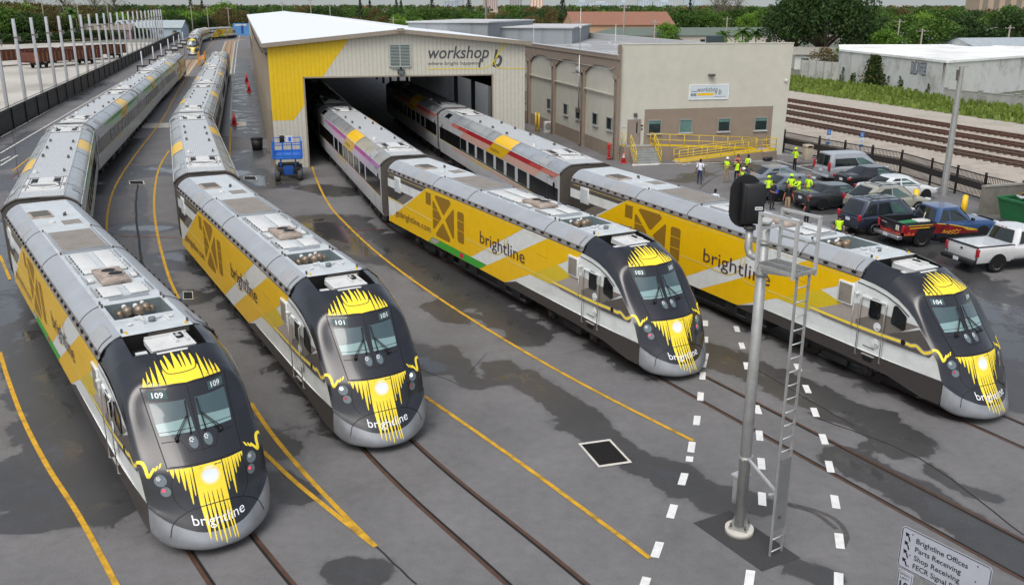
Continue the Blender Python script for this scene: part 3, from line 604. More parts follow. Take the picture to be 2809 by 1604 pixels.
# landing, steps, ramp, railings
STC = mat('step_concrete', '#8D908E', .85, var=.12, scale=3, dirt='#6a6c6a', damt=.5); RPF = mat('ramp_floor', '#A79C8D', .85, var=.08)
s = MB(); s.box((1.4, -.52, .6), (2.5, 1.02, 1.2), STB); s.box((1.4, -.52, 1.203), (2.46, 1.0, .01), STC)
for i in range(6): s.box((1.75, -1.03 - .19 * i - .1, (1.03 - .17 * i) / 2), (2.05, .2, 1.03 - .17 * i), STC)
s.prism([(-1.0, 0), (-2.2, 0), (-1.0, 1.1)], .62, .72, STB, lambda y, z, h: (h, y, z)); s.build('steps', off)
s = MB()
def slope(x0, z0, x1, z1, y0, y1, y0b, y1b):
    v = [(x0, -y0, 0), (x0, -y1, 0), (x1, -y1b, 0), (x1, -y0b, 0), (x0, -y0, z0), (x0, -y1, z0), (x1, -y1b, z1), (x1, -y0b, z1)]
    s.add(v, [(0, 1, 5, 4), (1, 2, 6, 5), (2, 3, 7, 6), (3, 0, 4, 7)], STB); s.add(v, [(4, 5, 6, 7)], RPF)
slope(2.65, 1.2, 11.6, .62, .05, 1.0, .05, 1.0); slope(11.6, .62, 13.0, .6, .05, 2.3, .05, 1.75); slope(4.1, .04, 11.6, .6, 1.35, 2.55, 1.02, 2.0); s.build('ramp', off)
RYL = mat('railing_yellow', '#D9B91A', .45, var=.06)
def railing(P, post=1.25, start=True):
    q = MB(); P = [V((x, -y, z)) for x, y, z in P]
    for a, c in zip(P, P[1:]):
        L = (c - a).length; n = max(1, round(L / post))
        for hh in (.95, .5): q.tube([a + V((0, 0, hh)), c + V((0, 0, hh))], .028, RYL, 6)
        q.bar(a + V((0, 0, .08)), c + V((0, 0, .08)), .03, .14, RYL)
        for i in range(n + 1): p = a.lerp(c, i / n); q.tube([p, p + V((0, 0, .95))], .026, RYL, 6)
    q.build('railing', off)
railing([(2.75, .95, 1.2), (11.5, .95, .64)]); railing([(4.2, 1.45, .04), (11.5, 1.1, .6)]); railing([(4.2, 2.5, .05), (11.5, 1.98, .6), (12.9, 1.72, .62), (12.9, .1, .62)]); railing([(2.72, 1.0, 1.2), (2.85, 2.15, .1)], .7); railing([(.25, .15, 1.2), (.25, 1.0, 1.2)], .9); railing([(.7, 1.0, 1.2), (.78, 2.2, .1)], .7); railing([(2.7, .12, 1.2), (2.7, .95, 1.2)], .9)
# the sign board on the front wall is a thing of its own
sg = empty('wall_sign', off.matrix_basis @ V((7.52, -.03, 5.22)), OA, 'pale framed workshop name board high on the office front wall', 'sign')
k = MB(); k.box((0, 0, 0), (3.4, .05, 1.15), mat('board_pale_blue', '#C4CED2', .5, var=.03)); k.build('board', sg)
k = MB(); WF2 = mat('board_white_frame', '#E8ECEE', .5)
for cx, cz, dx, dz in ((0, .56, 3.4, .05), (0, -.56, 3.4, .05), (-1.68, 0, .05, 1.15), (1.68, 0, .05, 1.15)): k.box((cx, -.01, cz), (dx, .05, dz), WF2)
k.build('frame', sg)
k = MB(); letters(k, 'workshop', lambda x, y: (-1.02 + x, -.03, .02 + y), CHL, width=1.75, height=.38, shear=.22); letters(k, 'b', lambda x, y: (.82 + x, -.03, -.2 + y), CHL, width=.26, height=.45, shear=.22)
k.poly([(x, -.03, z) for x, z in ((.62, .04), (.68, .04), (.62, -.22), (.56, -.22))], CHL)
k.poly([(-1.0, -.03, -.28), (.35, -.03, -.27), (.45, -.03, -.08), (-1.0, -.03, -.1)], YEL)
for i in range(4): k.box((-1.5 + i * .12, -.03, -.2), (.07, .01, .2), CHL)
for i in range(5): k.poly([(-1.5 + i * .1, -.03, .02), (-1.42 + i * .1, -.03, .02), (-1.42 + i * .1, -.03, .07), (-1.5 + i * .1, -.03, .07)], DGR)
for i in range(12): k.poly([(.45 + i * .085, -.03, -.4), (.51 + i * .085, -.03, -.4), (.51 + i * .085, -.03, -.36), (.45 + i * .085, -.03, -.36)], DGR)
k.build('lettering', sg)
# grey parapet blocks behind the office roof
PGR = ribbed('parapet_grey_panels', '#8C9296', 0, 2.6, .2, .85, 0, .82)
for (u0, u1, v, z), lab in (((1118, 1336, 63, 10.0), 'low grey panelled roof block behind the shed ridge'), ((1272, 1568, 77, 9.4), 'long grey panelled roof block behind the office roof')):
    a, c = at(u0, v, z), at(u1, v + 1, z); Lw = (c - a).length
    o = empty('roof_block', ((a.x + c.x) / 2, (a.y + c.y) / 2, 0), atan2(c.y - a.y, c.x - a.x), lab, 'building')
    k = MB(); k.box((0, 9, z / 2), (Lw, 18, z), PGR); k.build('wall', o); k = MB(); k.box((0, 9, z + .06), (Lw + .4, 18.4, .14), CAP); k.build('cap', o)
# ------------------------------------------------------------------ white warehouse beyond the main line
WWL = mat('warehouse_white_wall', '#C9CBC8', .85, var=.05, scale=.6, dirt='#7d736b', damt=.7, dscale=.28); WRF = mat('warehouse_white_roof', '#E6E8E6', .8, var=.04, dirt='#9a9a92', damt=.6, dscale=.12)
wh = empty('warehouse', (56.5, 122, 0), 0, 'low white warehouse with rain streaked walls and a bright white roof', 'warehouse')
k = MB(); c = [V((-3, 32)), V((0, 0)), V((21, 16.6)), V((40, 34)), V((26, 52)), V((3, 50))]
for a, d_ in zip(c, c[1:] + c[:1]): k.poly([(a.x, a.y, 0), (d_.x, d_.y, 0), (d_.x, d_.y, 4.85), (a.x, a.y, 4.85)], WWL)
STK = mat('rain_stain', '#7A706A', .9, var=.2, scale=2)
for i in range(9):
    t = random.random(); a, d_ = ((c[0], c[1]), (c[1], c[2]))[i % 2]; p = a.lerp(d_, t); e_ = (d_ - a).normalized(); n = V((e_.y, -e_.x)); wd = random.uniform(.1, .35); h = random.uniform(2, 4)
    k.poly([(p.x + n.x * .02, p.y + n.y * .02, 4.7), (p.x + e_.x * wd + n.x * .02, p.y + e_.y * wd + n.y * .02, 4.7), (p.x + e_.x * wd * .7 + n.x * .02, p.y + e_.y * wd * .7 + n.y * .02, 4.7 - h)], STK)
e_ = (c[1] - c[0]).normalized(); n = V((e_.y, -e_.x)); n = n if n.x < 0 else -n
GF = mat('graffiti_grey', '#8E939B', .8, var=.1); GFD = mat('graffiti_outline', '#4E5259', .8)
p0 = c[0] + e_ * 23.0
letters(k, 'RUGE', lambda x, y: (p0.x + e_.x * x + n.x * .02, p0.y + e_.y * x + n.y * .02, 2.9 + y), GFD, width=4.1, height=1.35, bold=.11)
letters(k, 'RUGE', lambda x, y: (p0.x + e_.x * (x + .08) + n.x * .03, p0.y + e_.y * (x + .08) + n.y * .03, 2.94 + y), GF, width=3.95, height=1.28, bold=.06)
k.build('wall', wh)
k = MB(); k.poly([(a.x, a.y, 4.86) for a in c], WRF)
for a, d_ in zip(c, c[1:] + c[:1]): k.bar((a.x, a.y, 4.86), (d_.x, d_.y, 4.86), .3, .3, WRF)
k.build('roof', wh)
# ------------------------------------------------------------------ houses and other roofs beyond
def house(x, y, wd, dp, h, rh, rz, wall, roof, label, name='house', hip=0.0, nwin=3, cat='house'):
    o = empty(name, (x, y, 0), rz, label, cat); wm = mat('wall_' + wall, wall, .85, var=.06); rm = mat('roof_' + roof, roof, .85, var=.14, scale=1.5)
    k = MB(); k.box((0, 0, h / 2), (wd, dp, h), wm)
    if not hip:
        for s_ in (-1, 1): k.poly([(s_ * wd / 2, -dp / 2, h), (s_ * wd / 2, dp / 2, h), (s_ * wd / 2, 0, h + rh)], wm)
    k.build('wall', o); k = MB(); ov = .5; a, b2 = wd / 2 + ov, dp / 2 + ov; r_ = a - hip if hip else a
    P = [(-a, -b2, h - .1), (a, -b2, h - .1), (a, b2, h - .1), (-a, b2, h - .1), (-r_, 0, h + rh), (r_, 0, h + rh)]
    k.add(P, [(0, 1, 5, 4), (2, 3, 4, 5), (1, 2, 5), (3, 0, 4)] if hip else [(0, 1, 5, 4), (2, 3, 4, 5)], rm)
    k.build('roof', o)
    for i in range(nwin):
        q = MB(); xx = (i + .5) / nwin * wd - wd / 2; q.box((xx, -dp / 2 - .02, h * .55), (min(1.4, wd / nwin * .5), .06, min(1.3, h * .35)), WGL); q.box((xx, -dp / 2 - .03, h * .55 - min(1.3, h * .35) / 2 - .06), (min(1.7, wd / nwin * .6), .1, .1), CAP); q.build('window', o)
    q = MB(); q.box((wd * .38, -dp / 2 - .03, 1.05), (1.0, .06, 2.1), DBR); q.build('door', o)
    return o
def hz(u, v, z): p = at(u, v, z); return p.x, p.y
for (u, v, z), a in (((1690, 66, 6.3), (30, 18, 6.3, 3.6, R(8), '#B9987A', '#8A6250', 'large peach house with a brown red gable roof behind the office', 'house', 0, 5)),
                     ((1700, 75, 5.2), (13, 9, 5.2, 2, R(14), '#C9CDD0', '#9EA1A2', 'small white two storey house in front of the peach house', 'house', 0, 3)),
                     ((1905, 94, 3.9), (58, 12, 3.9, 1.9, R(10), '#C4BBAF', '#5F6B62', 'long low building with a grey green roof behind the office', 'house', 5, 9)),
                     ((1865, 72, 3.6), (22, 10, 3.6, 1.6, R(10), '#B0917E', '#8E6A58', 'low house with a red brown roof beyond the long green roofed building', 'house', 4, 3)),
                     ((1930, 68, 4.5), (10, 8, 4.5, .6, R(10), '#D0D3D0', '#74827C', 'small white house with a flat grey roof among the trees', 'house', 0, 2)),
                     ((2790, 135, 3.9), (26, 15, 3.9, 2.3, R(14), '#B9BDBE', '#9BA4A9', 'large metal roofed hall behind the white warehouse', 'house', 0, 4)),
                     ((2735, 142, 3.2), (15, 9, 3.2, 1.4, R(8), '#A8A6A0', '#5C5E62', 'house with a dark shingle roof against the metal roofed hall', 'house', 3, 2)),
                     ((2490, 103, 3.2), (9, 8, 3.2, 1.6, R(20), '#B5BABC', '#A6B0B6', 'small house with a light metal roof between trees', 'house', 0, 2)),
                     ((2255, 145, 2.9), (11, 7, 2.9, 1.2, R(-10), '#C7C8C2', '#8E8C84', 'pale bungalow under the big tree beside the white fence', 'house', 0, 3)),
                     ((300, 84, 3.2), (16, 9, 3.2, 2.0, R(8), '#8D6F79', '#7C7468', 'plum coloured house behind the row of grey posts', 'house', 0, 4)),
                     ((245, 80, 2.8), (8, 8, 2.8, 2.2, R(5), '#8FA79B', '#5E7A66', 'small green roofed shed house behind the grey posts', 'house', 0, 2)),
                     ((415, 78, 3.6), (24, 12, 3.6, 2.6, R(6), '#9FAEB8', '#9AA5A8', 'blue grey house with white awnings at the end of the post row', 'house', 0, 5)),
                     ((905, 45, 5.2), (30, 14, 5.2, .6, R(4), '#A0907A', '#8F8676', 'tan flat building beyond the shed roof', 'house', 0, 6)),
                     ((2375, 36, 6), (22, 12, 6, 2.5, R(10), '#B5967C', '#9C6B56', 'distant peach house on the skyline beside the mast', 'house', 3, 3)),
                     ((430, 30, 6.5), (26, 12, 6.5, .6, R(5), '#B7B9B6', '#A9ABA8', 'distant pale flat roofed block above the trees', 'house', 0, 4)),
                     ((940, 52, 4.2), (14, 8, 4.2, 1.2, R(4), '#BFC2C2', '#9B9D9C', 'pale shop building beside the tan flat building', 'house', 0, 3))):
    x, y = hz(u, v, z); house(x, y, a[0], a[1], a[2], a[3], a[4], a[5], a[6], a[7], a[8], a[9], a[10])
# far towers on the skyline: walls with rows of windows
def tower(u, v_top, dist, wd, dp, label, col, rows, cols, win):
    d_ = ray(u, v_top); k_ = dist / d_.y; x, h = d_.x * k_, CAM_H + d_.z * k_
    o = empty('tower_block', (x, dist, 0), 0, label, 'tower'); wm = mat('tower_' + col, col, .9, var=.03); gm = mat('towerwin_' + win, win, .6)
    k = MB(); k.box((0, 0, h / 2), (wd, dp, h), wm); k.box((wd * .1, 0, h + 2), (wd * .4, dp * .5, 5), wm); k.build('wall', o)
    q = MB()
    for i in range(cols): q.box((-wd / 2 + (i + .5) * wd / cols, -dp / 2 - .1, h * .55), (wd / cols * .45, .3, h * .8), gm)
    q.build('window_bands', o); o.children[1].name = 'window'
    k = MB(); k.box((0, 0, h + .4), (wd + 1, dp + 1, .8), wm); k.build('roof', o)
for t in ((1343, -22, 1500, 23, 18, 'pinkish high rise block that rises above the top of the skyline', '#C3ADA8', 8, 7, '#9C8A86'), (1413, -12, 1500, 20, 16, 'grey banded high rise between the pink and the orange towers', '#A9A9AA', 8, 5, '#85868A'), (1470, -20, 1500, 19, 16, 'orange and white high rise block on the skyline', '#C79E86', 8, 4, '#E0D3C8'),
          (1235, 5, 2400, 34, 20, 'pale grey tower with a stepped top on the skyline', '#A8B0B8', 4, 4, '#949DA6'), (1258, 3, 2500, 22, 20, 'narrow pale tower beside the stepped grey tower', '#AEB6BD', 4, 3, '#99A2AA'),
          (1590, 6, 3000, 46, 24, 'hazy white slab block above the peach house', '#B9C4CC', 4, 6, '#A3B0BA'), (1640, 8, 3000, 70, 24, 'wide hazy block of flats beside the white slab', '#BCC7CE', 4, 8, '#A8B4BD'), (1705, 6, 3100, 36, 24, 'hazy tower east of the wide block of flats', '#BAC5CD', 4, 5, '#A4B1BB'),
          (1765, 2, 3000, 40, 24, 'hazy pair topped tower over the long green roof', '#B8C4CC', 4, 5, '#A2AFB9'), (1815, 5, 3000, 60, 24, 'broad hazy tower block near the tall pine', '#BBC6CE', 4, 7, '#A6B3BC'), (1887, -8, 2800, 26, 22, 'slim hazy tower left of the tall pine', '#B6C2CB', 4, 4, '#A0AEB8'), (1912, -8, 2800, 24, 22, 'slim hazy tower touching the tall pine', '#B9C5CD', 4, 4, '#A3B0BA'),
          (2745, -15, 520, 30, 16, 'tan apartment tower at the edge of the trees', '#A99784', 6, 5, '#7E7468'), (2800, -18, 560, 16, 14, 'pinkish apartment tower beside the tan one', '#B2A49E', 6, 3, '#8A7F7B')): tower(*t)
# ------------------------------------------------------------------ the cab nose as a surface: rows of half sections (centre .. ridge .. side edge)
NOSE = [
 [(19.86, 0, 3.93), (19.83, .45, 3.93), (19.76, .87, 3.91), (19.68, 1.2, 3.74), (19.62, 1.425, 3.43)],
 [(20.25, 0, 3.81), (20.2, .47, 3.82), (20.1, .90, 3.76), (20.05, 1.24, 3.55), (20.1, 1.425, 3.27)],
 [(20.62, 0, 3.62), (20.56, .48, 3.63), (20.4, .93, 3.60), (20.42, 1.27, 3.36), (20.5, 1.425, 3.05)],
 [(20.91, 0, 3.45), (20.84, .5, 3.46), (20.63, .965, 3.45), (20.68, 1.30, 3.17), (20.78, 1.42, 2.83)],
 [(21.16, 0, 3.08), (21.08, .48, 3.10), (20.88, .94, 3.10), (20.93, 1.29, 2.92), (21.03, 1.42, 2.59)],
 [(21.55, 0, 2.50), (21.50, .47, 2.50), (21.36, .91, 2.52), (21.33, 1.27, 2.42), (21.33, 1.415, 2.27)],
 [(22.1, 0, 1.92), (22.06, .45, 1.92), (21.92, .85, 1.92), (21.77, 1.24, 1.92), (21.62, 1.41, 1.95)],
 [(22.22, 0, 1.66), (22.18, .55, 1.66), (21.97, 1.04, 1.68), (21.86, 1.28, 1.70), (21.77, 1.395, 1.73)],
 [(22.52, 0, 1.12), (22.42, .5, 1.12), (22.20, .98, 1.14), (22.08, 1.22, 1.17), (21.97, 1.375, 1.24)],
 [(22.86, 0, .58), (22.76, .5, .62), (22.43, .96, .80), (22.22, 1.2, .98), (22.03, 1.365, 1.15)],
 [(22.99, 0, .36), (22.90, .5, .38), (22.55, 1.0, .47), (22.3, 1.25, .6), (22.05, 1.385, .75)],
 [(22.96, 0, .21), (22.86, .5, .21), (22.5, 1.0, .26), (22.25, 1.22, .35), (22.02, 1.345, .48)],
 [(22.6, 0, .15), (22.5, .5, .15), (22.1, .85, .2), (21.9, 1.0, .28), (21.8, 1.1, .38)]]
def catmull(P, n):
    P = [V(p) for p in P]; out = []
    E_ = [P[0] * 2 - P[1]] + P + [P[-1] * 2 - P[-2]]
    for i in range(1, len(E_) - 2):
        a, b, c, d = E_[i - 1:i + 3]
        for k in range(n):
            t = k / n; out.append(.5 * ((2 * b) + (c - a) * t + (2 * a - 5 * b + 4 * c - d) * t * t + (3 * b - a - 3 * c + d) * t ** 3))
    out.append(P[-1]); return out
def nose_rows(n=5, m=5):
    full = [[V((x, -y, z)) for x, y, z in reversed(r[1:])] + [V(p) for p in r] for r in NOSE]
    wide = [catmull(r, m) for r in full]
    cols = [catmull([wide[i][j] for i in range(len(wide))], n) for j in range(len(wide[0]))]
    return [[cols[j][i] for j in range(len(cols))] for i in range(len(cols[0]))]
NR_N = 5
ROWS = nose_rows(NR_N, 5)
def _bvh():
    vs = [p for r in ROWS for p in r]; n = len(ROWS[0]); fs = []
    for i in range(len(ROWS) - 1):
        for j in range(n - 1): fs.append((i * n + j, i * n + j + 1, (i + 1) * n + j + 1, (i + 1) * n + j))
    return BVHTree.FromPolygons(vs, fs)
BV = _bvh()
def cast(o, d, off):
    h = BV.ray_cast(V(o), V(d).normalized())
    if h[0] is None:
        h = BV.find_nearest(V(o) + V(d).normalized() * 4)
    n = h[1]
    if n.dot(V(d)) > 0: n = -n
    return h[0] + n * off
FRONT = lambda off: (lambda y, z: cast((26, y, z), (-1, 0, 0), off))
TOP = lambda off: (lambda y, x: cast((x, y, 6), (0, 0, -1), off))
def DIAG(s, off):                                  # onto the nose corner, along the horizontal diagonal
    c = .70711
    return lambda u, z: cast((u * c + 25 * c, -s * u * c + s * 25 * c, z), (-c, -s * c, 0), off)
def SIDE(s, off):
    return lambda x, z: cast((x, s * 5, z), (0, -s, 0), off)
def drape(mb, polys, f, mat_, step=.12, smooth=True):
    vs, fs = cut2d(polys, step); mb.add([f(x, y) for x, y in vs], fs, mat_, smooth)
def disc2d(c, r, n=20, ky=1.0): return [(c[0] + r * cos(2 * pi * i / n), c[1] + r * ky * sin(2 * pi * i / n)) for i in range(n)]
MASK = [(18.6, 3.53), (19.2, 3.49), (19.64, 3.42), (20.1, 3.27), (20.5, 3.05), (20.79, 2.83), (21.04, 2.59), (21.33, 2.27), (21.62, 1.95), (21.77, 1.73), (21.97, 1.24)]
def ys(x): return 1.46 - (.09 * ((x - 19.5) / 2.5) ** 1.5 if x > 19.5 else 0)

def loco_body(green):
    """side walls with the paint scheme, skirts, end wall"""
    b = MB()
    for s in (-1, 1):
        def S(off): return lambda x, z: (x, s * (ys(x) + off), z)
        def P(pts, m, off): 
            q = []
            for i, p in enumerate(pts):            # follow the slight taper of the nose
                a, c = pts[i], pts[(i + 1) % len(pts)]; q.append(a)
                if max(a[0], c[0]) > 19.4 and abs(c[0] - a[0]) > .5:
                    k = int(abs(c[0] - a[0]) / .4) + 1
                    q += [(a[0] + (c[0] - a[0]) * j / k, a[1] + (c[1] - a[1]) * j / k) for j in range(1, k)]
            b.poly([S(off)(*p) for p in (q if s < 0 else q[::-1])], m)
        P([(0, .93), (12.9, .93), (13.8, 1.22), (19.4, 1.22)] + [(21.97, 1.24)] + MASK[::-1] + [(0, 3.56)], WHT, 0)
        e = .004
        P([(12.85, .93), (13.8, 1.219), (19.4, 1.219), (22.0, 1.235), (22.04, .75), (22.0, .5), (21.4, .5), (20.1, .74), (18.3, .8), (12.9, .86)], DG2, e)
        P([(0, 3.56), (5.1, 3.56), (4.37, 3.24), (0, 3.23)], DGR, e)
        P([(0, 2.8), (3.45, 2.8), (2.0, 2.15), (0, 2.18)], DG2, e)
        P([(.99, 2.17), (2.45, 2.8), (3.45, 2.8), (2.0, 2.15)], MGR, 2 * e)
        P([(.05, .93), (.05, 1.2), (.3, 1.32), (.5, 1.3), (5.12, 3.558), (14.5, 3.558), (9.02, .93)], YEL, e)
        P([(16.3, 3.557), (18.62, 3.525), (18.43, 3.36), (17.0, 2.71), (14.93, 1.8), (12.89, .935), (10.56, .935)], YEL, e)
        P([(17.0, 2.71), (17.97, 2.5), (16.49, 1.83), (14.93, 1.8)], YLT, e)
        P([(16.49, 1.83), (17.97, 2.5), (18.6, 2.7), (18.6, 1.86)], BEI, e)
        P([(18.6, 2.16), (19.57, 2.64), (21.0, 2.64), (19.9, 2.05), (18.6, 1.95)], MGR, e)
        P([(18.6, 2.16), (18.6, 2.7), (19.57, 2.64)], BEI, e)
        P([(19.88, 2.055), (21.03, 2.56), (21.33, 2.26), (21.58, 1.97), (21.47, 1.81), (19.88, 1.8)], DGR, 1.5 * e)
        P([(16.7, 1.95), (19.88, 1.97), (19.88, 1.8), (17.2, 1.82)], MGR, 1.4 * e)
        if green:
            P([(5.09, .94), (5.63, 1.28), (11.27, 1.28), (10.6, .94)], GRN, 2 * e)
            P([(5.3, 1.0), (5.63, 1.25), (6.5, 1.25), (6.0, 1.0)], BEI, 3 * e)
            P([(8.65, 1.0), (8.65, 1.22), (9.0, 1.22), (9.0, 1.0)], RED, 3 * e)
        # line that runs the length of the side and loops through the name
        lp = [(0, 2.2), (2, 2.15), (5.6, 2.06)]; 
        for q in ribbon2d(lp, .08): P(q, YLN, 2 * e)
        lp = smooth_pts([(9.2, 2.01), (10.4, 2.0), (11.5, 1.95), (12.2, 1.97), (12.7, 2.2), (13.05, 2.6), (13.12, 2.84), (12.98, 2.9), (12.86, 2.65), (12.86, 2.3), (13.1, 2.02), (13.6, 1.95), (15, 1.97), (17.88, 1.97), (18.9, 1.95)], 5)
        for q in ribbon2d(lp, .045): P(q, YLN, 3 * e)
        lp = smooth_pts([(16.6, 1.965), (18.9, 1.95), (20.51, 1.99), (20.79, 1.98), (20.99, 2.03), (21.21, 1.92), (21.34, 1.915), (21.56, 2.04)], 6)
        for q in ribbon2d(lp, .14): P(q, BEI, 3 * e)
        for q in ribbon2d(lp, .075): P(q, YBR, 4 * e)
        P(disc2d((20.52, 1.99), .09, 14), RUB, 5 * e)
        # ventilation grilles
        for g in ([(5.98, 3.28), (6.15, 3.38), (7.6, 3.4), (7.76, 3.26), (7.02, 2.62), (6.9, 2.58)], [(5.72, 3.0), (5.84, 3.08), (6.68, 2.42), (6.66, 2.33), (5.84, 1.7), (5.72, 1.75)],
                  [(6.86, 2.21), (7.66, 1.6), (7.56, 1.42), (6.15, 1.42), (6.03, 1.52)], [(7.13, 2.4), (8.0, 3.08), (8.08, 3.0), (8.05, 1.74), (7.92, 1.68)], [(8.42, 3.0), (8.52, 3.08), (9.02, 3.08), (9.1, 3.0), (9.08, 1.74), (8.98, 1.66), (8.5, 1.66), (8.42, 1.76)], [(4.95, 3.34), (5.55, 3.35), (5.53, 2.77), (4.93, 2.76)]):
            P(g, AMB, 2 * e)
        for zz in (2.2, 2.65):
            P([(8.42, zz), (9.08, zz), (9.08, zz + .03), (8.42, zz + .03)], YEL, 3 * e); P([(5.72, zz), (6.5, zz), (6.5, zz + .03), (5.72, zz + .03)], YEL, 3 * e)
        for q in ribbon2d([(.3, 3.44), (14.2, 3.44)], .02): P(q, YLN, 2 * e)
        for q in ribbon2d([(14.6, 3.44), (18.3, 3.44)], .015): P(q, YLN, 2 * e)
        for q in ribbon2d([(16.25, 3.3), (16.25, 2.75), (15.4, 2.78)], .012): P(q, AMB, 2 * e)
        for q in ribbon2d([(18.52, 3.39), (19.25, 3.33), (19.73, 3.24), (20.24, 3.06), (20.6, 2.84)], .035): P(q, RUB, 2 * e)
        for q in ribbon2d([(18.78, 1.18), (18.78, 2.98), (19.78, 2.95), (19.78, 1.18)], .018): P(q, DG2, 2 * e)
        P([(19.06, .92), (19.06, 1.13), (19.43, 1.13), (19.43, .92)], RUB, 2 * e)
        P([(19.0, 1.42), (19.48, 1.41), (19.48, 1.38), (19.0, 1.39)], RUB, 2 * e)
        # names: read from the viewer's left on both sides
        def T(txt, x0, x1, z, hgt, m):
            f = (lambda x, y: S(5 * e)(x0 + x, z + y)) if s < 0 else (lambda x, y: S(5 * e)(x1 - x, z + y))
            letters(b, txt, f, m, width=x1 - x0, height=hgt)
        T('brightline', 10.67, 14.55, 2.13, .56, LET); T('gobrightline.com', 1.02, 5.43, 1.44, .34, LET)
        # end wall half and bottom edge
    b.poly([(0, -1.46, .93), (0, 1.46, .93), (0, 1.46, 3.56), (0, 1.38, 3.73), (0, .86, 4.1), (0, -.86, 4.1), (0, -1.38, 3.73), (0, -1.46, 3.56)], DG2)
    b.box((-.02, 0, 2.2), (.06, 1.1, 2.4), RUB)
    b.poly([(0, -1.45, .935), (20, -1.44, .9), (20, 1.44, .9), (0, 1.45, .935)], UND)
    return b

def loco_roof():
    r = MB()
    sec = [(1.465, 3.555), (1.475, 3.60), (1.42, 3.62), (1.385, 3.73)]
    sh = [(1.385, 3.73), (1.30, 3.85), (1.17, 3.96), (1.02, 4.05), (.86, 4.105)]
    for s in (-1, 1):
        for k in range(3): r.poly([(0, s * sec[k][0], sec[k][1]), (18.62, s * sec[k][0], sec[k][1] - .02 * (k < 2)), (18.62, s * sec[k + 1][0], sec[k + 1][1]), (0, s * sec[k + 1][0], sec[k + 1][1])], GUT)
        r.grid([[(x, s * y, z - (x / 18.62) * .03) for y, z in sh] for x in (0, 18.62)], SHO, True, s > 0)
        for x in [i * .62 + .3 for i in range(30)]:
            if x < 18.5: r.box((x, s * 1.435, 3.665), (.16, .05, .07), RUB)
        for x in (5.6, 9.33, 15.86, 18.6):
            r.tube([(x, s * y, z + .006 - (x / 18.62) * .03) for y, z in sh], .016, DG2, 5)
        for x0, x1 in ((3.5, 4.75), (17.25, 18.3)):
            q = [(x, s * (y + .012), z + .012 - .02) for x in (x0, x1) for y, z in sh[:4]]
            r.grid([q[:4], q[4:]], LOU, True, s > 0)
    # flat top with the horn recess left open
    zt = 4.102; X0, X1, Y = 15.85, 17.27, .74
    for x0, x1, y0, y1 in ((0, X0, -.862, .862), (X1, 18.66, -.862, .862), (X0, X1, -.862, -Y), (X0, X1, Y, .862)):
        r.poly([(x0, y0, zt - x0 / 18.62 * .03), (x1, y0, zt - x1 / 18.62 * .03), (x1, y1, zt - x1 / 18.62 * .03), (x0, y1, zt - x0 / 18.62 * .03)], RFW)
    d = 3.62; t = zt - .027
    for q in ([(X0, -Y, t), (X0, Y, t), (X0, Y, d), (X0, -Y, d)], [(X1, -Y, t), (X1, Y, t), (X1, Y, d), (X1, -Y, d)], [(X0, -Y, t), (X1, -Y, t), (X1, -Y, d), (X0, -Y, d)], [(X0, Y, t), (X1, Y, t), (X1, Y, d), (X0, Y, d)]): r.poly(q, PIT)
    r.poly([(X0, -Y, d), (X1, -Y, d), (X1, Y, d), (X0, Y, d)], RFW)
    # cab roof recess
    r.poly([(18.6, -.88, 3.66), (19.8, -.88, 3.66), (19.8, .88, 3.66), (18.6, .88, 3.66)], RUB)
    r.poly([(18.64, -.88, 3.66), (18.64, .88, 3.66), (18.64, .86, 4.07), (18.64, -.86, 4.07)], RUB)
    r.box((18.66, .25, 3.98), (.02, 1.0, .12), DGR)
    for s in (-1, 1): r.poly([(18.6, s * .89, 3.66), (19.8, s * .89, 3.66), (19.8, s * .875, 3.9), (18.6, s * .86, 4.06)], RUB)
    # edge rails, bars, bosses
    for s in (-1, 1):
        for x0 in (10.0, 11.35, 12.7, 14.1): r.box((x0 + .45, s * .74, 4.13), (.95, .025, .09), SHO)
        for x in (5.75, 9.5, 15.7, 16.0, 18.35): r.box((x, s * .8, 4.12), (.06, .05, .1), DGR)
        r.box((18.5, s * .72, 4.1), (.05, .05, .07), YEL)
        r.box((13.3, s * .6, 4.14), (.42, .16, .08), PNW, bev=.02)
    r.box((15.5, 0, 4.12), (.05, 1.05, .1), SHO)
    r.box((9.5, 0, 4.12), (.07, 1.55, .08), SHO); r.box((9.32, 0, 4.11), (.05, 1.5, .06), DGR)
    for s in (-1, 1): r.box((7.65, s * .765, 4.11), (3.5, .04, .07), SHO)
    for x, y, rr, hh, m in ((17.45, -.2, .12, .03, RFW), (17.6, .22, .12, .03, RFW), (17.85, .05, .09, .1, PIT), (17.9, -.5, .06, .04, PNW), (17.75, .55, .05, .04, PNW), (4.35, -.28, .1, .07, PNW)):
        r.cyl((x, y, 4.085 + hh / 2), (0, 0, 1), rr, hh, m, 14)
    r.box((17.85, .42, 4.1), (.42, .07, .05), PNW)
    for x in (17.68, 17.98): r.box((x, -.2, 4.13), (.05, .06, .12), PNW)
    r.box((17.83, -.2, 4.2), (.4, .05, .03), PNW); r.box((3.2, .35, 4.15), (.16, .06, .12), DGR)
    r.box((3.35, .28, 4.15), (.06, .06, .14), DGR)
    return r

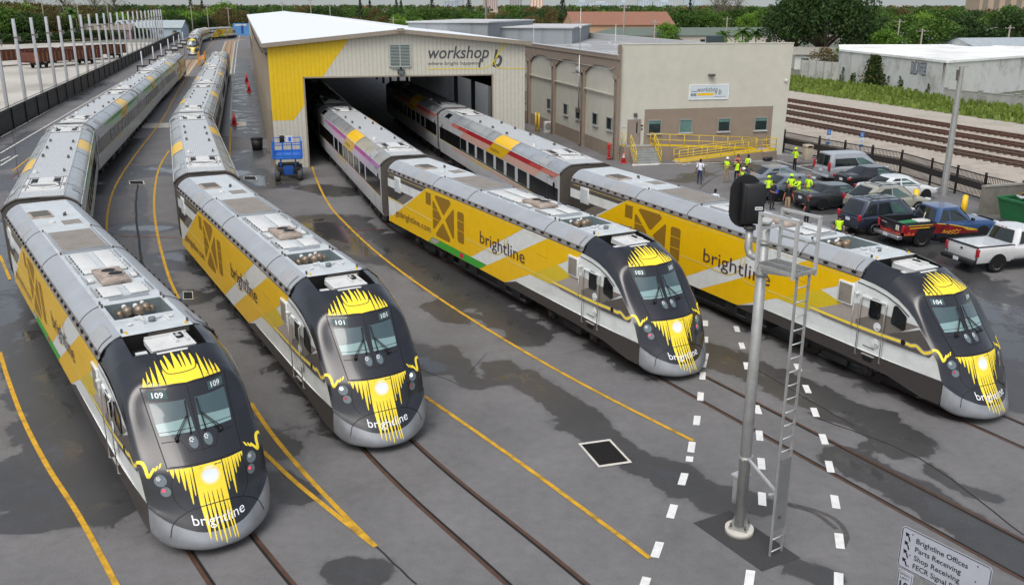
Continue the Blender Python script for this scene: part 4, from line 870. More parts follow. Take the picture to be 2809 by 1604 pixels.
def loco_parts(root, number, green, lit, red):
    loco_body(green).build('body', root)
    loco_roof().build('roof', root)
    # roof hatches and screens
    def hatch(name, x0, x1, y0, y1, frame, mesh, h=.06, fr=.07, z=4.1):
        q = MB(); q.box(((x0 + x1) / 2, (y0 + y1) / 2, z + h / 2 - .01), (x1 - x0, y1 - y0, h + .02), frame, bev=.015)
        q.box(((x0 + x1) / 2, (y0 + y1) / 2, z + h), (x1 - x0 - 2 * fr, y1 - y0 - 2 * fr, .02), mesh)
        return q.build(name, root)
    hatch('roof_hatch', 2.14, 3.34, -.84, -.08, RST, MSD); hatch('roof_vent', 4.25, 5.1, -.02, .66, RFW, MSH, .015, .03)
    hatch('radiator_screen', 6.2, 9.2, -.70, .70, SHO, MSH, .03, .03)
    for x0, x1 in ((9.85, 12.45), (14.2, 15.2)):
        for s in (-1, 1):
            q = MB(); q.box(((x0 + x1) / 2, s * .36, 4.125), (x1 - x0, .5, .05), PNW, bev=.012)
            for k in range(int((x1 - x0) / .35) + 1): q.box((x0 + .1 + k * .35, s * .62, 4.11), (.08, .04, .05), DGR)
            q.build('roof_panel', root)
    q = MB(); q.box((13.18, 0, 4.16), (1.6, .8, .13), RST, bev=.025)
    o = q.build('exhaust_plate', root)
    for x, y in ((12.95, -.02), (13.38, .1)):
        q = MB(); q.cyl((x, y, 4.245), (0, 0, 1), .235, .05, RST, 22); q.cyl((x, y, 4.272), (0, 0, 1), .2, .012, RUB, 22); q.build('exhaust_port', o)
    hq = MB()
    for x, y, z, rr in ((16.2, -.42, 3.88, .1), (16.35, -.24, 3.98, .13), (16.42, .04, 3.98, .14), (16.3, .25, 4.0, .12), (16.2, .42, 3.92, .09)):
        hq.tube([(x - .35, y, z), (x - .1, y, z), (x, y, z)], [.035, .05, rr * .8], HRN, 10); hq.ball((x + .02, y, z), rr, HRN, 12)
        hq.ball((x - .42, y, z), rr * .55, PNW, 8)
        hq.tube([(x - .2, y, z), (16.1, 0, 3.7)], .025, DGR, 6)
    hq.box((16.1, 0, 3.68), (.3, .35, .1), DGR); hq.build('horn', root)
    # air-conditioning tray in the cab roof recess
    q = MB(); q.poly([(18.85, -.42, 3.97), (19.78, -.42, 3.95), (19.78, .62, 3.95), (18.85, .62, 3.97)], PNW)
    q.box((19.3, .1, 3.88), (.9, 1.02, .12), PNW)
    for y0 in (.24, .5): q.box((19.2, y0, 4.0), (.55, .05, .06), PNW)
    q.box((18.9, .1, 4.0), (.05, 1.0, .07), PNW); q.box((19.5, -.62, 3.82), (.18, .26, .1), PNW)
    q.tube(smooth_pts([(19.05 + .16 * cos(a), .37 + .12 * sin(a), 4.0) for a in [i * .8 for i in range(9)]], 3), .03, RUB, 6)
    q.build('air_conditioner', root)
    # nose
    n = MB(); kb = NR_N * 9
    n.grid(ROWS[:kb + 1], BLK, True, False)
    full = [[V((x, y, z)) for x, y, z in ((18.6, .865, 4.06), (18.6, 1.05, 4.02), (18.6, 1.25, 3.85), (18.6, 1.435, 3.53))], [V((x, y, z)) for x, y, z in ((19.2, .868, 3.99), (19.2, 1.06, 3.95), (19.2, 1.25, 3.78), (19.2, 1.43, 3.49))]]
    h = len(ROWS[0]) // 2; ridge = h + 10
    full.append([ROWS[0][ridge], ROWS[0][ridge + 4], ROWS[0][ridge + 7], ROWS[0][-1]])
    sh = [catmull([full[i][j] for i in range(3)], 6) for j in range(4)]
    for s in (-1, 1): n.grid([[V((p[k].x, s * p[k].y, p[k].z)) for p in sh] for k in range(len(sh[0]))], BLK, True, s < 0)
    # crown and burst film
    xb = lambda y: 20.90 - .28 * (y / .965) ** 2
    cr = []
    for y, hw, tx in ((-.86, .05, 20.45), (-.755, .05, 20.33), (-.64, .055, 20.25), (-.50, .075, 20.12), (.50, .075, 20.11), (.63, .055, 20.27), (.735, .05, 20.33), (.84, .045, 20.44)):
        hw *= .86; cr.append([(y - hw, xb(y - hw)), (y + hw, xb(y + hw)), (y * .985 + hw * .55, (xb(y) + tx) / 2), (y * .97, tx), (y * .985 - hw * .55, (xb(y) + tx) / 2)])
    top = [(-.40, 20.42), (-.345, 20.15), (-.27, 20.46), (-.23, 20.0), (-.13, 20.46), (-.045, 19.92), (.045, 20.46), (.085, 20.06), (.135, 20.44), (.19, 19.97), (.27, 20.46), (.335, 20.1), (.40, 20.42)]
    for i in range(1, len(top) - 1, 2):
        a, b_, c = top[i - 1], top[i], top[i + 1]
        cr.append([(a[0] + .008, 20.5), (c[0] - .008, 20.5), (c[0] - .012, c[1]), (b_[0] + .015, b_[1] + .03), (b_[0], b_[1]), (b_[0] - .02, b_[1] + .04), (a[0] + .012, a[1])])
    cr.append([(-.41, 20.49), (.41, 20.49), (.41, xb(.41)), (.02, xb(0)), (.02, 20.49), (-.0, 20.49), (-.0, xb(0)), (-.41, xb(-.41))])
    drape(n, cr, TOP(.005), YBR, .1)
    for q in (smooth_pts([(-.36, 19.82), (-.38, 20.2), (-.37, 20.45), (-.28, 20.6), (0, 20.63), (.3, 20.58), (.38, 20.42), (.38, 20.2), (.37, 19.82)], 4),):
        drape(n, ribbon2d(q, .02), TOP(.009), RUB, .1)
    drape(n, [[(-.36, 19.87), (.37, 19.87), (.37, 19.80 + .085), (.37, 19.94), (-.36, 19.94)]], TOP(.006), PNW, .1)
    bu = []
    zt = 1.9
    for y, hw, z1 in ((-.845, .022, 1.86), (-.77, .045, 1.72), (-.67, .042, 1.62), (-.575, .045, 1.44), (-.475, .05, 1.14), (-.395, .03, 1.3), (.355, .03, 1.25), (.42, .03, 1.4), (.50, .045, 1.12), (.59, .04, 1.52), (.67, .04, 1.62), (.745, .035, 1.7), (.81, .03, 1.8)):
        bu.append([(y - hw, zt), (y - hw * .7, (zt + z1) / 2), (y - .012, z1 + .03), (y, z1), (y + .012, z1 + .03), (y + hw * .7, (zt + z1) / 2), (y + hw, zt)])
    bu.append([(-.345, zt), (-.345, 1.15), (.30, 1.15), (.30, zt)])
    fl = [(-.345, -.235, -.30, .44), (-.215, -.145, -.19, .37), (-.13, -.055, -.085, .36), (-.035, .055, .02, .27), (.075, .15, .12, .37), (.17, .235, .225, .33), (.235, .30, .29, .31)]
    for a, c, tx, tz in fl: bu.append([(a, 1.152), (a + .02, .75), (tx - .012, tz + .06), (tx, tz), (tx + .012, tz + .06), (c - .012, .75), (c, 1.152)])
    drape(n, bu, FRONT(.005), YBR, .1)
    drape(n, [disc2d((0, 1.66), .25, 28, .9)], FRONT(.008), GLO, .08)
    for x in (-.225, -.138, -.045, .065, .16): drape(n, [[(x - .004, 1.35), (x + .004, 1.35), (x + .013, 1.15), (x - .013, 1.15)]], FRONT(.008), BRN, .1)
    for s in (-1, 1):
        pth = smooth_pts([(14.18, 2.03), (14.27, 2.075), (14.37, 2.06), (14.46, 1.97), (14.52, 1.87), (14.57, 1.80), (14.61, 1.88), (14.645, 1.96)], 5)
        drape(n, ribbon2d(pth, .065), DIAG(s, .006), YBR, .06)
        for u0, z0 in ((14.69, 1.93), (14.745, 1.97)):
            drape(n, [[(u0 - .02, z0 - .04), (u0 + .02, z0 - .01), (u0 + .012, z0 + .07), (u0 - .02, z0 + .06)]], DIAG(s, .006), YBR, .06)
        drape(n, ribbon2d(smooth_pts([(s * .78, 1.78), (s * .85, 1.5), (s * .8, 1.2), (s * .62, 1.02)], 4), .012), FRONT(.004), RUB, .1)
    seam = smooth_pts([(-1.06, .55), (-.96, .81), (-.7, .98), (-.4, 1.07), (0, 1.1), (.4, 1.07), (.7, .98), (.96, .81), (1.06, .55)], 5)
    drape(n, ribbon2d(seam, .016), FRONT(.010), RUB, .1)
    vs, fs, wd = text2d('brightline', 1.0)
    kx, ky = 1.16 / wd, .2 / .72
    pl = [[(vs[i][0] * kx - .58, .705 + .05 * ((vs[i][0] * kx - .58) / .58) ** 2 + vs[i][1] * ky) for i in f] for f in fs]
    n.add([FRONT(.014)(*p) for q in pl for p in q], [[sum(len(pl[j]) for j in range(i)) + k for k in range(len(pl[i]))] for i in range(len(pl))], WLE)
    n.build('cab_nose', root, weld=False)
    bm_ = MB(); bm_.grid(ROWS[kb:], SIL, True)
    bl = []
    bm_.build('bumper', root)
    # windscreen
    wsp = MB(); tp = [(y / 10 * .965, 3.44) for y in range(-10, 11)]; bt = [(y / 10 * .845, 1.935) for y in range(10, -11, -1)]
    drape(wsp, [tp + bt], FRONT(.004), WSF, .12)
    drape(wsp, ribbon2d(tp + bt + tp[:1], .022) + ribbon2d([(0, 3.44), (0, 2.1)], .02), FRONT(.008), RUB, .12)
    drape(wsp, ribbon2d([(-.82, 2.38), (-.42, 2.38), (-.3, 2.16), (.3, 2.16), (.42, 2.38), (.82, 2.38)], .014), FRONT(.008), RUB, .12)
    wf = wsp.build('windscreen', root)
    for s in (-1, 1):
        g = MB(); drape(g, [[(s * .86, 3.14), (s * .1, 3.14), (s * .08, 2.78), (s * .84, 2.72)]], FRONT(.010), GLS, .12)
        drape(g, [[(s * .84, 2.72), (s * .08, 2.78), (s * .065, 2.5), (s * .815, 2.5)]], FRONT(.010), GLL, .12)
        drape(g, ribbon2d([(s * .825, 2.56), (s * .07, 2.57)], .012), FRONT(.013), GLD, .12); g.build('window_pane', wf)
        a = MB(); drape(a, [[(s * .86, 3.37), (s * .47, 3.37), (s * .46, 3.2), (s * .85, 3.2)]], FRONT(.011), NBD, .1)
        t2, f2, w2 = text2d(number, 1.0, 0, .02); kx, ky = .23 / w2, .115 / .72
        yc = s * .655
        a.add([FRONT(.016)(yc - .115 + x * kx, 3.23 + y * ky) for x, y in t2], f2, LON if False else WLE); a.build('number_board', wf)
        l = MB(); drape(l, [disc2d((s * .165, 2.31), .1, 20, 1.15)], FRONT(.012), LMP, .1)
        for i in range(6): drape(l, [disc2d((s * .165 - .03 + .035 * cos(i), 2.36 + .035 * sin(i)), .014, 6)], FRONT(.017), WLE, .1)
        l.build('spotlight', wf)
        wp = MB(); o_ = V((.07, 0, .04))
        pv, jt = V((21.57, s * .5, 2.4)) + o_, V((21.3, s * .15, 2.8)) + o_
        for dz in (0, .05): wp.tube([pv + V((0, s * dz, dz * .3)), jt + V((0, s * dz * .6, 0))], .011, RUB, 5)
        wp.tube([V((21.1, s * .13, 3.1)) + o_, jt, V((21.56, s * .17, 2.46)) + o_], .016, RUB, 5)
        wp.ball(pv, .05, RUB, 8); wp.build('wiper', root)
        hl = MB(); drape(hl, [disc2d((s * 1.03, 1.70), .125, 22, 1.02)], FRONT(.010), LMP, .07)
        for i in range(7):
            rr = 0 if i == 0 else .035
            drape(hl, [disc2d((s * 1.03 - .035 + rr * cos(i), 1.745 + rr * sin(i)), .017, 7)], FRONT(.016), LON if lit else PNW, .1)
        hl.build('headlight', root)
        tl = MB(); drape(tl, [disc2d((s * .965, 1.46), .105, 20, 1.02)], FRONT(.010), LMP, .07)
        drape(tl, [disc2d((s * .965 - .035, 1.49), .036, 12)], FRONT(.016), REDL if red else RED, .1); tl.build('tail_light', root)
        # side fittings
        S = lambda x, z, o=0: V((x, s * (ys(x) + o), z))
        d = MB(); pts = [(18.84, 1.2), (19.72, 1.2), (19.72, 2.93), (18.84, 2.96)]
        d.box(S(19.28, 3.0, .02), (1.0, .05, .05), WHT)
        for zz in (2.17, 1.64): d.cyl(S(19.5, zz, .02), (0, 1, 0), .14, .02, WHT, 18); d.box(S(19.55, zz - .03, .04), (.12, .03, .03), STL)
        d.box(S(19.28, 1.14, .03), (.5, .06, .03), STL)
        dr = d.build('door', root)
        g = MB(); rr = [(19.12 + .07, 2.4), (19.5, 2.42), (19.56, 2.5), (19.55, 2.96), (19.5, 3.03 - .01), (19.2, 3.03), (19.13, 2.96), (19.11, 2.47)]
        g.poly([S(x, z, .022) for x, z in rr], GLD); q = [S(x, z, .022) for x, z in rr]; g.tube(q + q[:1], .014, RUB, 5); g.build('window', dr)
        g = MB(); rr = [(20.03, 2.98), (20.08, 3.04), (20.16, 3.04), (20.5, 2.82), (20.52, 2.76), (20.52, 2.42), (20.45, 2.36), (20.02, 2.46), (20.0, 2.52)]
        q = [S(x, z, .02) for x, z in rr]; g.poly(q, GLD); g.tube(q + q[:1], .014, RUB, 5); g.build('cab_side_window', root)
        for x in (18.80, 19.78):
            g = MB(); g.tube([S(x, 1.02, .02), S(x, 1.06, .09), S(x, 2.92, .09), S(x, 2.97, .02)], .022, STL, 7); g.build('handrail', root)
        g = MB(); g.tube([S(18.49, 1.8, .05), S(18.49, 2.65, .05)], .012, STL, 5); g.build('handrail', root)
        g = MB(); g.box(S(18.1, 2.92, .03), (.66, .06, .74), WHT, bev=.015); g.box(S(18.1, 2.92, .062), (.54, .01, .62), MSH); g.build('vent_cover', root)
        g = MB(); g.box(S(1.4, 3.08, .02), (.76, .05, .78), WHT, bev=.012); g.box(S(1.4, 3.08, .048), (.62, .01, .64), RFW); g.build('equipment_door', root)
        g = MB(); g.box(S(18.59, 3.04, .06), (.12, .12, .1), PNW, bev=.03); g.build('marker_lamp', root)
    # running gear
    for xc in (4.6, 17.6):
        bo = MB()
        for s in (-1, 1):
            bo.box((xc, s * 1.08, .62), (3.7, .16, .24), UND, bev=.03); bo.box((xc, s * 1.12, .42), (1.2, .14, .26), UND, bev=.03)
            for dx in (-1.45, 1.45): bo.box((xc + dx, s * 1.1, .52), (.42, .22, .38), UND, bev=.04); bo.cyl((xc + dx, s * 1.2, .52), (0, 1, 0), .13, .12, WHL, 12)
            for dx in (-.6, .6): bo.cyl((xc + dx, s * 1.02, .8), (0, 0, 1), .16, .3, UND, 10)
            bo.tube([(xc - .8, s * 1.22, .86), (xc + .9, s * 1.22, .7)], .05, UND, 6)
        bo.box((xc, 0, .6), (2.6, 1.9, .3), UND)
        g = bo.build('bogie', root)
        for dx in (-1.45, 1.45):
            wl = MB()
            for s in (-1, 1): wl.cyl((xc + dx, s * .75, .53), (0, 1, 0), .53, .13, WHL, 26); wl.cyl((xc + dx, s * .67, .53), (0, 1, 0), .56, .03, WHL, 26)
            wl.cyl((xc + dx, 0, .53), (0, 1, 0), .09, 1.4, WHL, 10); wl.build('wheelset', g)
    t = MB(); t.box((11.1, 0, .62), (6.2, 2.5, .62), UND, bev=.08)
    for s in (-1, 1):
        for x in (8.6, 9.7, 12.4, 13.6): t.box((x, s * 1.22, .7), (.7, .3, .42), UND, bev=.05)
        t.tube([(7.6, s * 1.3, .5), (14.4, s * 1.3, .5)], .05, UND, 6)
    t.build('fuel_tank', root)
    c = MB(); c.box((-.3, 0, .8), (.75, .3, .25), UND, bev=.04); c.box((-.65, 0, .8), (.15, .4, .36), UND, bev=.05)
    for y in (-.6, .5): c.tube([(0, y, 1.0), (-.25, y, .7), (-.5, y, .95)], .03, RUB, 6)
    c.build('coupler', root)
    g = MB(); g.box((20.6, 0, .3), (2.4, 1.8, .3), UND, bev=.05)
    for s in (-1, 1): g.poly([(20.8, s * .9, .18), (21.3, s * 1.0, .5), (21.9, s * .95, .5), (21.5, s * .8, .12)], MGR)
    g.build('rail_guard', root)
# ------------------------------------------------------------------ coaches
CL = 26.75
CWH = mat('coach_silver_white', '#C9CBCC', .34, .1, var=.05, coat=.2, dirt='#85837e', damt=.3)
CRF = ribbed('coach_ribbed_roof', '#BCC0C1', 1, .105, .5, .45, .1, .62)
CSH = mat('coach_bright_shoulder', '#A9AFB3', .2, .35, var=.10, scale=1.2, dirt='#5c5d5e', damt=.5, dscale=.7)
CBK = mat('coach_window_band', '#1B1A1B', .1, var=.1, spec=.6)
CEN = mat('coach_end_grey', '#57524D', .5, var=.1)
CGL = mat('coach_window_glass', '#191C1E', .07, var=.2, scale=.7, spec=.7)
PIL = mat('coach_pillar_grey', '#B5B7B8', .4, var=.05)
def theme(name, main, mid, light, pale): return [mat(f'{name}_{k}', c, .36, var=.05, coat=.2) for k, c in zip(('deep', 'mid', 'light', 'pale'), (main, mid, light, pale))]
THEMES = {'green': theme('coach_green', '#35A02E', '#5FAF55', '#8DBE86', '#B4CBB0'), 'pink': theme('coach_magenta', '#C2409A', '#BD6AB0', '#C289BD', '#CDB9CC'),
          'red': theme('coach_red', '#B41F2B', '#C24A45', '#D07E70', '#D2A897'), 'blue': theme('coach_blue', '#3E86B8', '#6BA3C6', '#94BBD2', '#BACDD8'), 'orange': theme('coach_orange', '#D8842C', '#DD9C55', '#E0B27D', '#DCCBB0')}
WX = [6.75 + 2.2 * k for k in range(7)]
def coach(root, th):
    T = THEMES[th]; b = MB()
    zt, zb, hw = 3.74, 1.02, 1.5
    rot = [lambda x, y, z: (x, y, z), lambda x, y, z: (CL - x, -y, z)]
    for Rr in rot:
        S = lambda x, z, o=0: Rr(x, -(hw + o), z)
        P = lambda pts, m, o: b.poly([S(x, z, o) for x, z in pts], m)
        lower = [(zb, 1.40), (1.3, 1.47), (1.9, 1.5)]
        b.grid([[Rr(x, -y, z) for z, y in lower] for x in (0, CL)], CWH, True)
        P([(0, 1.9), (CL, 1.9), (CL, zt), (0, zt)], CWH, 0)
        e = .004
        def slab(x0, x1, z0, z1, m, o=e, k=2.35):       # a band piece with raked ends
            P([(x0 - k * (zt - z0), z0), (x1 - k * (zt - z0), z0), (x1 - k * (zt - z1), z1), (x0 - k * (zt - z1), z1)], m, o)
        P([(.25, 2.12), (6.6, 2.12), (6.6, 2.97), (.25, 2.97)], CBK, e)
        P([(21.95, 2.12), (CL - .25, 2.12), (CL - .25, 2.97), (21.95, 2.97)], CBK, e)
        P([(.25, 2.05), (CL - .25, 2.05), (CL - .25, 2.12), (.25, 2.12)], CBK, e)
        P([(.25, 2.02), (CL - .25, 2.02), (CL - .25, 2.05), (.25, 2.05)], YLN, 2 * e)
        for x0, x1, m in ((4.6, 6.6, T[2]), (6.6, 8.9, T[1]), (8.9, 15.0, T[0]), (18.5, 22.4, T[0]), (22.4, 24.4, T[1]), (24.4, 26.7, T[2])): slab(x0, x1, 3.44, zt - .01, m)
        for x0, x1, m in ((8.3, 15.0, T[3]), (18.5, 24.6, T[3])): slab(x0, x1, 2.99, 3.44, m)
        slab(15.0, 18.5, 2.99, zt - .005, YEL, 2 * e)
        def low(x0, x1, z0, z1, m, o=e):
            k = 1.9; pts = lambda z: -(hw + o) if z >= 1.9 else -(1.40 + (z - zb) / (1.9 - zb) * .1 + o + .012)
            b.poly([Rr(x0 - k * (1.95 - z0), pts(z0), z0), Rr(x1 - k * (1.95 - z0), pts(z0), z0), Rr(x1 - k * (1.95 - z1), pts(z1), z1), Rr(x0 - k * (1.95 - z1), pts(z1), z1)], m)
        for x0, x1, m in ((3.0, 6.0, T[1]), (6.0, 10.4, T[0]), (14.2, 18.4, T[0]), (18.4, 21.6, T[1])): low(x0, x1, 1.2, 1.62, m)
        for x0, x1, m in ((4.5, 10.4, T[3]), (14.2, 22.4, T[3])): low(x0, x1, 1.62, 1.94, m)
        low(10.4, 14.2, 1.2, 1.94, YEL, 2 * e)
        letters(b, 'brightline', lambda x, y: S(14.35 + x, 3.2 + y, 3 * e), LET, width=1.9, height=.22)
        # narrow vertical joints and door outline
        for q in ribbon2d([(24.9, 1.1), (24.9, 3.34), (26.25, 3.34), (26.25, 1.1)], .03): P(q, CEN, 2 * e)
        for q in ribbon2d([(.5, 1.1), (.5, 3.34), (1.85, 3.34), (1.85, 1.1)], .03): P(q, CEN, 2 * e)
        b.box(Rr(25.5, -(hw + .01), 3.45), (.5, .04, .04), CEN)
    b.poly([(0, -1.4, zb), (CL, -1.4, zb), (CL, 1.4, zb), (0, 1.4, zb)], UND)
    prof = [(1.40, zb), (1.5, 1.9), (1.5, 3.74), (1.39, 3.9), (1.17, 4.08), (.88, 4.2)]
    for x, s in ((-.001, -1), (CL + .001, 1)):
        b.poly([(x, y, z) for y, z in prof] + [(x, -y, z) for y, z in prof[::-1]], CEN)
        b.box((x + s * .12, 0, 2.35), (.24, 1.3, 2.5), RUB, bev=.05)
    b.build('body', root)
    r = MB(); sh = [(1.5, 3.74), (1.45, 3.84), (1.33, 3.97), (1.12, 4.1), (.88, 4.2)]
    for s in (-1, 1):
        xs = (0, 15.0, 18.5, CL) if s < 0 else (0, CL - 18.5, CL - 15.0, CL)
        for i in range(3):
            r.grid([[(x, s * y, z) for y, z in sh] for x in xs[i:i + 2]], YEL if i == 1 else CSH, True, s > 0)
        for x in (3.2, 8.0, 13.4, 18.8, 23.6): r.tube([(x, s * y, z + .004) for y, z in sh], .012, CEN, 4)
        r.bar((0, s * 1.505, 3.75), (CL, s * 1.505, 3.75), .03, .03, PIL)
        for x0 in (1.9, CL - 3.4):
            q = [(x, s * (y + .012), z + .012) for x in (x0, x0 + 1.3) for y, z in sh[1:4]]
            r.grid([q[:3], q[3:]], LOU if x0 > 9 else GLD, True, s > 0)
        for x in (0, CL): r.tube([(x, s * y, z) for y, z in sh] + [(x, 0, 4.21)], .05, CEN, 5)
    r.poly([(0, -.88, 4.2), (CL, -.88, 4.2), (CL, .88, 4.2), (0, .88, 4.2)], CRF)
    for s in (-1, 1): r.bar((0, s * .875, 4.215), (CL, s * .875, 4.215), .03, .04, PIL)
    for x in (4.7, CL - 5.0): r.box((x, 0, 4.21), (.05, 1.74, .03), CEN)
    r.build('roof', root)
    for x0, sg in ((4.5, -1), (CL - 4.8, 1)):
        q = MB(); xa, xb_ = x0, x0 + sg * 3.2; xc = (xa + xb_) / 2
        q.box((xc, 0, 4.215), (3.2, 1.66, .03), PNW)
        for s in (-1, 1):
            q.box((xa + sg * .75, s * .47, 4.237), (1.05, .26, .02), RUB); q.box((xa + sg * 1.95, s * .5, 4.237), (.95, .26, .02), RUB)
            q.box((xa + sg * 1.5, s * .42, 4.25), (.12, .16, .04), PNW); q.box((xc, s * .68, 4.235), (3.1, .02, .02), CEN)
            q.box((xa + sg * 2.0, s * .78, 4.237), (.7, .08, .02), MSH)
        q.box((xa + sg * .7, 0, 4.25), (1.2, .62, .05), PNW)
        q.tube([(xa + sg * 2.2 + .5 * cos(a), .58 * sin(a), 4.25) for a in [i * 2 * pi / 24 for i in range(25)]], .05, PNW, 6)
        q.cyl((xa + sg * 2.2, 0, 4.238), (0, 0, 1), .48, .02, FAN, 24); q.build('cooling_unit', root)
    for x in (9.2, 12.2, 15.3):
        for s in (-1, 1):
            q = MB(); q.box((x + (.5 if s > 0 else -.4), s * .62, 4.25), (.22, .13, .1), DGR, bev=.02); q.box((x + (.5 if s > 0 else -.4), s * .62, 4.32), (.1, .1, .06), DGR); q.build('roof_bracket', root)
    q = MB(); q.cyl((CL - 6.6, -.62, 4.23), (0, 0, 1), .13, .06, PNW, 14); q.ball((CL - 6.6, -.62, 4.26), .1, PNW, 8); q.build('antenna', root)
    q = MB(); q.box((CL - 6.7, .62, 4.24), (.3, .1, .06), DGR); q.box((CL - 6.6, .62, 4.3), (.06, .06, .1), DGR); q.build('antenna', root)
    for k, Rr in enumerate(rot):
        for x in WX:
            g = MB(); o = hw + .012
            g.poly([Rr(a, -o, z) for a, z in ((x + .04, 2.17), (x + 1.53, 2.17), (x + 1.57, 2.21), (x + 1.57, 2.9), (x + 1.53, 2.94), (x + .04, 2.94), (x, 2.9), (x, 2.21))], CGL)
            fr = [Rr(a, -o, z) for a, z in ((x, 2.17), (x + 1.57, 2.17), (x + 1.57, 2.94), (x, 2.94), (x, 2.17))]
            g.tube(fr, .018, RUB, 4); g.build('window', root)
        for x in (25.75, 1.0):
            g = MB(); o = hw + .016
            g.poly([Rr(a, -o, z) for a, z in ((x, 2.5), (x + .3, 2.5), (x + .3, 3.15), (x + .24, 3.22), (x + .06, 3.22), (x, 3.15))], GLD); g.build('door_window', root)
    for xc in (4.2, CL - 4.2):
        g = MB()
        for s in (-1, 1):
            g.box((xc, s * 1.05, .62), (3.4, .15, .2), UND, bev=.03)
            for dx in (-1.3, 1.3): g.box((xc + dx, s * 1.1, .5), (.36, .2, .34), UND, bev=.03)
            g.cyl((xc, s * 1.0, .82), (0, 0, 1), .2, .35, UND, 12)
        g.box((xc, 0, .6), (2.4, 1.9, .24), UND); o = g.build('bogie', root)
        for dx in (-1.3, 1.3):
            wl = MB()
            for s in (-1, 1): wl.cyl((xc + dx, s * .75, .46), (0, 1, 0), .46, .13, WHL, 24)
            wl.cyl((xc + dx, 0, .46), (0, 1, 0), .09, 1.4, WHL, 10); wl.build('wheelset', o)
    t = MB()
    for x, l in ((8.2, 2.0), (11.0, 2.6), (14.4, 3.0), (18.0, 2.2)): t.box((x, 0, .72), (l, 2.5, .55), UND, bev=.05)
    t.build('underframe', root)
# ------------------------------------------------------------------ the trains: rear-end spot on the rails and heading of the front end
def pose(o, p, q): o.location = (p[0], p[1], 0); o.rotation_euler = (0, 0, atan2(q[1] - p[1], q[0] - p[0]))
LOCOS = [('103', (-5.23, 48.07), -61.17, True, False, True, 'locomotive numbered 103 with a green strip, in front of the shed opening'),
         ('109', (-19.32, 36.97), -55.88, True, False, True, 'locomotive numbered 109 heading the train beside the long black fence'),
         ('101', (-14.43, 42.95), -60.94, False, True, False, 'locomotive numbered 101 with headlamps lit, between the trains of locomotives 109 and 103'),
         ('104', (4.20, 45.31), -63.68, False, False, False, 'locomotive numbered 104 behind the signal mast, alongside the parked cars')]
GL_ = 'yellow and white locomotives with sunburst noses'
protos = {}
for num, p, hd, green, lit, red, lab in LOCOS:
    if not protos:
        o = empty('locomotive', (p[0], p[1], 0), R(hd), lab, 'locomotive', GL_); loco_parts(o, num, green, lit, red); protos['loco'] = o
    else:
        o = dup(protos['loco'], (p[0], p[1], 0), R(hd), lab, GL_, skip=('body', 'windscreen', 'headlight', 'tail_light') )
        tmp = empty('scratch', (0, 0, 0)); loco_parts(tmp, num, green, lit, red)
        for ch in list(tmp.children):
            if ch.name.split('.')[0] in ('body', 'windscreen', 'headlight', 'tail_light'): ch.parent = o
            else:
                for g in list(ch.children): bpy.data.objects.remove(g)
                bpy.data.objects.remove(ch)
        bpy.data.objects.remove(tmp)
    protos[num] = o
def train(first, spots, th, labels, group):
    for i, ((p, q), lab) in enumerate(zip(spots, labels)):
        if th not in protos:
            o = empty('coach', (0, 0, 0), 0, lab, 'train coach', group); coach(o, th); protos[th] = o
        else: o = dup(protos[th], label=lab, group=group)
        pose(o, p, q)
        d = hypot(q[0] - p[0], q[1] - p[1]); k = (d - CL) / 2 / d        # centred between its couplings
        o.location = (p[0] + (q[0] - p[0]) * k, p[1] + (q[1] - p[1]) * k, 0)
train('109', [((-29.75, 61.9), (-19.6, 37.35)), ((-36.6, 86.9), (-29.72, 62.1)), ((-43.95, 112.9), (-36.65, 87.1)), ((-51.1, 138.8), (-44.0, 113.1))], 'green',
      ['white and green coach coupled directly behind locomotive 109', 'white and green coach that is second behind locomotive 109', 'white and green coach that is third behind locomotive 109', 'white and green coach next to the yellow rear locomotive at the black fence'], 'green coaches of the fence side train')
train('101', [((-23.85, 68.6), (-14.6, 43.3)), ((-31.05, 94.3), (-23.9, 68.8)), ((-38.3, 119.8), (-31.1, 94.5)), ((-45.5, 145.0), (-38.35, 120.0))], 'blue',
      ['silver roofed coach with blue sides coupled directly behind locomotive 101', 'silver roofed blue coach that is second behind locomotive 101', 'silver roofed blue coach that is third behind locomotive 101', 'silver roofed blue coach beside the yellow steel frame'], 'blue coaches behind locomotive 101')
train('103', [((-13.98, 73.9), (-5.5, 48.35)), ((-21.6, 100.2), (-14.05, 74.2))], 'pink',
      ['white and magenta coach half inside the shed opening', 'magenta coach standing wholly inside the dark shed'], 'magenta coaches behind locomotive 103')
train('104', [((-4.3, 71.6), (3.9, 45.6)), ((-11.8, 98.0), (-4.35, 71.9))], 'red',
      ['white and red coach coupled behind locomotive 104', 'red coach in the shade of the shed behind the first red coach'], 'red coaches behind locomotive 104')
ang = R(105.9)
for (x, y), lab in (((-51.3, 139.4), 'rear locomotive with a yellow side at the far end of the green train'), ((-45.65, 145.7), 'pale roofed rear locomotive at the far end of the blue train')):
    dup(protos['104'], (x, y, 0), ang, lab, GL_)
# the train coming in far beyond: leading engine, coaches round the bend, engine at its tail
FT = [(-76.9, 227.0), (-84.2, 250.6), (-92.4, 276.6), (-100.6, 303.2), (-106.0, 328.6), (-106.2, 352)]
o = dup(protos['109'], (FT[1][0], FT[1][1], 0), atan2(FT[0][1] - FT[1][1], FT[0][0] - FT[1][0]), 'distant locomotive facing the camera with red tail lamps on the far curve', GL_)
train('far', [(FT[2], FT[1]), (FT[3], FT[2]), (FT[4], FT[3])], 'orange', ['distant coach behind the far facing locomotive', 'distant coach in the middle of the curve', 'distant coach ahead of the far yellow locomotive'], 'coaches on the far curve')
dup(protos['103'], (FT[4][0] + .1, FT[4][1] + .3, 0), R(83), 'distant yellow sided locomotive at the tail of the train on the curve', GL_)
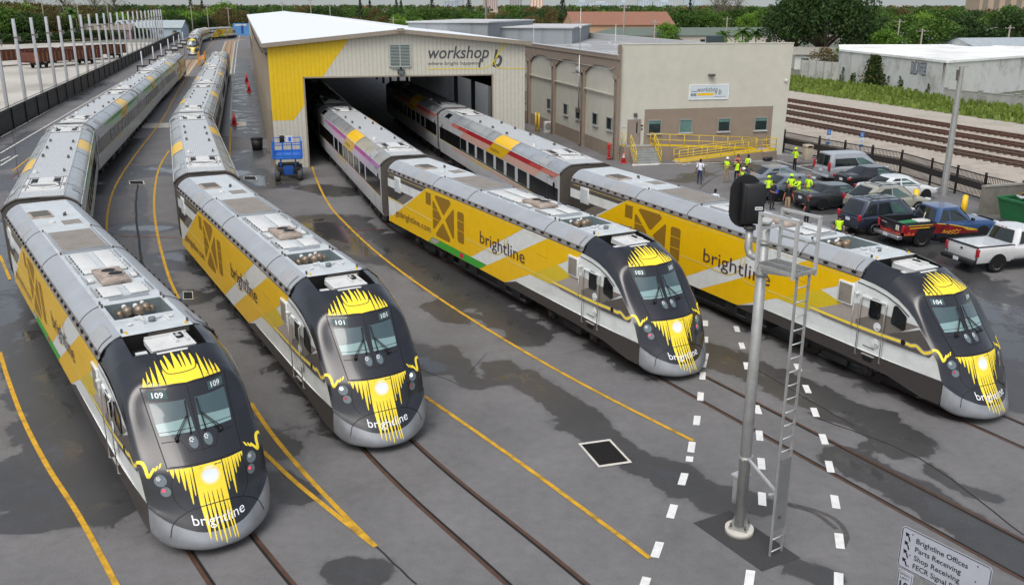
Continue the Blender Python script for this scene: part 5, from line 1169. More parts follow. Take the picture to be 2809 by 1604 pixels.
# ------------------------------------------------------------------ signal mast with its platform and ladder
GLV = mat('galvanised_steel', '#A9AAA8', .42, .45, var=.1, scale=4, dirt='#7d7a74', damt=.4, dscale=3)
GLB = mat('bright_aluminium', '#C9CBCB', .35, .45, var=.06)
CNB = mat('base_concrete_white', '#C9C6BC', .85, var=.1, dirt='#8b877d', damt=.4)
SBK = mat('signal_black', '#16171A', .42, var=.1)
mx, my = 5.36, 18.86
rz = atan2(17.97 - my, 5.96 - mx)                    # from the mast towards the ladder
ms = empty('signal_mast', (mx, my, 0), rz, 'tall grey tubular signal mast with a railed platform and ladder on the fresh asphalt patch', 'signal mast')
k = MB(); k.tube([(0, 0, .12), (0, 0, 4.0), (0, 0, 7.45)], [.135, .12, .105], GLV, 20); k.cyl((0, 0, 7.5), (0, 0, 1), .135, .1, CAP, 20); k.tube([(0, 0, 7.0), (0, 0, 7.06)], .13, GLV, 18); k.tube([(0, 0, 6.3), (0, 0, 6.4)], .135, GLV, 18); k.build('pole', ms)
k = MB(); k.cyl((0, 0, .07), (0, 0, 1), .33, .14, CNB, 28); k.box((0, 0, .17), (.42, .42, .05), GLV, rz=.5)
for a in range(4): k.cyl((.24 * cos(a * pi / 2 + .5 + pi / 4), .24 * sin(a * pi / 2 + .5 + pi / 4), .22), (0, 0, 1), .025, .14, DGR, 8)
for a in range(6): k.poly([(.12 * cos(a * pi / 3), .12 * sin(a * pi / 3), .2), (.2 * cos(a * pi / 3), .2 * sin(a * pi / 3), .2), (.125 * cos(a * pi / 3), .125 * sin(a * pi / 3), .5)], GLV)
k.build('base', ms)
LXD = 1.09; zp = 6.62                                # ladder distance and platform height
k = MB()
for i in range(16): k.bar((.16 + i * .062, -.34, zp), (.16 + i * .062, .34, zp), .012, .03, GLV)
for y in (-.34, .34, 0): k.bar((.12, y, zp), (1.12, y, zp), .03, .07, GLV)
k.bar((.12, -.34, zp), (.12, .34, zp), .04, .09, GLV); k.bar((1.12, -.34, zp), (1.12, .34, zp), .04, .07, GLV)
for y in (-.1, .1): k.bar((.1, y, zp - .16), (1.0, y, zp - .05), .03, .12, GLV)
k.build('platform', ms)
k = MB(); zt = zp + 1.12
for y, z1 in ((-.34, zt), (.34, zt)):
    k.bar((.14, y, zp - .1), (.14, y, z1), .06, .06, GLB); k.bar((1.1, y, zp - .1), (1.1, y, z1), .06, .06, GLB); k.bar((.11, y, z1), (1.13, y, z1), .065, .05, GLB); k.bar((.14, y, zp + .55), (1.1, y, zp + .55), .03, .04, GLV)
k.bar((.14, -.34, zt - .35), (.14, .34, zt - .35), .04, .05, GLB); k.tube([(1.1, .34, zp + .6), (1.0, .1, zp + .62), (1.08, -.33, zp + .3)], .015, GLV, 5)
k.build('guard_rail', ms)
la = MB(); 
for y in (-.19, .19): la.bar((LXD, y, .02), (LXD, y, zp + .02), .05, .035, GLV)
la.build('ladder', ms); lad = ms.children[-1]
for i in range(21):
    z = .12 + i * .31
    if .72 < z < 2.0 and False: continue
    q = MB(); q.tube([(LXD, -.19, z), (LXD, .19, z)], .016, GLB, 7); q.build('rung', lad)
q = MB(); q.box((LXD + .03, 0, 1.55), (.012, .36, 1.75), mat('ladder_guard_grey', '#7F8182', .45, .3, var=.08)); q.box((LXD + .05, -.05, 1.0), (.04, .06, .05), DGR); q.build('ladder_guard', ms)
q = MB(); q.bar((.1, 0, 1.95), (LXD, -.05, 1.5), .05, .05, GLB); q.bar((LXD - .12, -.28, 1.55), (LXD - .02, .1, 1.5), .05, .04, GLB); q.tube([(0, 0, 1.9), (0, 0, 2.0)], .14, GLV, 18); q.bar((.05, -.15, 1.95), (.05, .2, 1.95), .03, .05, GLB); q.build('brace', ms)
q = MB(); q.box((-.21, .16, 1.0), (.22, .3, .7), GLV, bev=.015); q.box((-.22, .16, 1.37), (.28, .36, .05), GLB); q.tube([(-.2, .16, .65), (-.24, .16, .3), (-.16, .1, 0)], .05, DGR, 8); q.build('junction_box', ms)
# signal head on its bracket: seen from behind
hd = MB(); hx, hz_ = -.42, 7.0
q = MB(); q.tube([(0, 0, zp + .05), (-.25, 0, zp + .05), (-.36, 0, zp + .08), (-.42, 0, zp + .2), (-.42, 0, zp + .62)], .085, GLV, 14); q.cyl((-.42, 0, zp + .66), (0, 0, 1), .13, .08, DGR, 16); q.build('bracket', ms)
sh_ = empty('railway_signal', ms.matrix_basis @ V((-.42, 0, zp + .70)), 0, 'black backed signal head with a small white tag on top of the bent mast pipe', 'signal')
q = MB(); q.box((0, -.02, .5), (.46, .34, .86), SBK, bev=.03); q.box((.02, -.2, .5), (.4, .03, .78), SBK, bev=.01); q.build('housing', sh_)
q = MB(); pl = [(.34 * cos(a), .36 * sin(a) + .72) for a in [pi * i / 12 for i in range(13)]] + [(.34 * cos(a), .36 * sin(a) + .28) for a in [pi + pi * i / 12 for i in range(13)]]
q.prism(pl, .15, .18, SBK, lambda x, z, h: (x - .1, h, z)); q.build('backplate', sh_)
for z in (.75, .28):
    q = MB(); rows = [[(-.0 + .15 * cos(a), yy, z + .15 * sin(a)) for a in [-.3 + i * (pi + .6) / 14 for i in range(15)]] for yy in (.16, .5)]; q.grid(rows, SBK, True); q.build('hood', sh_)
q = MB(); q.box((.1, -.222, .42), (.16, .008, .07), PNW)
for i in range(5): q.box((.05 + i * .025, -.228, .42), (.012, .004, .035), DGR)
q.build('tag', sh_)
# ------------------------------------------------------------------ guide sign at the corner
ta, tb = at(2420 + 220 / 3.743, 1400 + 130 / 3.743, 2.75), at(2420 + 1150 / 3.743, 1400 + 580 / 3.743, 2.75)
dx_ = (tb - ta); dx_.z = 0; WS = dx_.length; HS = .86
gs = empty('direction_sign', (ta.x, ta.y, 0), atan2(dx_.y, dx_.x), 'white road sign listing offices and receiving doors with four black arrows', 'sign')
SWH = mat('sign_white_sheet', '#AEB1BB', .45, var=.04, dirt='#8f9096', damt=.3); SBL = mat('sign_black_print', '#17181b', .5, var=0)
q = MB(); rr = .05; pts = [(rr, 0), (WS - rr, 0), (WS, rr), (WS, HS - rr), (WS - rr, HS), (rr, HS), (0, HS - rr), (0, rr)]
q.prism(pts, -.006, .006, SWH, lambda x, z, h: (x, h, 2.75 - HS + z), GLV)
q.build('plate', gs)
q = MB(); F = lambda x, z: (x, -.0095, 2.75 - HS + z)
loop = [(rr + .015, .02), (WS - rr - .015, .02), (WS - .02, rr + .015), (WS - .02, HS - rr - .015), (WS - rr - .015, HS - .02), (rr + .015, HS - .02), (.02, HS - rr - .015), (.02, rr + .015), (rr + .015, .02)]
for a in ribbon2d(loop, .014): q.poly([F(*p) for p in a], SBL)
for i, (tx, wd) in enumerate((('Brightline Offices', .97), ('Parts Receiving', .87), ('Shop Receiving', .87), ('FECR Signal Bldg', .93))):
    z0 = HS - .235 - i * .175; letters(q, tx, lambda x, y: F(.30 + x, z0 + y), SBL, width=wd, height=.105, bold=.012)
    ax, az = .135, z0 + .05
    q.poly([F(ax - .055, az + .075), F(ax + .03, az + .06), F(ax - .04, az - .01)], SBL)
    for a in ribbon2d([(ax - .02, az + .035), (ax + .02, az + .0), (ax + .045, az - .075)], .028): q.poly([F(*p) for p in a], SBL)
for x, z in ((.22, HS - .1), (.22, .33), (.22, .1), (WS - .25, HS - .1), (WS - .25, HS - .4), (WS - .25, .12)): q.cyl(F(x, z), (0, 1, 0), .014, .008, DGR, 10)
q.build('lettering', gs)
q = MB()
for x in (.5, WS - .5): q.bar((x, .04, 0), (x, .04, 2.7), .06, .04, GLV)
q.build('post', gs)
q = MB(); q.box((.2, -.02, 1.58), (.3, .01, .58), SWH, bev=.004); q.build('speed_plate', gs)
q = MB(); F2 = lambda x, z: (.2 + x, -.03, 1.58 + z)
for a in ribbon2d([(-.13, -.27), (.13, -.27), (.13, .27), (-.13, .27), (-.13, -.27)], .012): q.poly([F2(*p) for p in a], SBL)
letters(q, 'SPEED', lambda x, y: F2(-.105 + x, .19 + y), SBL, width=.21, height=.05); letters(q, 'LIMIT', lambda x, y: F2(-.09 + x, .11 + y), SBL, width=.18, height=.05); letters(q, '10', lambda x, y: F2(-.09 + x, -.1 + y), SBL, width=.18, height=.17, bold=.02); letters(q, 'MPH', lambda x, y: F2(-.09 + x, -.2 + y), SBL, width=.18, height=.05)
q.build('speed_lettering', gs)
q = MB(); q.bar((.2, .0, 0), (.2, .0, 1.9), .05, .03, GLV); q.build('post', gs)
# ------------------------------------------------------------------ tall square pole by the iron fence
pz = at(2280 + 1480 / 4.82, 520 + 65 / 4.82); pp = empty('camera_pole', pz, 0, 'tall square galvanised pole with a camera bracket by the iron fence', 'pole')
q = MB(); q.tube([(0, 0, 0), (0, 0, 8.15)], [.24, .17], GLV, 8, smooth=False); q.build('post', pp)
q = MB(); q.box((0, 0, 8.18), (.75, .2, .06), GLV); q.box((-.25, -.1, 7.85), (.14, .16, .3), DGR); q.box((-.3, -.18, 7.55), (.1, .1, .4), DGR); q.build('camera_bracket', pp)
# ------------------------------------------------------------------ black screened fence along the yard
BFN = mat('fence_black_screen', '#1D1E21', .55, var=.18, scale=.5, bump=.25, bscale=3); BFR = mat('fence_black_rail', '#101113', .5)
FD = lambda l, s=0: sl(-22.55 + s, l)
bf = empty('privacy_fence', FD(0), R(105.9), 'long black screened fence that runs the length of the yard', 'fence')
q = MB()
n = 150
for i in range(n):
    a, c = 3.0 * i + 10, 3.0 * i + 13; jg = 0
    q.poly([(a, jg, .05), (c, 0, .05), (c, 0, 2.05), (a, 0, 2.05)], BFN)
q.build('screen', bf)
q = MB(); q.bar((10, 0, 2.1), (460, 0, 2.1), .16, .1, BFR); q.bar((10, -.03, 1.65), (460, -.03, 1.65), .05, .05, BFR); q.bar((10, -.03, .1), (460, -.03, .1), .1, .12, BFR); q.bar((10, .3, 2.2), (460, .3, 2.2), .05, .05, BFR); q.build('rail', bf)
for i in range(60):
    q = MB(); q.box((10 + i * 6.1, -.06, 1.05), (.12, .1, 2.1), BFR); q.build('post', bf)
# row of tall grey posts behind it
u_b = [(120, 1050), (295, 965), (455, 890), (590, 840), (705, 790), (812, 744), (905, 700), (980, 670), (1055, 640), (1118, 612), (1180, 586), (1240, 560), (1292, 536), (1340, 514), (1385, 494), (1425, 476), (1462, 460), (1498, 444), (1530, 431), (1556, 420), (1580, 409), (1604, 399), (1626, 390), (1645, 382)]
PST = mat('galvanised_post', '#A7AAAE', .45, .4, var=.08)
gp = None
for i, (u, v) in enumerate(u_b):
    p = at(u / 3.64, v / 3.64, 1.9); p = V((p.x, p.y, 0)) + V((-LY, LX, 0)) * .55
    if gp is None:
        gp = empty('steel_post', p, R(15), 'tall grey steel post with a dark clamp behind the black fence', 'post', 'row of tall grey posts behind the black fence')
        q = MB(); q.box((0, 0, 5.15), (.34, .26, 10.3), PST, bev=.02); q.build('shaft', gp)
        q = MB(); q.box((0, 0, 8.3), (.44, .36, .12), DGR); q.box((.35, -.1, 8.15), (.36, .2, .5), DGR); q.tube([(.2, 0, 8.3), (.5, -.2, 7.7)], .04, RUB, 5); q.build('clamp', gp)
    else:
        o = dup(gp, p, R(15) + random.uniform(-.05, .05)); o.rotation_euler.x = random.uniform(-.006, .006)
# lamp units standing along the fence
lm = None
for i, (u, v) in enumerate([(1418, 668), (1530, 605), (1610, 568), (1680, 508), (1735, 468), (1785, 447), (1824, 415)]):
    p = at(u / 3.64, v / 3.64, 3.6)
    if lm is None:
        lm = empty('yard_lamp', (p.x, p.y, 0), R(15), 'black framed flood lamp on a pale post between the fence and the green train', 'lamp', 'black lamps in a row along the black fence')
        q = MB(); q.tube([(0, 0, 0), (0, 0, 5.6)], .09, PST, 8); q.build('post', lm)
        q = MB(); q.box((0, -.2, 3.6), (1.5, .5, .16), RUB, bev=.03); q.box((0, -.2, 2.75), (1.35, .5, .3), RUB, bev=.03)
        for x in (-.66, .66): q.box((x, -.2, 3.15), (.12, .5, .9), RUB)
        q.box((0, -.18, 3.2), (1.2, .2, .34), PNW); q.build('lamp_head', lm)
    else: dup(lm, (p.x, p.y, 0))
# ------------------------------------------------------------------ iron picket fence by the car park and the big concrete wall at its end
IRN = mat('iron_fence_brown_black', '#241F1D', .5, var=.15)
ip = [(22.7, 78.3), (22.95, 77.4), (24.6, 73.4), (28.2, 66.0), (28.75, 62.3), (29.6, 56.6), (34, 43), (38, 30)]
ipf = empty('picket_fence', (0, 0, 0), 0, 'brown black iron picket fence between the car park and the main line', 'fence')
PKT = MB(); RLS = MB()
for a, c in zip(ip, ip[1:]):
    a, c = V((*a, 0)), V((*c, 0)); L = (c - a).length; n = int(L / .13)
    for z in (.25, 1.25, 1.68): RLS.bar(a + V((0, 0, z)), c + V((0, 0, z)), .05, .06, IRN)
    for i in range(n): p = a.lerp(c, i / n); PKT.box((p.x, p.y, .95), (.028, .028, 1.55), IRN)
    for i in range(max(1, int(L / 2.4))):
        p = a.lerp(c, i / max(1, int(L / 2.4))); q = MB(); q.box((p.x, p.y, .95), (.12, .12, 1.9), IRN); q.build('post', ipf)
PKT.build('pickets', ipf); ipf.children[-1].name = 'picket_panel'; RLS.build('rail', ipf)
q = MB(); 
for i in range(len(ip) - 1):
    a, c = V((*ip[i], 0)), V((*ip[i + 1], 0)); n_ = V((c.y - a.y, a.x - c.x, 0)).normalized() * .06
    q.poly([tuple(a + n_)[:2] + (.75,), tuple(c + n_)[:2] + (.75,), tuple(c + n_)[:2] + (1.2,), tuple(a + n_)[:2] + (1.2,)], mat('fence_dark_mesh', '#2a2523', .8, var=.3, scale=8))
q.build('mesh_strip', ipf)
q = MB(); a, c = V((27.4, 52.6, 0)), V((38, 51.2, 0)); q.bar(V((27.6, 52.9, .85)), V((34.5, 55.2, .85)), .22, 1.7, mat('old_concrete_wall', '#77756C', .9, var=.12, bump=.3, dirt='#4f4d47', damt=.5)); q.bar(V((27.6, 52.9, 1.74)), V((34.5, 55.2, 1.74)), .3, .1, mat('old_concrete_cap', '#8A887F', .9))
tag(q.build('concrete_wall'), 'weathered grey concrete bin wall behind the green dumpster', 'wall')
# dumpster
dm = empty('dumpster', (28.3, 50.3, 0), R(17), 'open green dumpster numbered in white and heaped with rubbish', 'dumpster'); DGN = mat('dumpster_green', '#1E6B3C', .5, var=.12, dirt='#3f4a3c', damt=.5, dscale=2)
q = MB(); v = [(-.1, -.9, .25), (5.2, -.9, .25), (5.2, .9, .25), (-.1, .9, .25), (-.35, -1.1, 1.45), (5.5, -1.1, 1.45), (5.5, 1.1, 1.45), (-.35, 1.1, 1.45)]
q.add(v, [(0, 1, 2, 3), (0, 1, 5, 4), (1, 2, 6, 5), (2, 3, 7, 6), (3, 0, 4, 7)], DGN)
for a, c in ((4, 5), (5, 6), (6, 7), (7, 4)): q.bar(v[a], v[c], .12, .12, DGN)
for x in (.9, 2.4, 3.9): q.bar((x, -.96, .3), (x, -1.12, 1.4), .1, .08, DGN)
letters(q, '1351', lambda x, y: (.95 + x, -1.10 - (y * .1), .75 + y), PNW, width=.95, height=.36); q.build('body', dm)
RBG = mat('rubbish_bag', '#3a3d45', .35, var=.4, scale=5); RBW = mat('rubbish_white', '#C8CCD0', .6, var=.2); RBB = mat('rubbish_wood', '#9A7448', .8, var=.2)
q = MB()
for i in range(26):
    m_ = random.choice([RBG, RBG, RBW, RBB, RBG]); x, y = random.uniform(.3, 5), random.uniform(-.7, .7)
    if m_ is RBG: q.ball((x, y, 1.35 + random.uniform(0, .25)), random.uniform(.2, .4), m_, 7, (1.2, 1, .7))
    else: q.box((x, y, 1.5 + random.uniform(0, .3)), (random.uniform(.3, .9), .3, .06), m_, rot=M.Rotation(random.uniform(-.6, .6), 3, 'X') @ M.Rotation(random.uniform(0, 3), 3, 'Z'))
q.box((3.5, .2, 1.9), (1.6, .9, .05), RBB, rot=M.Rotation(.9, 3, 'X') @ M.Rotation(.4, 3, 'Z'))
o = tag(q.build('rubbish_heap'), 'heap of bags and boards piled in the green dumpster', 'rubbish', kind='stuff'); o.location = dm.location; o.rotation_euler = dm.rotation_euler
# ------------------------------------------------------------------ small yard things
CNR = mat('cone_red_orange', '#C22B2E', .5, var=.08); CNW = mat('cone_white_band', '#DADADA', .5)
def cone(x, y, s, label, bands=True):
    o = empty('traffic_cone', (x, y, 0), .3, label, 'cone', None); q = MB(); q.box((0, 0, .03 * s), (.42 * s, .42 * s, .05 * s), CNR, bev=.01); q.tube([(0, 0, .05 * s), (0, 0, .74 * s)], [.15 * s, .035 * s], CNR, 14); q.build('body', o)
    if bands: q = MB(); q.tube([(0, 0, .36 * s), (0, 0, .48 * s)], [.103 * s, .083 * s], CNW, 14); q.tube([(0, 0, .54 * s), (0, 0, .6 * s)], [.077 * s, .065 * s], CNW, 14); q.build('reflective_band', o)
cone(8.75, 71.6, 1.15, 'red and white banded traffic cone by the office steps'); cone(-28.74, 95.4, 1.7, 'red cone on the pale slab beside the blue train', False)
cone(-42.5, 149.6, 1.8, 'red cone by the shed side wall, the more distant of two', False); cone(-37.4, 132.4, 1.8, 'red cone by the shed side wall, the nearer of two', False)
q = MB(); q.tube([(0, 0, 0), (0, 0, 1.35)], .09, CNR, 10); q.cyl((0, 0, .15), (0, 0, 1), .17, .12, CNR, 12); q.cyl((0, 0, 1.2), (0, 0, 1), .15, .1, CNR, 12); q.cyl((.08, -.14, 1.0), (.4, -1, 0), .07, .2, CNR, 10); q.cyl((-.1, -.12, 1.0), (-.6, -1, 0), .07, .2, CNR, 10)
tag(q.build('fire_hydrant', loc=(7.75, 73.2, 0)), 'red fire department standpipe at the foot of the office downpipe', 'hydrant')
BYL = mat('bollard_yellow', '#E3B81C', .45, var=.05)
for (x, y, r_, h_), lab in (((2.3, 90.0, .08, 1.9), 'slim yellow bollard beside the wall unit, the one nearer the shed'), ((2.58, 89.2, .08, 1.9), 'slim yellow bollard beside the wall unit, the one nearer the office'), ((24.35, 54.3, .16, 1.25), 'stout yellow bollard between the beige and the navy sport utility'), ((26.6, 52.8, .16, 1.2), 'stout yellow bollard behind the blue pickup cab')):
    q = MB(); q.tube([(0, 0, 0), (0, 0, h_)], r_, BYL, 14); q.ball((0, 0, h_), r_, BYL, 10, (1, 1, .4)); tag(q.build('bollard', loc=(x, y, 0)), lab, 'bollard')
ac = empty('air_conditioner_unit', (3.55, 89.4, 0), R(15), 'white outdoor air conditioning unit against the office side wall', 'air conditioner'); q = MB(); q.box((0, 0, .6), (.95, .42, 1.0), PNW, bev=.03); q.box((0, 0, .06), (1.1, .6, .1), CON); q.build('body', ac)
q = MB(); q.cyl((-.1, -.215, .62), (0, 1, 0), .36, .02, FAN, 22); q.build('fan', ac); q = MB(); q.tube([(.48, .05, .4), (.9, .2, .3), (1.1, .3, .8), (1.1, .35, 1.9)], .05, PNW, 7); q.build('pipe', ac)
tb_ = empty('litter_bin', (23.65, 73.15, 0), R(14), 'beige concrete litter bin in front of the iron fence', 'bin'); q = MB(); TBN = mat('bin_beige', '#A59A86', .85, var=.1); q.box((0, 0, .5), (.62, .62, 1.0), TBN, bev=.03); q.build('body', tb_); q = MB(); q.box((0, 0, 1.12), (.68, .68, .24), TBN, bev=.06); q.box((0, -.345, 1.1), (.4, .02, .12), RUB); q.build('lid', tb_)
bn = MB(); bn.tube([(0, 0, 0), (0, 0, .95)], [.42, .5], mat('black_bin', '#1c1c1e', .6, var=.2), 18); bn.cyl((0, 0, .98), (0, 0, 1), .53, .08, RUB, 18); bn.cyl((0, 0, 1.01), (0, 0, 1), .45, .04, GRO, 18); tag(bn.build('rubbish_bin', loc=(-21.75, 78.1, 0)), 'black round rubbish bin beside the shed side wall', 'bin')
HBL = mat('accessible_sign_blue', '#2F6FB0', .5, var=.05)
for (x, y), lab in (((25.85, 74.6), 'blue and white accessible parking sign behind the silver van, the one nearer the office'), ((28.0, 73.2), 'blue and white accessible parking sign over the van roof, the one away from the office')):
    o = empty('parking_sign', (x - .55, y - 1.1, 0), R(15), lab, 'sign'); q = MB(); q.bar((0, 0, 0), (0, 0, 2.3), .06, .05, GLV); q.build('post', o)
    q = MB(); q.box((0, -.04, 2.15), (.36, .02, .42), HBL, bev=.008); q.box((0, -.04, 1.68), (.34, .02, .44), PNW, bev=.008); q.box((0, -.04, 1.3), (.34, .02, .2), HBL); q.build('plate', o)
    q = MB(); q.ball((0, -.055, 2.27), .03, PNW, 6); q.tube([(0, -.055, 2.24), (0, -.055, 2.12), (.06, -.055, 2.11), (.08, -.055, 2.03)], .014, PNW, 5); q.tube([(-.05 + .07 * cos(a) + .04, -.055, 2.08 + .07 * sin(a)) for a in [.9 + i * .5 for i in range(10)]], .011, PNW, 5)
    for i in range(3): q.box((0, -.053, 1.8 - i * .1), (.22, .004, .035), HBL)
    q.build('symbol', o)
# drains
def drain(c, label, name='drain_grate'):
    c = [V((x, y, 0)) for x, y in c]; o = empty(name, c[0], 0, label, 'drain'); c = [p - c[0] for p in c]; m_ = sum(c, V()) / 4
    q = MB(); inn = [m_ + (p - m_) * .86 for p in c]
    for i in range(4): a, b2, d2, e2 = c[i], c[(i + 1) % 4], inn[(i + 1) % 4], inn[i]; q.poly([(p.x, p.y, .016) for p in (a, b2, d2, e2)], CNB)
    q.build('frame', o); q = MB(); q.poly([(p.x, p.y, .008) for p in inn], GRO)
    for i in range(1, 12): a, b2 = inn[0].lerp(inn[3], i / 12), inn[1].lerp(inn[2], i / 12); q.bar((a.x, a.y, .014), (b2.x, b2.y, .014), .02, .01, mat('grate_iron', '#2d2c2b', .5, .5))
    for i in range(1, 26): a, b2 = inn[0].lerp(inn[1], i / 26), inn[3].lerp(inn[2], i / 26); q.bar((a.x, a.y, .014), (b2.x, b2.y, .014), .008, .008, mat('grate_iron', '#2d2c2b', .5, .5))
    q.build('grate', o)
drain([(1.87, 23.4), (2.81, 23.68), (3.27, 22.27), (2.33, 21.99)], 'large white framed drain grate in the open asphalt between locomotives 101 and 103')
def dsq(u0, v0, u1, v1, lab): a = [av(u0, v0), av(u1, v0), av(u1 + (u1 - u0) * .08, v1), av(u0 + (u1 - u0) * .05, v1)]; drain([(p.x, p.y) for p in a], lab)
dsq(605, 441, 637, 450, 'small pale framed drain grate near the blue lift'); dsq(320, 453, 357, 462, 'small dark drain grate between the tracks of locomotives 109 and 101'); dsq(455, 728, 480, 748, 'small drain grate in a puddle beside locomotive 109')
# speed hump-like wheel chock and dropped bag near the ramp
q = MB(); q.ball((0, 0, .16), .22, RUB, 8, (1.7, .8, .8)); q.ball((.3, .02, .2), .16, RUB, 7); tag(q.build('black_bag', loc=(20.3, 72.6, 0)), 'black bag lying on the hatched paving at the end of the ramp', 'bag')
# blue scissor lift in front of the shed corner
LBL = mat('lift_blue', '#1F66C0', .42, var=.08); LBD = mat('lift_dark_blue', '#173F86', .45, var=.1)
sc_ = empty('scissor_lift', (-15.75, 64.0, 0), R(13), 'blue scissor lift with its platform lowered in front of the yellow shed corner', 'lift')
q = MB(); q.box((0, .9, .72), (1.5, 2.4, .5), UND, bev=.05); q.box((0, -.32, .75), (.75, .1, .62), LBD, bev=.02); q.build('chassis', sc_)
for sx in (-.78, .78):
    for yy in (0, 1.9): w_ = MB(); w_.cyl((sx, yy, .42), (1, 0, 0), .42, .34, mat('lift_tyre_grey', '#4d4b48', .8, var=.15), 22); w_.cyl((sx * 1.23, yy, .42), (1, 0, 0), .2, .03, LBL, 14); w_.build('wheel', sc_)
q = MB()
for i in range(3):
    z = 1.1 + i * .14
    for sx in (-.5, .5): q.bar((sx, -.3, z), (sx, 2.2, z + .1), .08, .09, LBL)
for i in range(4): q.box((0, -.36, .55 + i * .17), (.5, .05, .05), LBL)
q.build('scissor_stack', sc_)
q = MB(); z0 = 1.62; q.box((0, .9, z0), (1.95, 2.7, .16), LBL, bev=.02)
for a, c in (((-.95, -.42), (.95, -.42)), ((-.95, 2.2), (.95, 2.2)), ((-.95, -.42), (-.95, 2.2)), ((.95, -.42), (.95, 2.2))):
    for z in (z0 + .55, z0 + 1.08): q.bar((*a, z), (*c, z), .05, .06, LBL)
    n = 3
    for i in range(n + 1): p = V((*a, 0)).lerp(V((*c, 0)), i / n); q.bar((p.x, p.y, z0), (p.x, p.y, z0 + 1.08), .06, .06, LBL)
    q.bar((*a, z0 + .12), (*c, z0 + .12), .04, .2, LBL)
for x in (-.97, .97): q.box((x, -.45, z0 + .6), (.14, .1, 1.2), LBL)
q.build('platform', sc_)
q = MB(); q.box((-.35, 2.1, z0 + 1.0), (.34, .2, .5), RUB, bev=.03); q.box((.15, 2.14, z0 + 1.0), (.5, .03, .5), PNW); q.box((.2, 2.12, z0 + .98), (.2, .02, .3), LBL); q.build('control_box', sc_)
# yellow steel frame by the blue train and red and white work stand
yf = empty('work_platform', at(430 + 890 / 7.28, 130 + 400 / 7.28), R(106), 'orange yellow steel work platform beside the far blue coaches', 'work platform'); OYL = mat('frame_orange_yellow', '#C98A1E', .5, var=.1)
q = MB()
for x in (0, 3, 6, 9):
    for y in (-.6, .6): q.bar((x, y, 0), (x, y, 2.6), .1, .1, OYL)
    q.bar((x, -.6, 1.4), (x, .6, 1.4), .1, .1, OYL)
for y in (-.6, .6):
    for z in (1.4, 2.0, 2.6): q.bar((0, y, z), (9, y, z), .08, .08, OYL)
    q.bar((0, y, 0), (3, y, 1.4), .08, .1, OYL)
q.box((4.5, 0, 1.42), (9, 1.1, .06), OYL); q.build('frame', yf)
q = MB(); q.bar((9.5, 0, .9), (16, .2, 1.1), .2, .2, mat('stand_faded_red', '#A98A86', .7, var=.2)); q.bar((9.5, .2, 0), (9.5, .2, 1.2), .15, .15, PNW); q.bar((16, .2, 0), (16, .2, 1.4), .2, .2, PNW); q.box((12.5, 0, .6), (5, .8, .2), PNW); q.build('ramp', yf)
bx = empty('container', at(490 + 2110 / 12.135, 50 + 600 / 12.135), R(10), 'blue and white equipment cabin at the far end of the shed', 'cabin'); q = MB(); q.box((0, 0, 2.3), (6.5, 4, 4.6), mat('cabin_blue', '#4E86B8', .6, var=.15, scale=.5)); q.box((.3, -2.03, 2.4), (.9, .06, 3.2), LBD); q.box((-.2, -2.03, 4.0), (4.5, .06, .5), PNW); q.build('body', bx)
# rusty gondola wagons in the concrete yard
GRU = mat('wagon_rust_brown', '#5B342A', .85, var=.25, scale=1.2, dirt='#33211c', damt=.6, dscale=.6); GRT = mat('wagon_rust_tan', '#8A5F3A', .85, var=.3, scale=1.5, dirt='#4d3226', damt=.6, dscale=.9)
def wagon(p, q_, label):
    p, q_ = V((*p, 0)), V((*q_, 0)); L = (q_ - p).length; o = empty('gondola_wagon', p, atan2(q_.y - p.y, q_.x - p.x), label, 'wagon', 'rusty gondola wagons'); hb = 3.0; w_ = 1.5
    k = MB(); k.box((L / 2, 0, 1.2), (L, 2 * w_, .25), GRU)
    for y in (-w_, w_): k.box((L / 2, y, 2.1), (L, .14, 1.8), GRU)
    for x in (.07, L - .07): k.box((x, 0, 2.1), (.14, 2 * w_, 1.8), GRU)
    for y in (-w_, w_): k.bar((0, y, hb), (L, y, hb), .22, .16, GRU)
    k.build('body', o); k = MB(); n = int(L / 1.1)
    for i in range(n + 1):
        for s_ in (-1, 1): k.box((i * L / n, s_ * (w_ + .12), 2.05), (.16, .14, 1.7), GRT)
    k.build('side_post', o)
    for x in (L * .15, L * .85):
        k = MB(); k.box((x, 0, .75), (2.4, 2.2, .4), UND)
        for dx in (-.9, .9):
            for y in (-.8, .8): k.cyl((x + dx, y, .46), (0, 1, 0), .46, .14, UND, 18)
        k.build('bogie', o)
ga, gb = at(150 / 5.1, 930 / 5.1, 0), at(570 / 5.1, 905 / 5.1, 0)
wagon((-104.5, 183.5), (-97, 202), 'rusty brown gondola wagon, first of the coupled pair beyond the grey posts'); wagon((-93.2, 181), (-88.5, 199.5), 'rusty gondola wagon with blue graffiti beside the first brown one'); wagon((-96.3, 203.5), (-91.5, 221), 'tan brown gondola wagon behind the other two beyond the posts')
# orange loader by the greenery
ld = empty('wheel_loader', at(820 / 5.1, 560 / 5.1), R(30), 'orange wheel loader parked against the greenery of the concrete yard', 'loader'); LOR = mat('loader_orange', '#C9772B', .6, var=.2)
q = MB(); q.box((0, 0, 1.9), (4.5, 2.2, 1.2), LOR, bev=.1); q.box((-3.2, 0, 1.2), (1.6, 2.8, 1.4), LOR, bev=.2); q.bar((-1, 0, 2), (-3, 0, 1.2), .5, .4, LOR); q.build('body', ld); q = MB(); q.box((.3, 0, 3.2), (1.8, 1.8, 1.6), WGL, bev=.1); q.box((.3, 0, 4.05), (2, 2, .15), LOR); q.build('cab', ld)
for x in (-1.3, 1.4):
    for y in (-1.1, 1.1): q = MB(); q.cyl((x, y, .8), (0, 1, 0), .8, .6, RUB, 16); q.build('wheel', ld)
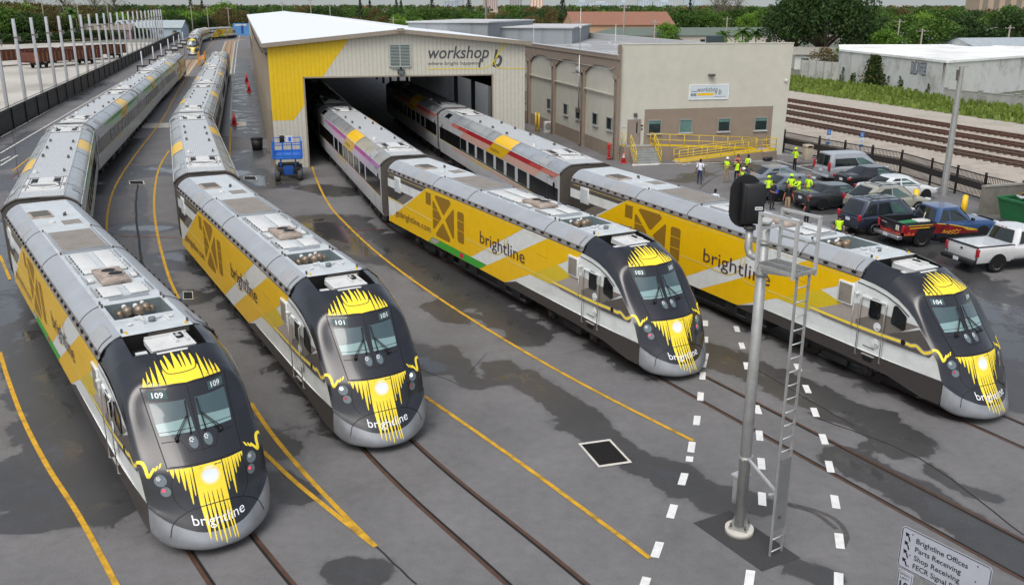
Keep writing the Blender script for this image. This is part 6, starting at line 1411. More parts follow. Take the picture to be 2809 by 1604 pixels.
# low panel wall and old white fence by the warehouse
lw = empty('panel_wall', (55.5, 119.3, 0), atan2(109.5 - 119.3, 60.3 - 55.5), 'stained low concrete panel wall in front of the white warehouse', 'wall'); PWM = mat('panel_wall_grey', '#A2A29C', .9, var=.1, scale=1, dirt='#6c6b64', damt=.6, dscale=.6)
q = MB(); q.box((12.5, 0, .85), (25, .15, 1.5), PWM); q.box((12.5, 0, 1.64), (25, .24, .1), PWM); q.build('panel', lw)
for i in range(6): q = MB(); q.box((i * 5, 0, .9), (.4, .35, 1.8), PWM); q.box((i * 5, 0, 1.84), (.55, .5, .1), PWM); q.build('post', lw)
a, c = at(2100 + 340 / 3.597, 780 / 3.597), at(2100 + 715 / 3.597, 815 / 3.597)
wf_ = empty('board_fence', a, atan2(c.y - a.y, c.x - a.x), 'weathered white board fence overgrown at the top beside the warehouse', 'fence'); L = (c - a).length
q = MB(); q.box((L / 2, 0, 1.6), (L, .12, 3.2), mat('old_white_boards', '#B5B6B0', .9, var=.1, dirt='#6f6e66', damt=.8, dscale=.5)); q.build('boards', wf_); wf_.children[-1].name = 'board_panel'
for i in range(6): q = MB(); q.box((i * L / 5, -.1, 1.6), (.2, .14, 3.3), PWM); q.build('post', wf_)
# ------------------------------------------------------------------ parked vehicles
TYR_ = mat('tyre_rubber', '#151516', .8, var=.2, scale=12); RIM = mat('alloy_rim', '#A5A7A9', .3, .7, var=.05); CGLS = mat('car_glass', '#1D2526', .05, var=.35, scale=1.1, spec=.8); CGLT = mat('car_glass_light', '#46605C', .06, var=.3, scale=1.3, spec=.8)
TLR = mat('car_tail_lamp', '#A01424', .15, var=0, coat=1); HLP = mat('car_head_lamp', '#B9C2C6', .08, var=.1, coat=1); CTR = mat('car_trim_black', '#151617', .5, var=.1); PLT = mat('car_plate', '#C9CED2', .5, var=0); CHR = mat('car_chrome', '#C9CCCE', .15, .9, var=0)
def paint(name, col): return mat('car_' + name, col, .28, .15, var=.04, coat=.8)
def interp(P, x):
    for (a, za), (b, zb) in zip(P, P[1:]):
        if a <= x <= b: return za + (zb - za) * (x - a) / (b - a) if b > a else za
    return P[-1][1] if x > P[-1][0] else P[0][1]
def wheel(root, x, y, r, w=.23, rim=RIM, spokes=6):
    s = 1 if y > 0 else -1
    k = MB(); prof = [(r * .62, w / 2), (r * .92, w / 2), (r, w * .36), (r, -w * .36), (r * .92, -w / 2), (r * .62, -w / 2)]
    n = 24; rows = [[(x + rr * cos(2 * pi * i / n), y + s * d, r + rr * sin(2 * pi * i / n)) for i in range(n + 1)] for rr, d in prof]; k.grid(rows, TYR_)
    o = k.build('wheel', root); k = MB(); k.cyl((x, y + s * w * .22, r), (0, 1, 0), r * .64, .04, CTR, 20)
    k.tube([(x + r * .63 * cos(2 * pi * i / 20), y + s * w * .44, r + r * .63 * sin(2 * pi * i / 20)) for i in range(21)], .025, rim, 5)
    for i in range(spokes): a = 2 * pi * i / spokes + .3; k.bar((x, y + s * w * .40, r), (x + r * .62 * cos(a), y + s * w * .42, r + r * .62 * sin(a)), .035, .09, rim)
    k.cyl((x, y + s * w * .42, r), (0, 1, 0), r * .17, .05, rim, 12); k.build('rim', o)
def lower(k, m, L, W, deck, zb, x0=0.0, x1=None, nose=.16):
    x1 = x1 or L; rows = []; n = 34
    for i in range(n + 1):
        x = x0 + (x1 - x0) * i / n; t = abs(x - L / 2) / (L / 2); w_ = W / 2 * (1 - nose * t ** 5); zt = interp(deck, x); zb_ = zb + .10 * t ** 6
        h = [(w_ * .86, zb_), (w_ * .965, zb_ + .1), (w_, zb_ + .42 * (zt - zb_)), (w_ * .995, zt - .16), (w_ * .95, zt - .03), (w_ * .82, zt), (w_ * .45, zt + .025), (0, zt + .03)]
        rows.append([(x, -y, z) for y, z in h] + [(x, y, z) for y, z in h[-2::-1]])
    k.grid(rows, m)
    for r_ in (rows[0], rows[-1]): k.poly(r_, m)
def house_(k, m, xr0, xr1, xf1, xf0, W, zb, H, tin=.70):
    yb, yr = W / 2 * .93, W / 2 * tin; xm = (xr1 + xf1) / 2
    ring = lambda t: None; rows = []
    for t in (0, .25, .5, .75, .93, 1.0):
        xa, xb = xr0 + (xr1 - xr0) * t ** .9, xf0 + (xf1 - xf0) * t ** .95; y = yb + (yr - yb) * t ** 1.4; z = zb + (H - zb) * t; c = .12 + .1 * t
        pts = [(xa + c, -y), (xb - c * 1.6, -y), (xb - .02, -y * .72), (xb + .06, 0), (xb - .02, y * .72), (xb - c * 1.6, y), (xa + c, y), (xa + .02, y * .75), (xa - .03, 0), (xa + .02, -y * .75)]
        rows.append([(px, py, z) for px, py in pts] + [(pts[0][0], pts[0][1], z)])
    k.grid(rows, m); top = rows[-1][:-1]; c = (xm, 0, H + .045); k.add(top + [c], [(i, (i + 1) % 10, 10) for i in range(10)], m, True)
    def P(side, u, t):                        # a point on the side glass, u rear to front, t belt to roof
        xa, xb = xr0 + (xr1 - xr0) * t ** .9 + .12, xf0 + (xf1 - xf0) * t ** .95 - .22; y = (yb + (yr - yb) * t ** 1.4) * 1.0 + .012
        return (xa + (xb - xa) * u, side * y, zb + (H - zb) * t)
    def E_(front, v, t):
        x = (xf0 + (xf1 - xf0) * t ** .95 + .075 - .08 * v * v) if front else (xr0 + (xr1 - xr0) * t ** .9 - .045 + .05 * v * v); y = (yb + (yr - yb) * t ** 1.4) * .80
        return (x, v * y, zb + (H - zb) * t)
    return P, E_
def glasses(o, P, E_, side, rear=CGLS, fr=CGLS):
    for s in (-1, 1):
        for poly, g in side:
            k = MB(); q = [P(s, u, t) for u, t in poly]; k.poly(q, g); k.build('side_window', o)
    for f, g, nm in ((True, fr, 'windscreen'), (False, rear, 'rear_window')):
        k = MB(); k.grid([[E_(f, -.95 + 1.9 * i / 6, t) for i in range(7)] for t in (.1, .4, .7, .9)], g); k.build(nm, o)
def lamps(o, L, W, zt, zh, kind='wide', tw=.36):
    for s in (-1, 1):
        k = MB(); k.box((.06, s * (W / 2 - .2), zt), (.14, tw, .17 if kind == 'wide' else .42), TLR, rz=s * .25, bev=.03); k.build('tail_light', o)
        k = MB(); k.box((L - .13, s * (W / 2 - .28), zh), (.2, .38, .15), HLP, rz=-s * .35, bev=.04); k.build('headlight', o)
    k = MB(); k.box((-.012, 0, zt - .12), (.02, .34, .17), PLT); k.build('number_plate', o)
def mirrors(o, m, x, W, z):
    for s in (-1, 1): k = MB(); k.box((x, s * (W / 2 + .07), z), (.12, .22, .15), m, bev=.04); k.build('mirror', o)
def sedan(label, pos, hd, m, L=4.95, W=1.92, H=1.5, glass=CGLS, front=CGLT, kind='sedan', lampz=.82):
    o = empty(kind + '_car', (*pos, 0), R(hd), label, 'car'); k = MB()
    lower(k, m, L, W, [(0, .88), (.1, 1.0), (.5, 1.04), (1.0, 1.06), (1.8, 1.02), (3.0, 1.0), (3.6, .98), (4.3, .88), (4.75, .74), (L, .56)], .24)
    P, E_ = house_(k, m, .72, 1.55, 2.95, 3.78, W, 1.0, H)
    for s in (-1, 1):
        for x in (1.0, L - .98): k.poly([(x + .40 * cos(a), s * (W / 2 + .004 - .004 * abs(x - L / 2)), .34 + .40 * sin(a)) for a in [-.5 + i * (pi + 1.0) / 14 for i in range(15)]], CTR)
        for x in (1.6, 2.62, 3.4): k.bar((x, s * (W / 2 - .003), .4), (x + .02, s * (W / 2 * .985), .95), .012, .008, CTR)
        k.bar((1.1, s * (W / 2 * .965), 1.0), (3.3, s * (W / 2 * .965), .98), .02, .02, CHR)
    k.box((.02, 0, .42), (.1, W * .8, .12), CTR, bev=.03); k.box((L - .06, 0, .42), (.1, W * .7, .16), CTR, bev=.03); k.box((.06, 0, .97), (.03, W * .45, .05), CHR); k.build('body', o)
    glasses(o, P, E_, [([(.06, .12), (.44, .12), (.46, .86), (.16, .86)], glass), ([(.49, .12), (.93, .12), (.86, .5), (.74, .86), (.50, .86)], front)], glass, CGLT)
    for x in (1.0, L - .98):
        for s in (-1, 1): wheel(o, x, s * (W / 2 - .13), .335)
    lamps(o, L, W, lampz, .68); mirrors(o, m, 3.3, W, 1.05); return o
def suv(label, pos, hd, m, L=4.9, W=1.98, H=1.82, slope=.45, rails=True, van=False, glass=CGLS, two=False):
    o = empty('van_car' if van else 'utility_car', (*pos, 0), R(hd), label, 'van' if van else 'car'); k = MB()
    nose = [(0, .92), (.06, 1.08), (3.3, 1.08), (3.6, 1.06), (4.3, .98), (4.7, .86), (L, .6)] if not van else [(0, .95), (.05, 1.12), (3.9, 1.1), (4.35, 1.02), (4.75, .8), (L, .62)]
    lower(k, m, L, W, nose, .3, nose=.12)
    P, E_ = house_(k, m, .05, slope, 2.9 if not van else 3.05, 3.75 if not van else 4.25, W, 1.06, H, .78)
    for s in (-1, 1):
        for x in (1.0, L - .95): k.poly([(x + .44 * cos(a), s * (W / 2 + .004 - .004 * abs(x - L / 2)), .38 + .44 * sin(a)) for a in [-.5 + i * (pi + 1.0) / 14 for i in range(15)]], CTR)
        for x in (1.75, 2.75, 3.45): k.bar((x, s * (W / 2 - .003), .45), (x, s * W / 2 * .985, 1.02), .012, .008, CTR)
        k.bar((1.5, s * W / 2 * .99, .36), (L - 1.5, s * W / 2 * .99, .36), .06, .1, CTR)
        if rails: k.tube([(slope + .25, s * W * .33, H + .03), (slope + .4, s * W * .335, H + .09), (2.5, s * W * .335, H + .09), (2.7, s * W * .33, H + .02)], .022, CTR, 6)
    if rails:
        for x in (slope + .6, 1.5, 2.2): k.bar((x, -W * .33, H + .08), (x, W * .33, H + .08), .04, .02, CTR)
    k.box((.0, 0, .45), (.16, W * .9, .18), m if van else CTR, bev=.05); k.box((L - .06, 0, .5), (.12, W * .75, .2), CTR, bev=.04); k.build('body', o)
    side = [([(.04, .1), (.26, .1), (.27, .84), (.08, .84)], glass), ([(.31, .1), (.60, .1), (.60, .86), (.32, .86)], glass), ([(.63, .1), (.95, .1), (.86, .5), (.77, .86), (.63, .86)], CGLT)]
    if two: side = [([(.14, .1), (.55, .1), (.56, .84), (.32, .84)], glass), ([(.58, .1), (.95, .1), (.86, .5), (.76, .86), (.59, .86)], CGLT)]
    if van: side = [([(.07, .08), (.62, .08), (.62, .66), (.07, .66)], glass), ([(.64, .08), (.97, .08), (.92, .3), (.82, .66), (.64, .66)], CGLT)]
    glasses(o, P, E_, side, glass, CGLT)
    for x in (1.0, L - .95):
        for s in (-1, 1): wheel(o, x, s * (W / 2 - .13), .38, .25)
    for s in (-1, 1):
        k = MB(); k.box((.03, s * (W / 2 - .13), 1.0 if not van else 1.15), (.14, .2, .34 if not van else .62), TLR, bev=.04); k.build('tail_light', o); k = MB(); k.box((L - .15, s * (W / 2 - .27), .85), (.22, .36, .18), HLP, rz=-s * .35, bev=.05); k.build('headlight', o)
    k = MB(); k.box((-.03, 0, .82), (.02, .34, .17), PLT); k.build('number_plate', o); mirrors(o, m, 3.45 if not van else 3.75, W, 1.2); return o
def pickup(label, pos, hd, m, L=6.0, W=2.05, H=1.93, bed=1.95, extra=None, front=None):
    o = empty('pickup_truck', (*pos, 0), R(hd), label, 'pickup truck'); k = MB(); zb = .5; f = front or m
    lower(k, f, L, W, [(bed, 1.22), (4.2, 1.2), (4.6, 1.18), (5.4, 1.14), (5.8, 1.0), (L, .75)], zb, bed, L, .1)
    P, E_ = house_(k, f, bed + .02, bed + .22, 3.55, 4.3, W, 1.2, H, .76)
    ins = mat('bed_liner_white', '#C6CBCE', .5, var=.08) if extra is None else mat('bed_liner_dark', '#17181b', .6)
    for s in (-1, 1):
        y = s * W / 2
        rows = [[(x, y * .93, zb), (x, y * .99, zb + .2), (x, y, .95), (x, y * .985, 1.2), (x, y * .95, 1.26), (x, y * .86, 1.25), (x, y * .86, .82)] for x in (0, .4, 1.2, bed)]
        k.grid(rows, m); k.bar((0, y * .905, 1.265), (bed, y * .905, 1.265), .12, .03, CTR)
        k.poly([(x, y * .858, z) for x, z in ((0, .82), (bed, .82), (bed, 1.25), (0, 1.25))], ins)
        for x in (1.2, L - 1.05): k.poly([(x + .5 * cos(a), y * 1.004, .42 + .5 * sin(a)) for a in [-.4 + i * (pi + .8) / 14 for i in range(15)]], CTR)
        for x in (2.75, 3.75): k.bar((x, y * .998, .6), (x, y * .99, 1.15), .012, .008, CTR)
        k.bar((2.0, y * .97, .52), (4.6, y * .97, .52), .1, .1, CTR)
    k.poly([(0.02, -W * .43, .82), (bed, -W * .43, .82), (bed, W * .43, .82), (.02, W * .43, .82)], ins); k.box((bed + .01, 0, 1.0), (.05, W * .86, .5), ins)
    k.box((.04, 0, .93), (.1, W * .84, .6), m, bev=.03); k.box((.04, 0, 1.25), (.14, W * .84, .05), CTR)
    k.build('body', o)
    k = MB(); k.box((-.13, 0, .55), (.3, W * .97, .2), CHR if extra else CTR, bev=.04); k.build('rear_bumper', o); k = MB(); k.box((L - .02, 0, .6), (.2, W * .9, .24), CHR if extra else CTR, bev=.04); k.build('front_bumper', o)
    k = MB(); k.box((L - .0, 0, .95), (.08, 1.1, .3), CTR, bev=.03); k.build('grille', o)
    glasses(o, P, E_, [([(.05, .1), (.36, .1), (.36, .86), (.10, .86)], CGLS), ([(.40, .1), (.94, .1), (.86, .5), (.77, .86), (.41, .86)], CGLS)], CGLS, CGLT)
    for x in (1.2, L - 1.05):
        for s in (-1, 1): wheel(o, x, s * (W / 2 - .14), .42, .28)
    for s in (-1, 1):
        k = MB(); k.box((.02, s * (W / 2 - .07), 1.0), (.14, .14, .4), TLR, bev=.03); k.build('tail_light', o); k = MB(); k.box((L - .08, s * (W / 2 - .22), .98), (.16, .32, .22), HLP, bev=.05); k.build('headlight', o)
    k = MB(); k.box((-.29, .0 if extra is None else 0, .58), (.02, .32, .16), PLT); k.build('number_plate', o)
    k = MB(); k.box((bed + .2, 0, H - .04), (.03, .3, .05), TLR); k.build('brake_lamp', o); mirrors(o, CTR, 4.05, W, 1.32); return o
PA = paint('steel_grey', '#767D84'); PB = paint('dark_grey', '#5E6770'); PBK = paint('black', '#1B1C1F'); PWH = paint('white', '#D9DBDA'); PCB = paint('charcoal', '#2D3033'); PBE = paint('beige', '#9C9B8E'); PNV = paint('navy', '#2A3040'); PSI = paint('silver', '#9FA3A9'); PBL = paint('blue', '#2A4A78'); PRD_ = paint('bright_red', '#A0121C')
sedan('steel grey saloon partly hidden behind the black signal head', (15.6, 60.9), 15, PA)
sedan('dark grey saloon behind the workers in yellow shirts', (15.7, 57.6), 15, PB)
suv('silver passenger van parked at the iron fence end of the row', (21.75, 64.0), 17, PSI, L=5.0, W=2.0, H=1.98, slope=.25, rails=False, van=True)
sedan('black saloon between the silver van and the white saloon', (22.15, 61.0), 14, PBK)
sedan('white saloon parked beside the black saloon by the fence', (22.25, 57.3), 14, PWH)
sedan('charcoal soft top car with red tail lamps behind the bald man', (17.55, 54.85), 15, PCB, L=4.8, H=1.44)
suv('beige sport utility car with roof rails', (20.05, 53.0), 16, PBE, L=4.85, H=1.74, slope=.95, two=True)
suv('navy sport utility car beside the blue pickup', (18.25, 48.55), 18, PNV, L=5.0, H=1.85)
bp = pickup('blue pickup with a black bed wrapped in red flames and yellow lettering', (19.6, 46.15), 15, PBK, L=5.9, extra=True, front=PBL)
WRD = mat('wrap_dark_red', '#7A1A1E', .35, var=.5, scale=2.5, coat=.4); WOR = mat('wrap_orange', '#C2502A', .35, var=.4, scale=4); WYL = mat('wrap_yellow', '#D0B02E', .4, var=.05)
k = MB(); y = -2.05 / 2 * 1.008
k.poly([(x, y, z) for x, z in ((.05, .72), (.75, .72), (.9, 1.05), (1.5, 1.1), (1.95, 1.05), (1.75, .7), (3.6, .58), (4.55, .6), (4.4, .8), (2.6, 1.12), (2.0, 1.2), (.05, 1.15))], WRD)
k.poly([(x, y - .004, z) for x, z in ((.05, .66), (.7, .66), (.6, .8), (.45, .72), (.35, .86), (.2, .72), (.05, .8))], WOR)
for a in ribbon2d([(.25, 1.16), (1.7, 1.16)], .035) + ribbon2d([(.35, 1.03), (1.55, 1.03)], .05) + ribbon2d([(1.95, 1.2), (2.5, 1.14)], .05) + ribbon2d([(2.7, 1.12), (4.5, .74)], .05) + ribbon2d([(3.6, .92), (3.9, .78), (4.5, .74)], .06): k.poly([(p[0], y - .006, p[1]) for p in a], WYL)
for a in ribbon2d(smooth_pts([(2.35, .66), (2.45, .85), (2.5, .68), (2.6, .78), (2.7, .68), (2.8, .8), (2.9, .7), (3.0, .8), (3.1, .72), (3.2, .84), (3.3, .74), (3.45, .8)], 3), .03) + ribbon2d(smooth_pts([(2.65, .6), (2.75, .68), (2.85, .6), (3.0, .66), (3.15, .6), (3.35, .66)], 3), .025): k.poly([(p[0], y - .006, p[1]) for p in a], WYL)
k.poly([(-.015, a, z) for a, z in ((-.82, .68), (.82, .68), (.82, .85), (.4, .78), (0, .9), (-.4, .76), (-.82, .95))], WRD); k.poly([(-.02, a, z) for a, z in ((-.8, .67), (.8, .67), (.3, .74), (-.2, .69), (-.8, .76))], WOR)
k.box((-.02, -.55, 1.0), (.01, .26, .26), PNW); k.poly([(-.03, a, z) for a, z in ((-.62, .9), (-.5, .9), (-.52, 1.1), (-.6, 1.0))], WYL)
for a in ribbon2d(smooth_pts([(.7, 1.08), (.6, 1.14), (.5, 1.06), (.4, 1.12), (.3, 1.05)], 3), .025): k.poly([(-.02, p[0], p[1]) for p in a], PNW)
k.build('printed_wrap', bp)
q = MB(); q.box((0, 0, 0), (1.5, .28, .2), mat('green_trunking', '#1F7A45', .5, var=.1), bev=.02); q.box((0, .2, .03), (1.5, .12, .14), mat('green_trunking', '#1F7A45', .5)); o = tag(q.build('planter_box', loc=bp.matrix_basis @ V((1.0, -.25, 1.12))), 'long green box lying in the bed of the blue pickup', 'box'); o.rotation_euler = (0, 0, R(25))
q = MB(); q.box((0, 0, 0), (.75, .55, .1), PNW, bev=.03); q.tube([(.2, .1, .04), (.3, .1, .4)], .02, PNW, 6); o = tag(q.build('folded_chair', loc=bp.matrix_basis @ V((1.6, -.25, 1.22))), 'white plastic seat lying in the bed of the blue pickup', 'chair'); o.rotation_euler = (0, 0, R(15))
wp_ = pickup('white pickup with an empty bed at the near end of the parked row', (21.05, 41.4), 17, PWH, L=6.3, bed=2.1)
q = MB(); q.ball((-.03, 0, 1.05), .09, mat('oval_badge_blue', '#26303F', .3), 12, (.2, 1, .55)); q.build('badge', wp_)
sedan('bright red car whose corner shows at the picture edge near the white pickup', (23.0, 37.7), 16, PRD_, L=4.7)
# ------------------------------------------------------------------ people: one skinned body each, dressed by region
SKIN = {'light': mat('skin_light', '#B98468', .6, var=.06), 'dark': mat('skin_dark', '#4A3126', .6, var=.06), 'red': mat('skin_ruddy', '#B06A55', .6, var=.06)}
HIV = mat('hi_vis_yellow', '#C6F01E', .6, var=.05); RFX = mat('reflective_tape', '#C2C8C6', .4, var=0)
EYE = mat('eye_dark', '#141110', .3, var=0); HELM = mat('helmet_white', '#E2E4E4', .35, var=0)
def cloth(c): return mat('cloth_' + c, c, .85, var=.10, scale=9)
def person(pos, face, label, shirt, pants, skin='light', arms='down', hair='#1a1513', helmet=None, vest=False, sleeves='short', step=0.0, h=1.76, long_hair=False, shoes='#17171a', z=0.0, tape=False, item=None):
    """joints laid out as a chain of edges with a radius each, grown into one surface"""
    S = h / 1.76; o = empty('person', (pos[0], pos[1], z), R(face), label, 'person'); sk = SKIN[skin]
    V_ = []; E = []; RR = []
    def J(p, r, par=None, r2=None):
        V_.append(V(p) * S); RR.append((r * S, (r2 or r) * S)); i = len(V_) - 1
        if par is not None: E.append((par, i))
        return i
    pel = J((0, 0, .98), .125, None, .155); wai = J((0, 0, 1.12), .115, pel, .145); che = J((.01, 0, 1.32), .125, wai, .17); shc = J((0, 0, 1.44), .075, che, .12); nk = J((.01, 0, 1.52), .05, shc); hd0 = J((.025, 0, 1.60), .075, nk); hd1 = J((.02, 0, 1.70), .078, hd0); J((.015, 0, 1.745), .045, hd1)
    for s in (-1, 1):
        f = step * s; hp = J((0, s * .09, .92), .10, pel); kn = J((.02 + f * .22, s * .105, .50), .062, hp); J((.03 + f * .3, s * .108, .44), .058, len(V_) - 1); an = J((-.01 + f * .40, s * .11, .09), .043, len(V_) - 1); J((.06 + f * .40, s * .118, .045), .042, an); J((.16 + f * .40, s * .13, .035), .035, len(V_) - 1)
        sh = J((0, s * .185, 1.43), .062, shc); a = arms if isinstance(arms, str) else arms[0 if s < 0 else 1]
        if a == 'crossed': el = (.10, s * .235, 1.17); wr = (.20, s * .02 * 1, 1.18 + .03 * s); fd = V((.05, -s, .12))
        elif a == 'hip': el = (-.10, s * .38, 1.19); wr = (.05, s * .22, 1.02); fd = V((.6, -s * .6, -.5))
        elif a == 'face': el = (.16, s * .24, 1.22); wr = (.17, s * .08, 1.50); fd = V((.1, -s * .3, 1))
        elif a == 'point': el = (.20, s * .22, 1.25); wr = (.44, s * .16, 1.20); fd = V((1, 0, 0))
        elif a == 'front': el = (.04, s * .24, 1.16); wr = (.24, s * .10, 1.10); fd = V((.7, -s * .7, .1))
        elif a == 'back': el = (-.06, s * .25, 1.16); wr = (-.15, s * .27, .93); fd = V((-.2, 0, -1))
        else: el = (-.02, s * .255, 1.15); wr = (.05, s * .275, .90); fd = V((.25, 0, -1))
        e_ = J(el, .046, sh); mid = V(el).lerp(V(wr), .5); J(tuple(mid), .040, e_); w_ = J(wr, .028, len(V_) - 1)
        fd.normalize(); wv = V(wr); side = fd.cross(V((1, 0, 0)) if abs(fd.x) < .8 else V((0, 0, 1))).normalized(); nn = fd.cross(side).normalized()
        pm = J(tuple(wv + fd * .055), .026, w_, .036)
        for q, ln in ((-.030, .062), (-.010, .078), (.010, .074), (.029, .058)):
            b_ = wv + fd * .095 + side * q; kk = J(tuple(b_), .0095, pm); kk = J(tuple(b_ + fd * ln * .5 + nn * .006), .009, kk); J(tuple(b_ + fd * ln * .85 + nn * .026), .0075, kk)
        b_ = wv + fd * .05 + side * .038; kk = J(tuple(b_ + fd * .015), .011, pm); J(tuple(b_ + fd * .05 + side * .018), .009, kk)
    me = bpy.data.meshes.new('body'); me.from_pydata([tuple(p) for p in V_], E, []); b = bpy.data.objects.new('body', me); COL.objects.link(b)
    md = b.modifiers.new('skin', 'SKIN'); md.branch_smoothing = .6; md.use_smooth_shade = True
    for i, (r1, r2) in enumerate(RR): sv = me.skin_vertices[0].data[i]; sv.radius = (r1, r2) if i < 4 else (r1, r1); sv.use_root = i == 0
    sb = b.modifiers.new('sub', 'SUBSURF'); sb.levels = 1; sb.render_levels = 1
    dg = bpy.context.evaluated_depsgraph_get(); nm = bpy.data.meshes.new_from_object(b.evaluated_get(dg)); bpy.data.objects.remove(b)
    mats_ = [cloth(shirt), cloth(pants), sk, cloth(shoes)]
    nm.materials.clear(); [nm.materials.append(m) for m in mats_]
    vest_f = []
    for p in nm.polygons:
        c = p.center / S; r_ = hypot(c.x, c.y); p.use_smooth = True
        if c.z > 1.50: k_ = 2
        elif c.z < .075: k_ = 3
        elif abs(c.y) > .20 or (c.z > .8 and hypot(c.x - .0, 0) > .15 and c.z < 1.6):   # arms
            lim = 1.22 if sleeves == 'short' else .94
            k_ = 0 if (c.z > lim and not (arms in ('face', 'point', 'crossed') and c.x > .14)) else 2
            if sleeves == 'long' and c.z > .93 and abs(c.y) > .1: k_ = 0
        elif c.z > 1.0: k_ = 0
        else: k_ = 1
        if c.z < 1.0 and k_ == 0 and abs(c.y) < .19: k_ = 1
        p.material_index = k_
        if 1.0 < c.z < 1.47 and abs(c.y) < .19 and abs(c.x) < .16: vest_f.append(p.index)
    bo = bpy.data.objects.new('body', nm); COL.objects.link(bo); bo.parent = o
    if vest:
        k = MB(); ids = {}
        for fi in vest_f:
            p = nm.polygons[fi]; q = []
            for vi in p.vertices: q.append(nm.vertices[vi].co + nm.vertices[vi].normal * .016 * S)
            cz, cy = p.center.z / S, p.center.y / S
            k.poly(q, RFX if (1.07 < cz < 1.11) or (tape and 1.2 < cz < 1.24) else HIV, True)
        k.build('vest', o)
    k = MB()
    hc = V((.022, 0, 1.672)) * S
    if helmet: 
        k.ball(hc + V((0, 0, .035)), .112 * S, helmet, 12, (1.08, .95, .85)); k.cyl(hc + V((.03, 0, .03)), (.1, 0, 1), .125 * S, .012, helmet, 16); k.build('helmet', o)
    elif hair:
        hm = mat('hair_' + hair, hair, .7, var=.15, scale=20); k.ball(hc + V((-.018, 0, .022)), .098 * S, hm, 12, (1.0, .93, .98))
        if long_hair: k.ball(hc + V((-.05, 0, -.06)), .10 * S, hm, 10, (.8, 1.05, 1.2))
        k.build('hair', o)
    k = MB(); fx = .022 + .076
    for s in (-1, 1): k.ball(V((fx - .004, s * .03, 1.665)) * S, .011, EYE, 6); k.ball(V((.02, s * .079, 1.655)) * S, .022, sk, 6, (.8, .4, 1.3))
    k.ball(V((fx + .012, 0, 1.64)) * S, .017, sk, 6, (1, .8, 1.3)); k.box(V((fx + .002, 0, 1.605)) * S, (.012, .045, .010), mat('lips', '#7d4a42', .6)); k.build('face', o)
    if item == 'folder': k = MB(); k.box(V((.26, .1, 1.15)) * S, (.03, .3, .24), mat('folder_blue', '#2C57C8', .5), rz=.4); tag(k.build('folder', loc=None), 'blue folder held by the man beside the black signal head', 'folder'); f_ = bpy.data.objects['folder']; f_.location = o.location; f_.rotation_euler = o.rotation_euler
    return o
W_ = '#D5D9E2'; BKT = '#1B1B1E'; KH = '#9C8468'; HV = '#C6F01E'
person((12.96, 62.6), 80, 'man in a white tee shirt and blue jeans walking away towards the ramp', W_, '#26365C', 'dark', ('down', 'back'), step=.35)
person((14.98, 63.4), 262, 'worker in a white helmet and khaki trousers with arms crossed over a yellow vest', BKT, KH, 'light', 'crossed', helmet=HELM, vest=True, sleeves='short')
person((15.55, 62.8), 250, 'woman in a yellow vest and black trousers raising a hand to her face', BKT, '#1c1d20', 'light', ('face', 'down'), hair='#3a1d14', vest=True, h=1.68, long_hair=True)
person((16.2, 65.3), 255, 'curly haired woman in a coral blouse standing behind the vested pair', '#B5705F', '#2b2c33', 'light', 'front', hair='#4a241c', h=1.68, long_hair=True)
person((16.75, 64.6), 215, 'man in a yellow vest over a white shirt facing the woman in coral', '#D0D4D8', '#23242a', 'dark', 'front', vest=True)
person((15.85, 60.9), 240, 'man in a dark grey shirt and cap leaning beside the signal head', '#45454C', '#2b2b30', 'light', 'hip', hair='#3a3835')
person((15.05, 59.1), 20, 'worker in a white helmet seen from behind beside the signal head', BKT, KH, 'light', ('hip', 'down'), helmet=HELM, vest=True)
person((11.7, 51.9), 85, 'man in a white shirt whose head and shoulder show over the roof of locomotive 104', W_, '#2a2f3f', 'dark', 'down')
person((10.97, 51.3), 75, 'person whose hair barely shows over the roof screen of locomotive 104', '#6a5a55', '#2b2b30', 'dark', 'down', h=1.62)
person((21.09, 67.87), 200, 'worker in a lime shirt and cap standing alone with a hand to the mouth', HV, '#1b1c20', 'light', ('face', 'down'), helmet=HIV, sleeves='short')
person((17.45, 56.55), 250, 'big man in a lime tee shirt and lime cap facing the camera', HV, '#1f2025', 'dark', ('down', 'back'), helmet=HIV, h=1.8)
person((17.75, 55.9), 190, 'dark haired man in a lime shirt pointing with one arm', HV, '#222226', 'red', ('point', 'point'), hair='#201815')
person((18.5, 56.4), 215, 'bald man in a lime shirt next to the pointing man', HV, '#222226', 'red', 'down', hair='#a06a52', h=1.78)
person((15.75, 54.45), 300, 'man in a black shirt holding a blue folder beside the signal head', '#2a2a2e', '#202024', 'red', 'front', item='folder')
person((15.95, 56.2), 240, 'worker in a lime shirt mostly hidden behind the signal head', HV, '#222226', 'light', 'down', helmet=HIV)
person((16.35, 53.3), 215, 'bald man in a black polo shirt and khaki trousers', '#17171a', KH, 'red', ('down', 'back'), hair=None, h=1.8)
person((16.45, 49.9), 120, 'man in black reaching out one arm behind the mast guard rail', '#1a1a1d', '#1d1d22', 'red', ('point', 'down'), hair='#7a2a24')
person((16.6, 45.3), 70, 'person in a yellow vest over black walking behind locomotive 104', '#1a1a1d', '#1d1d22', 'light', 'down', hair='#1a1614', vest=True, tape=True, step=.25, h=1.72)
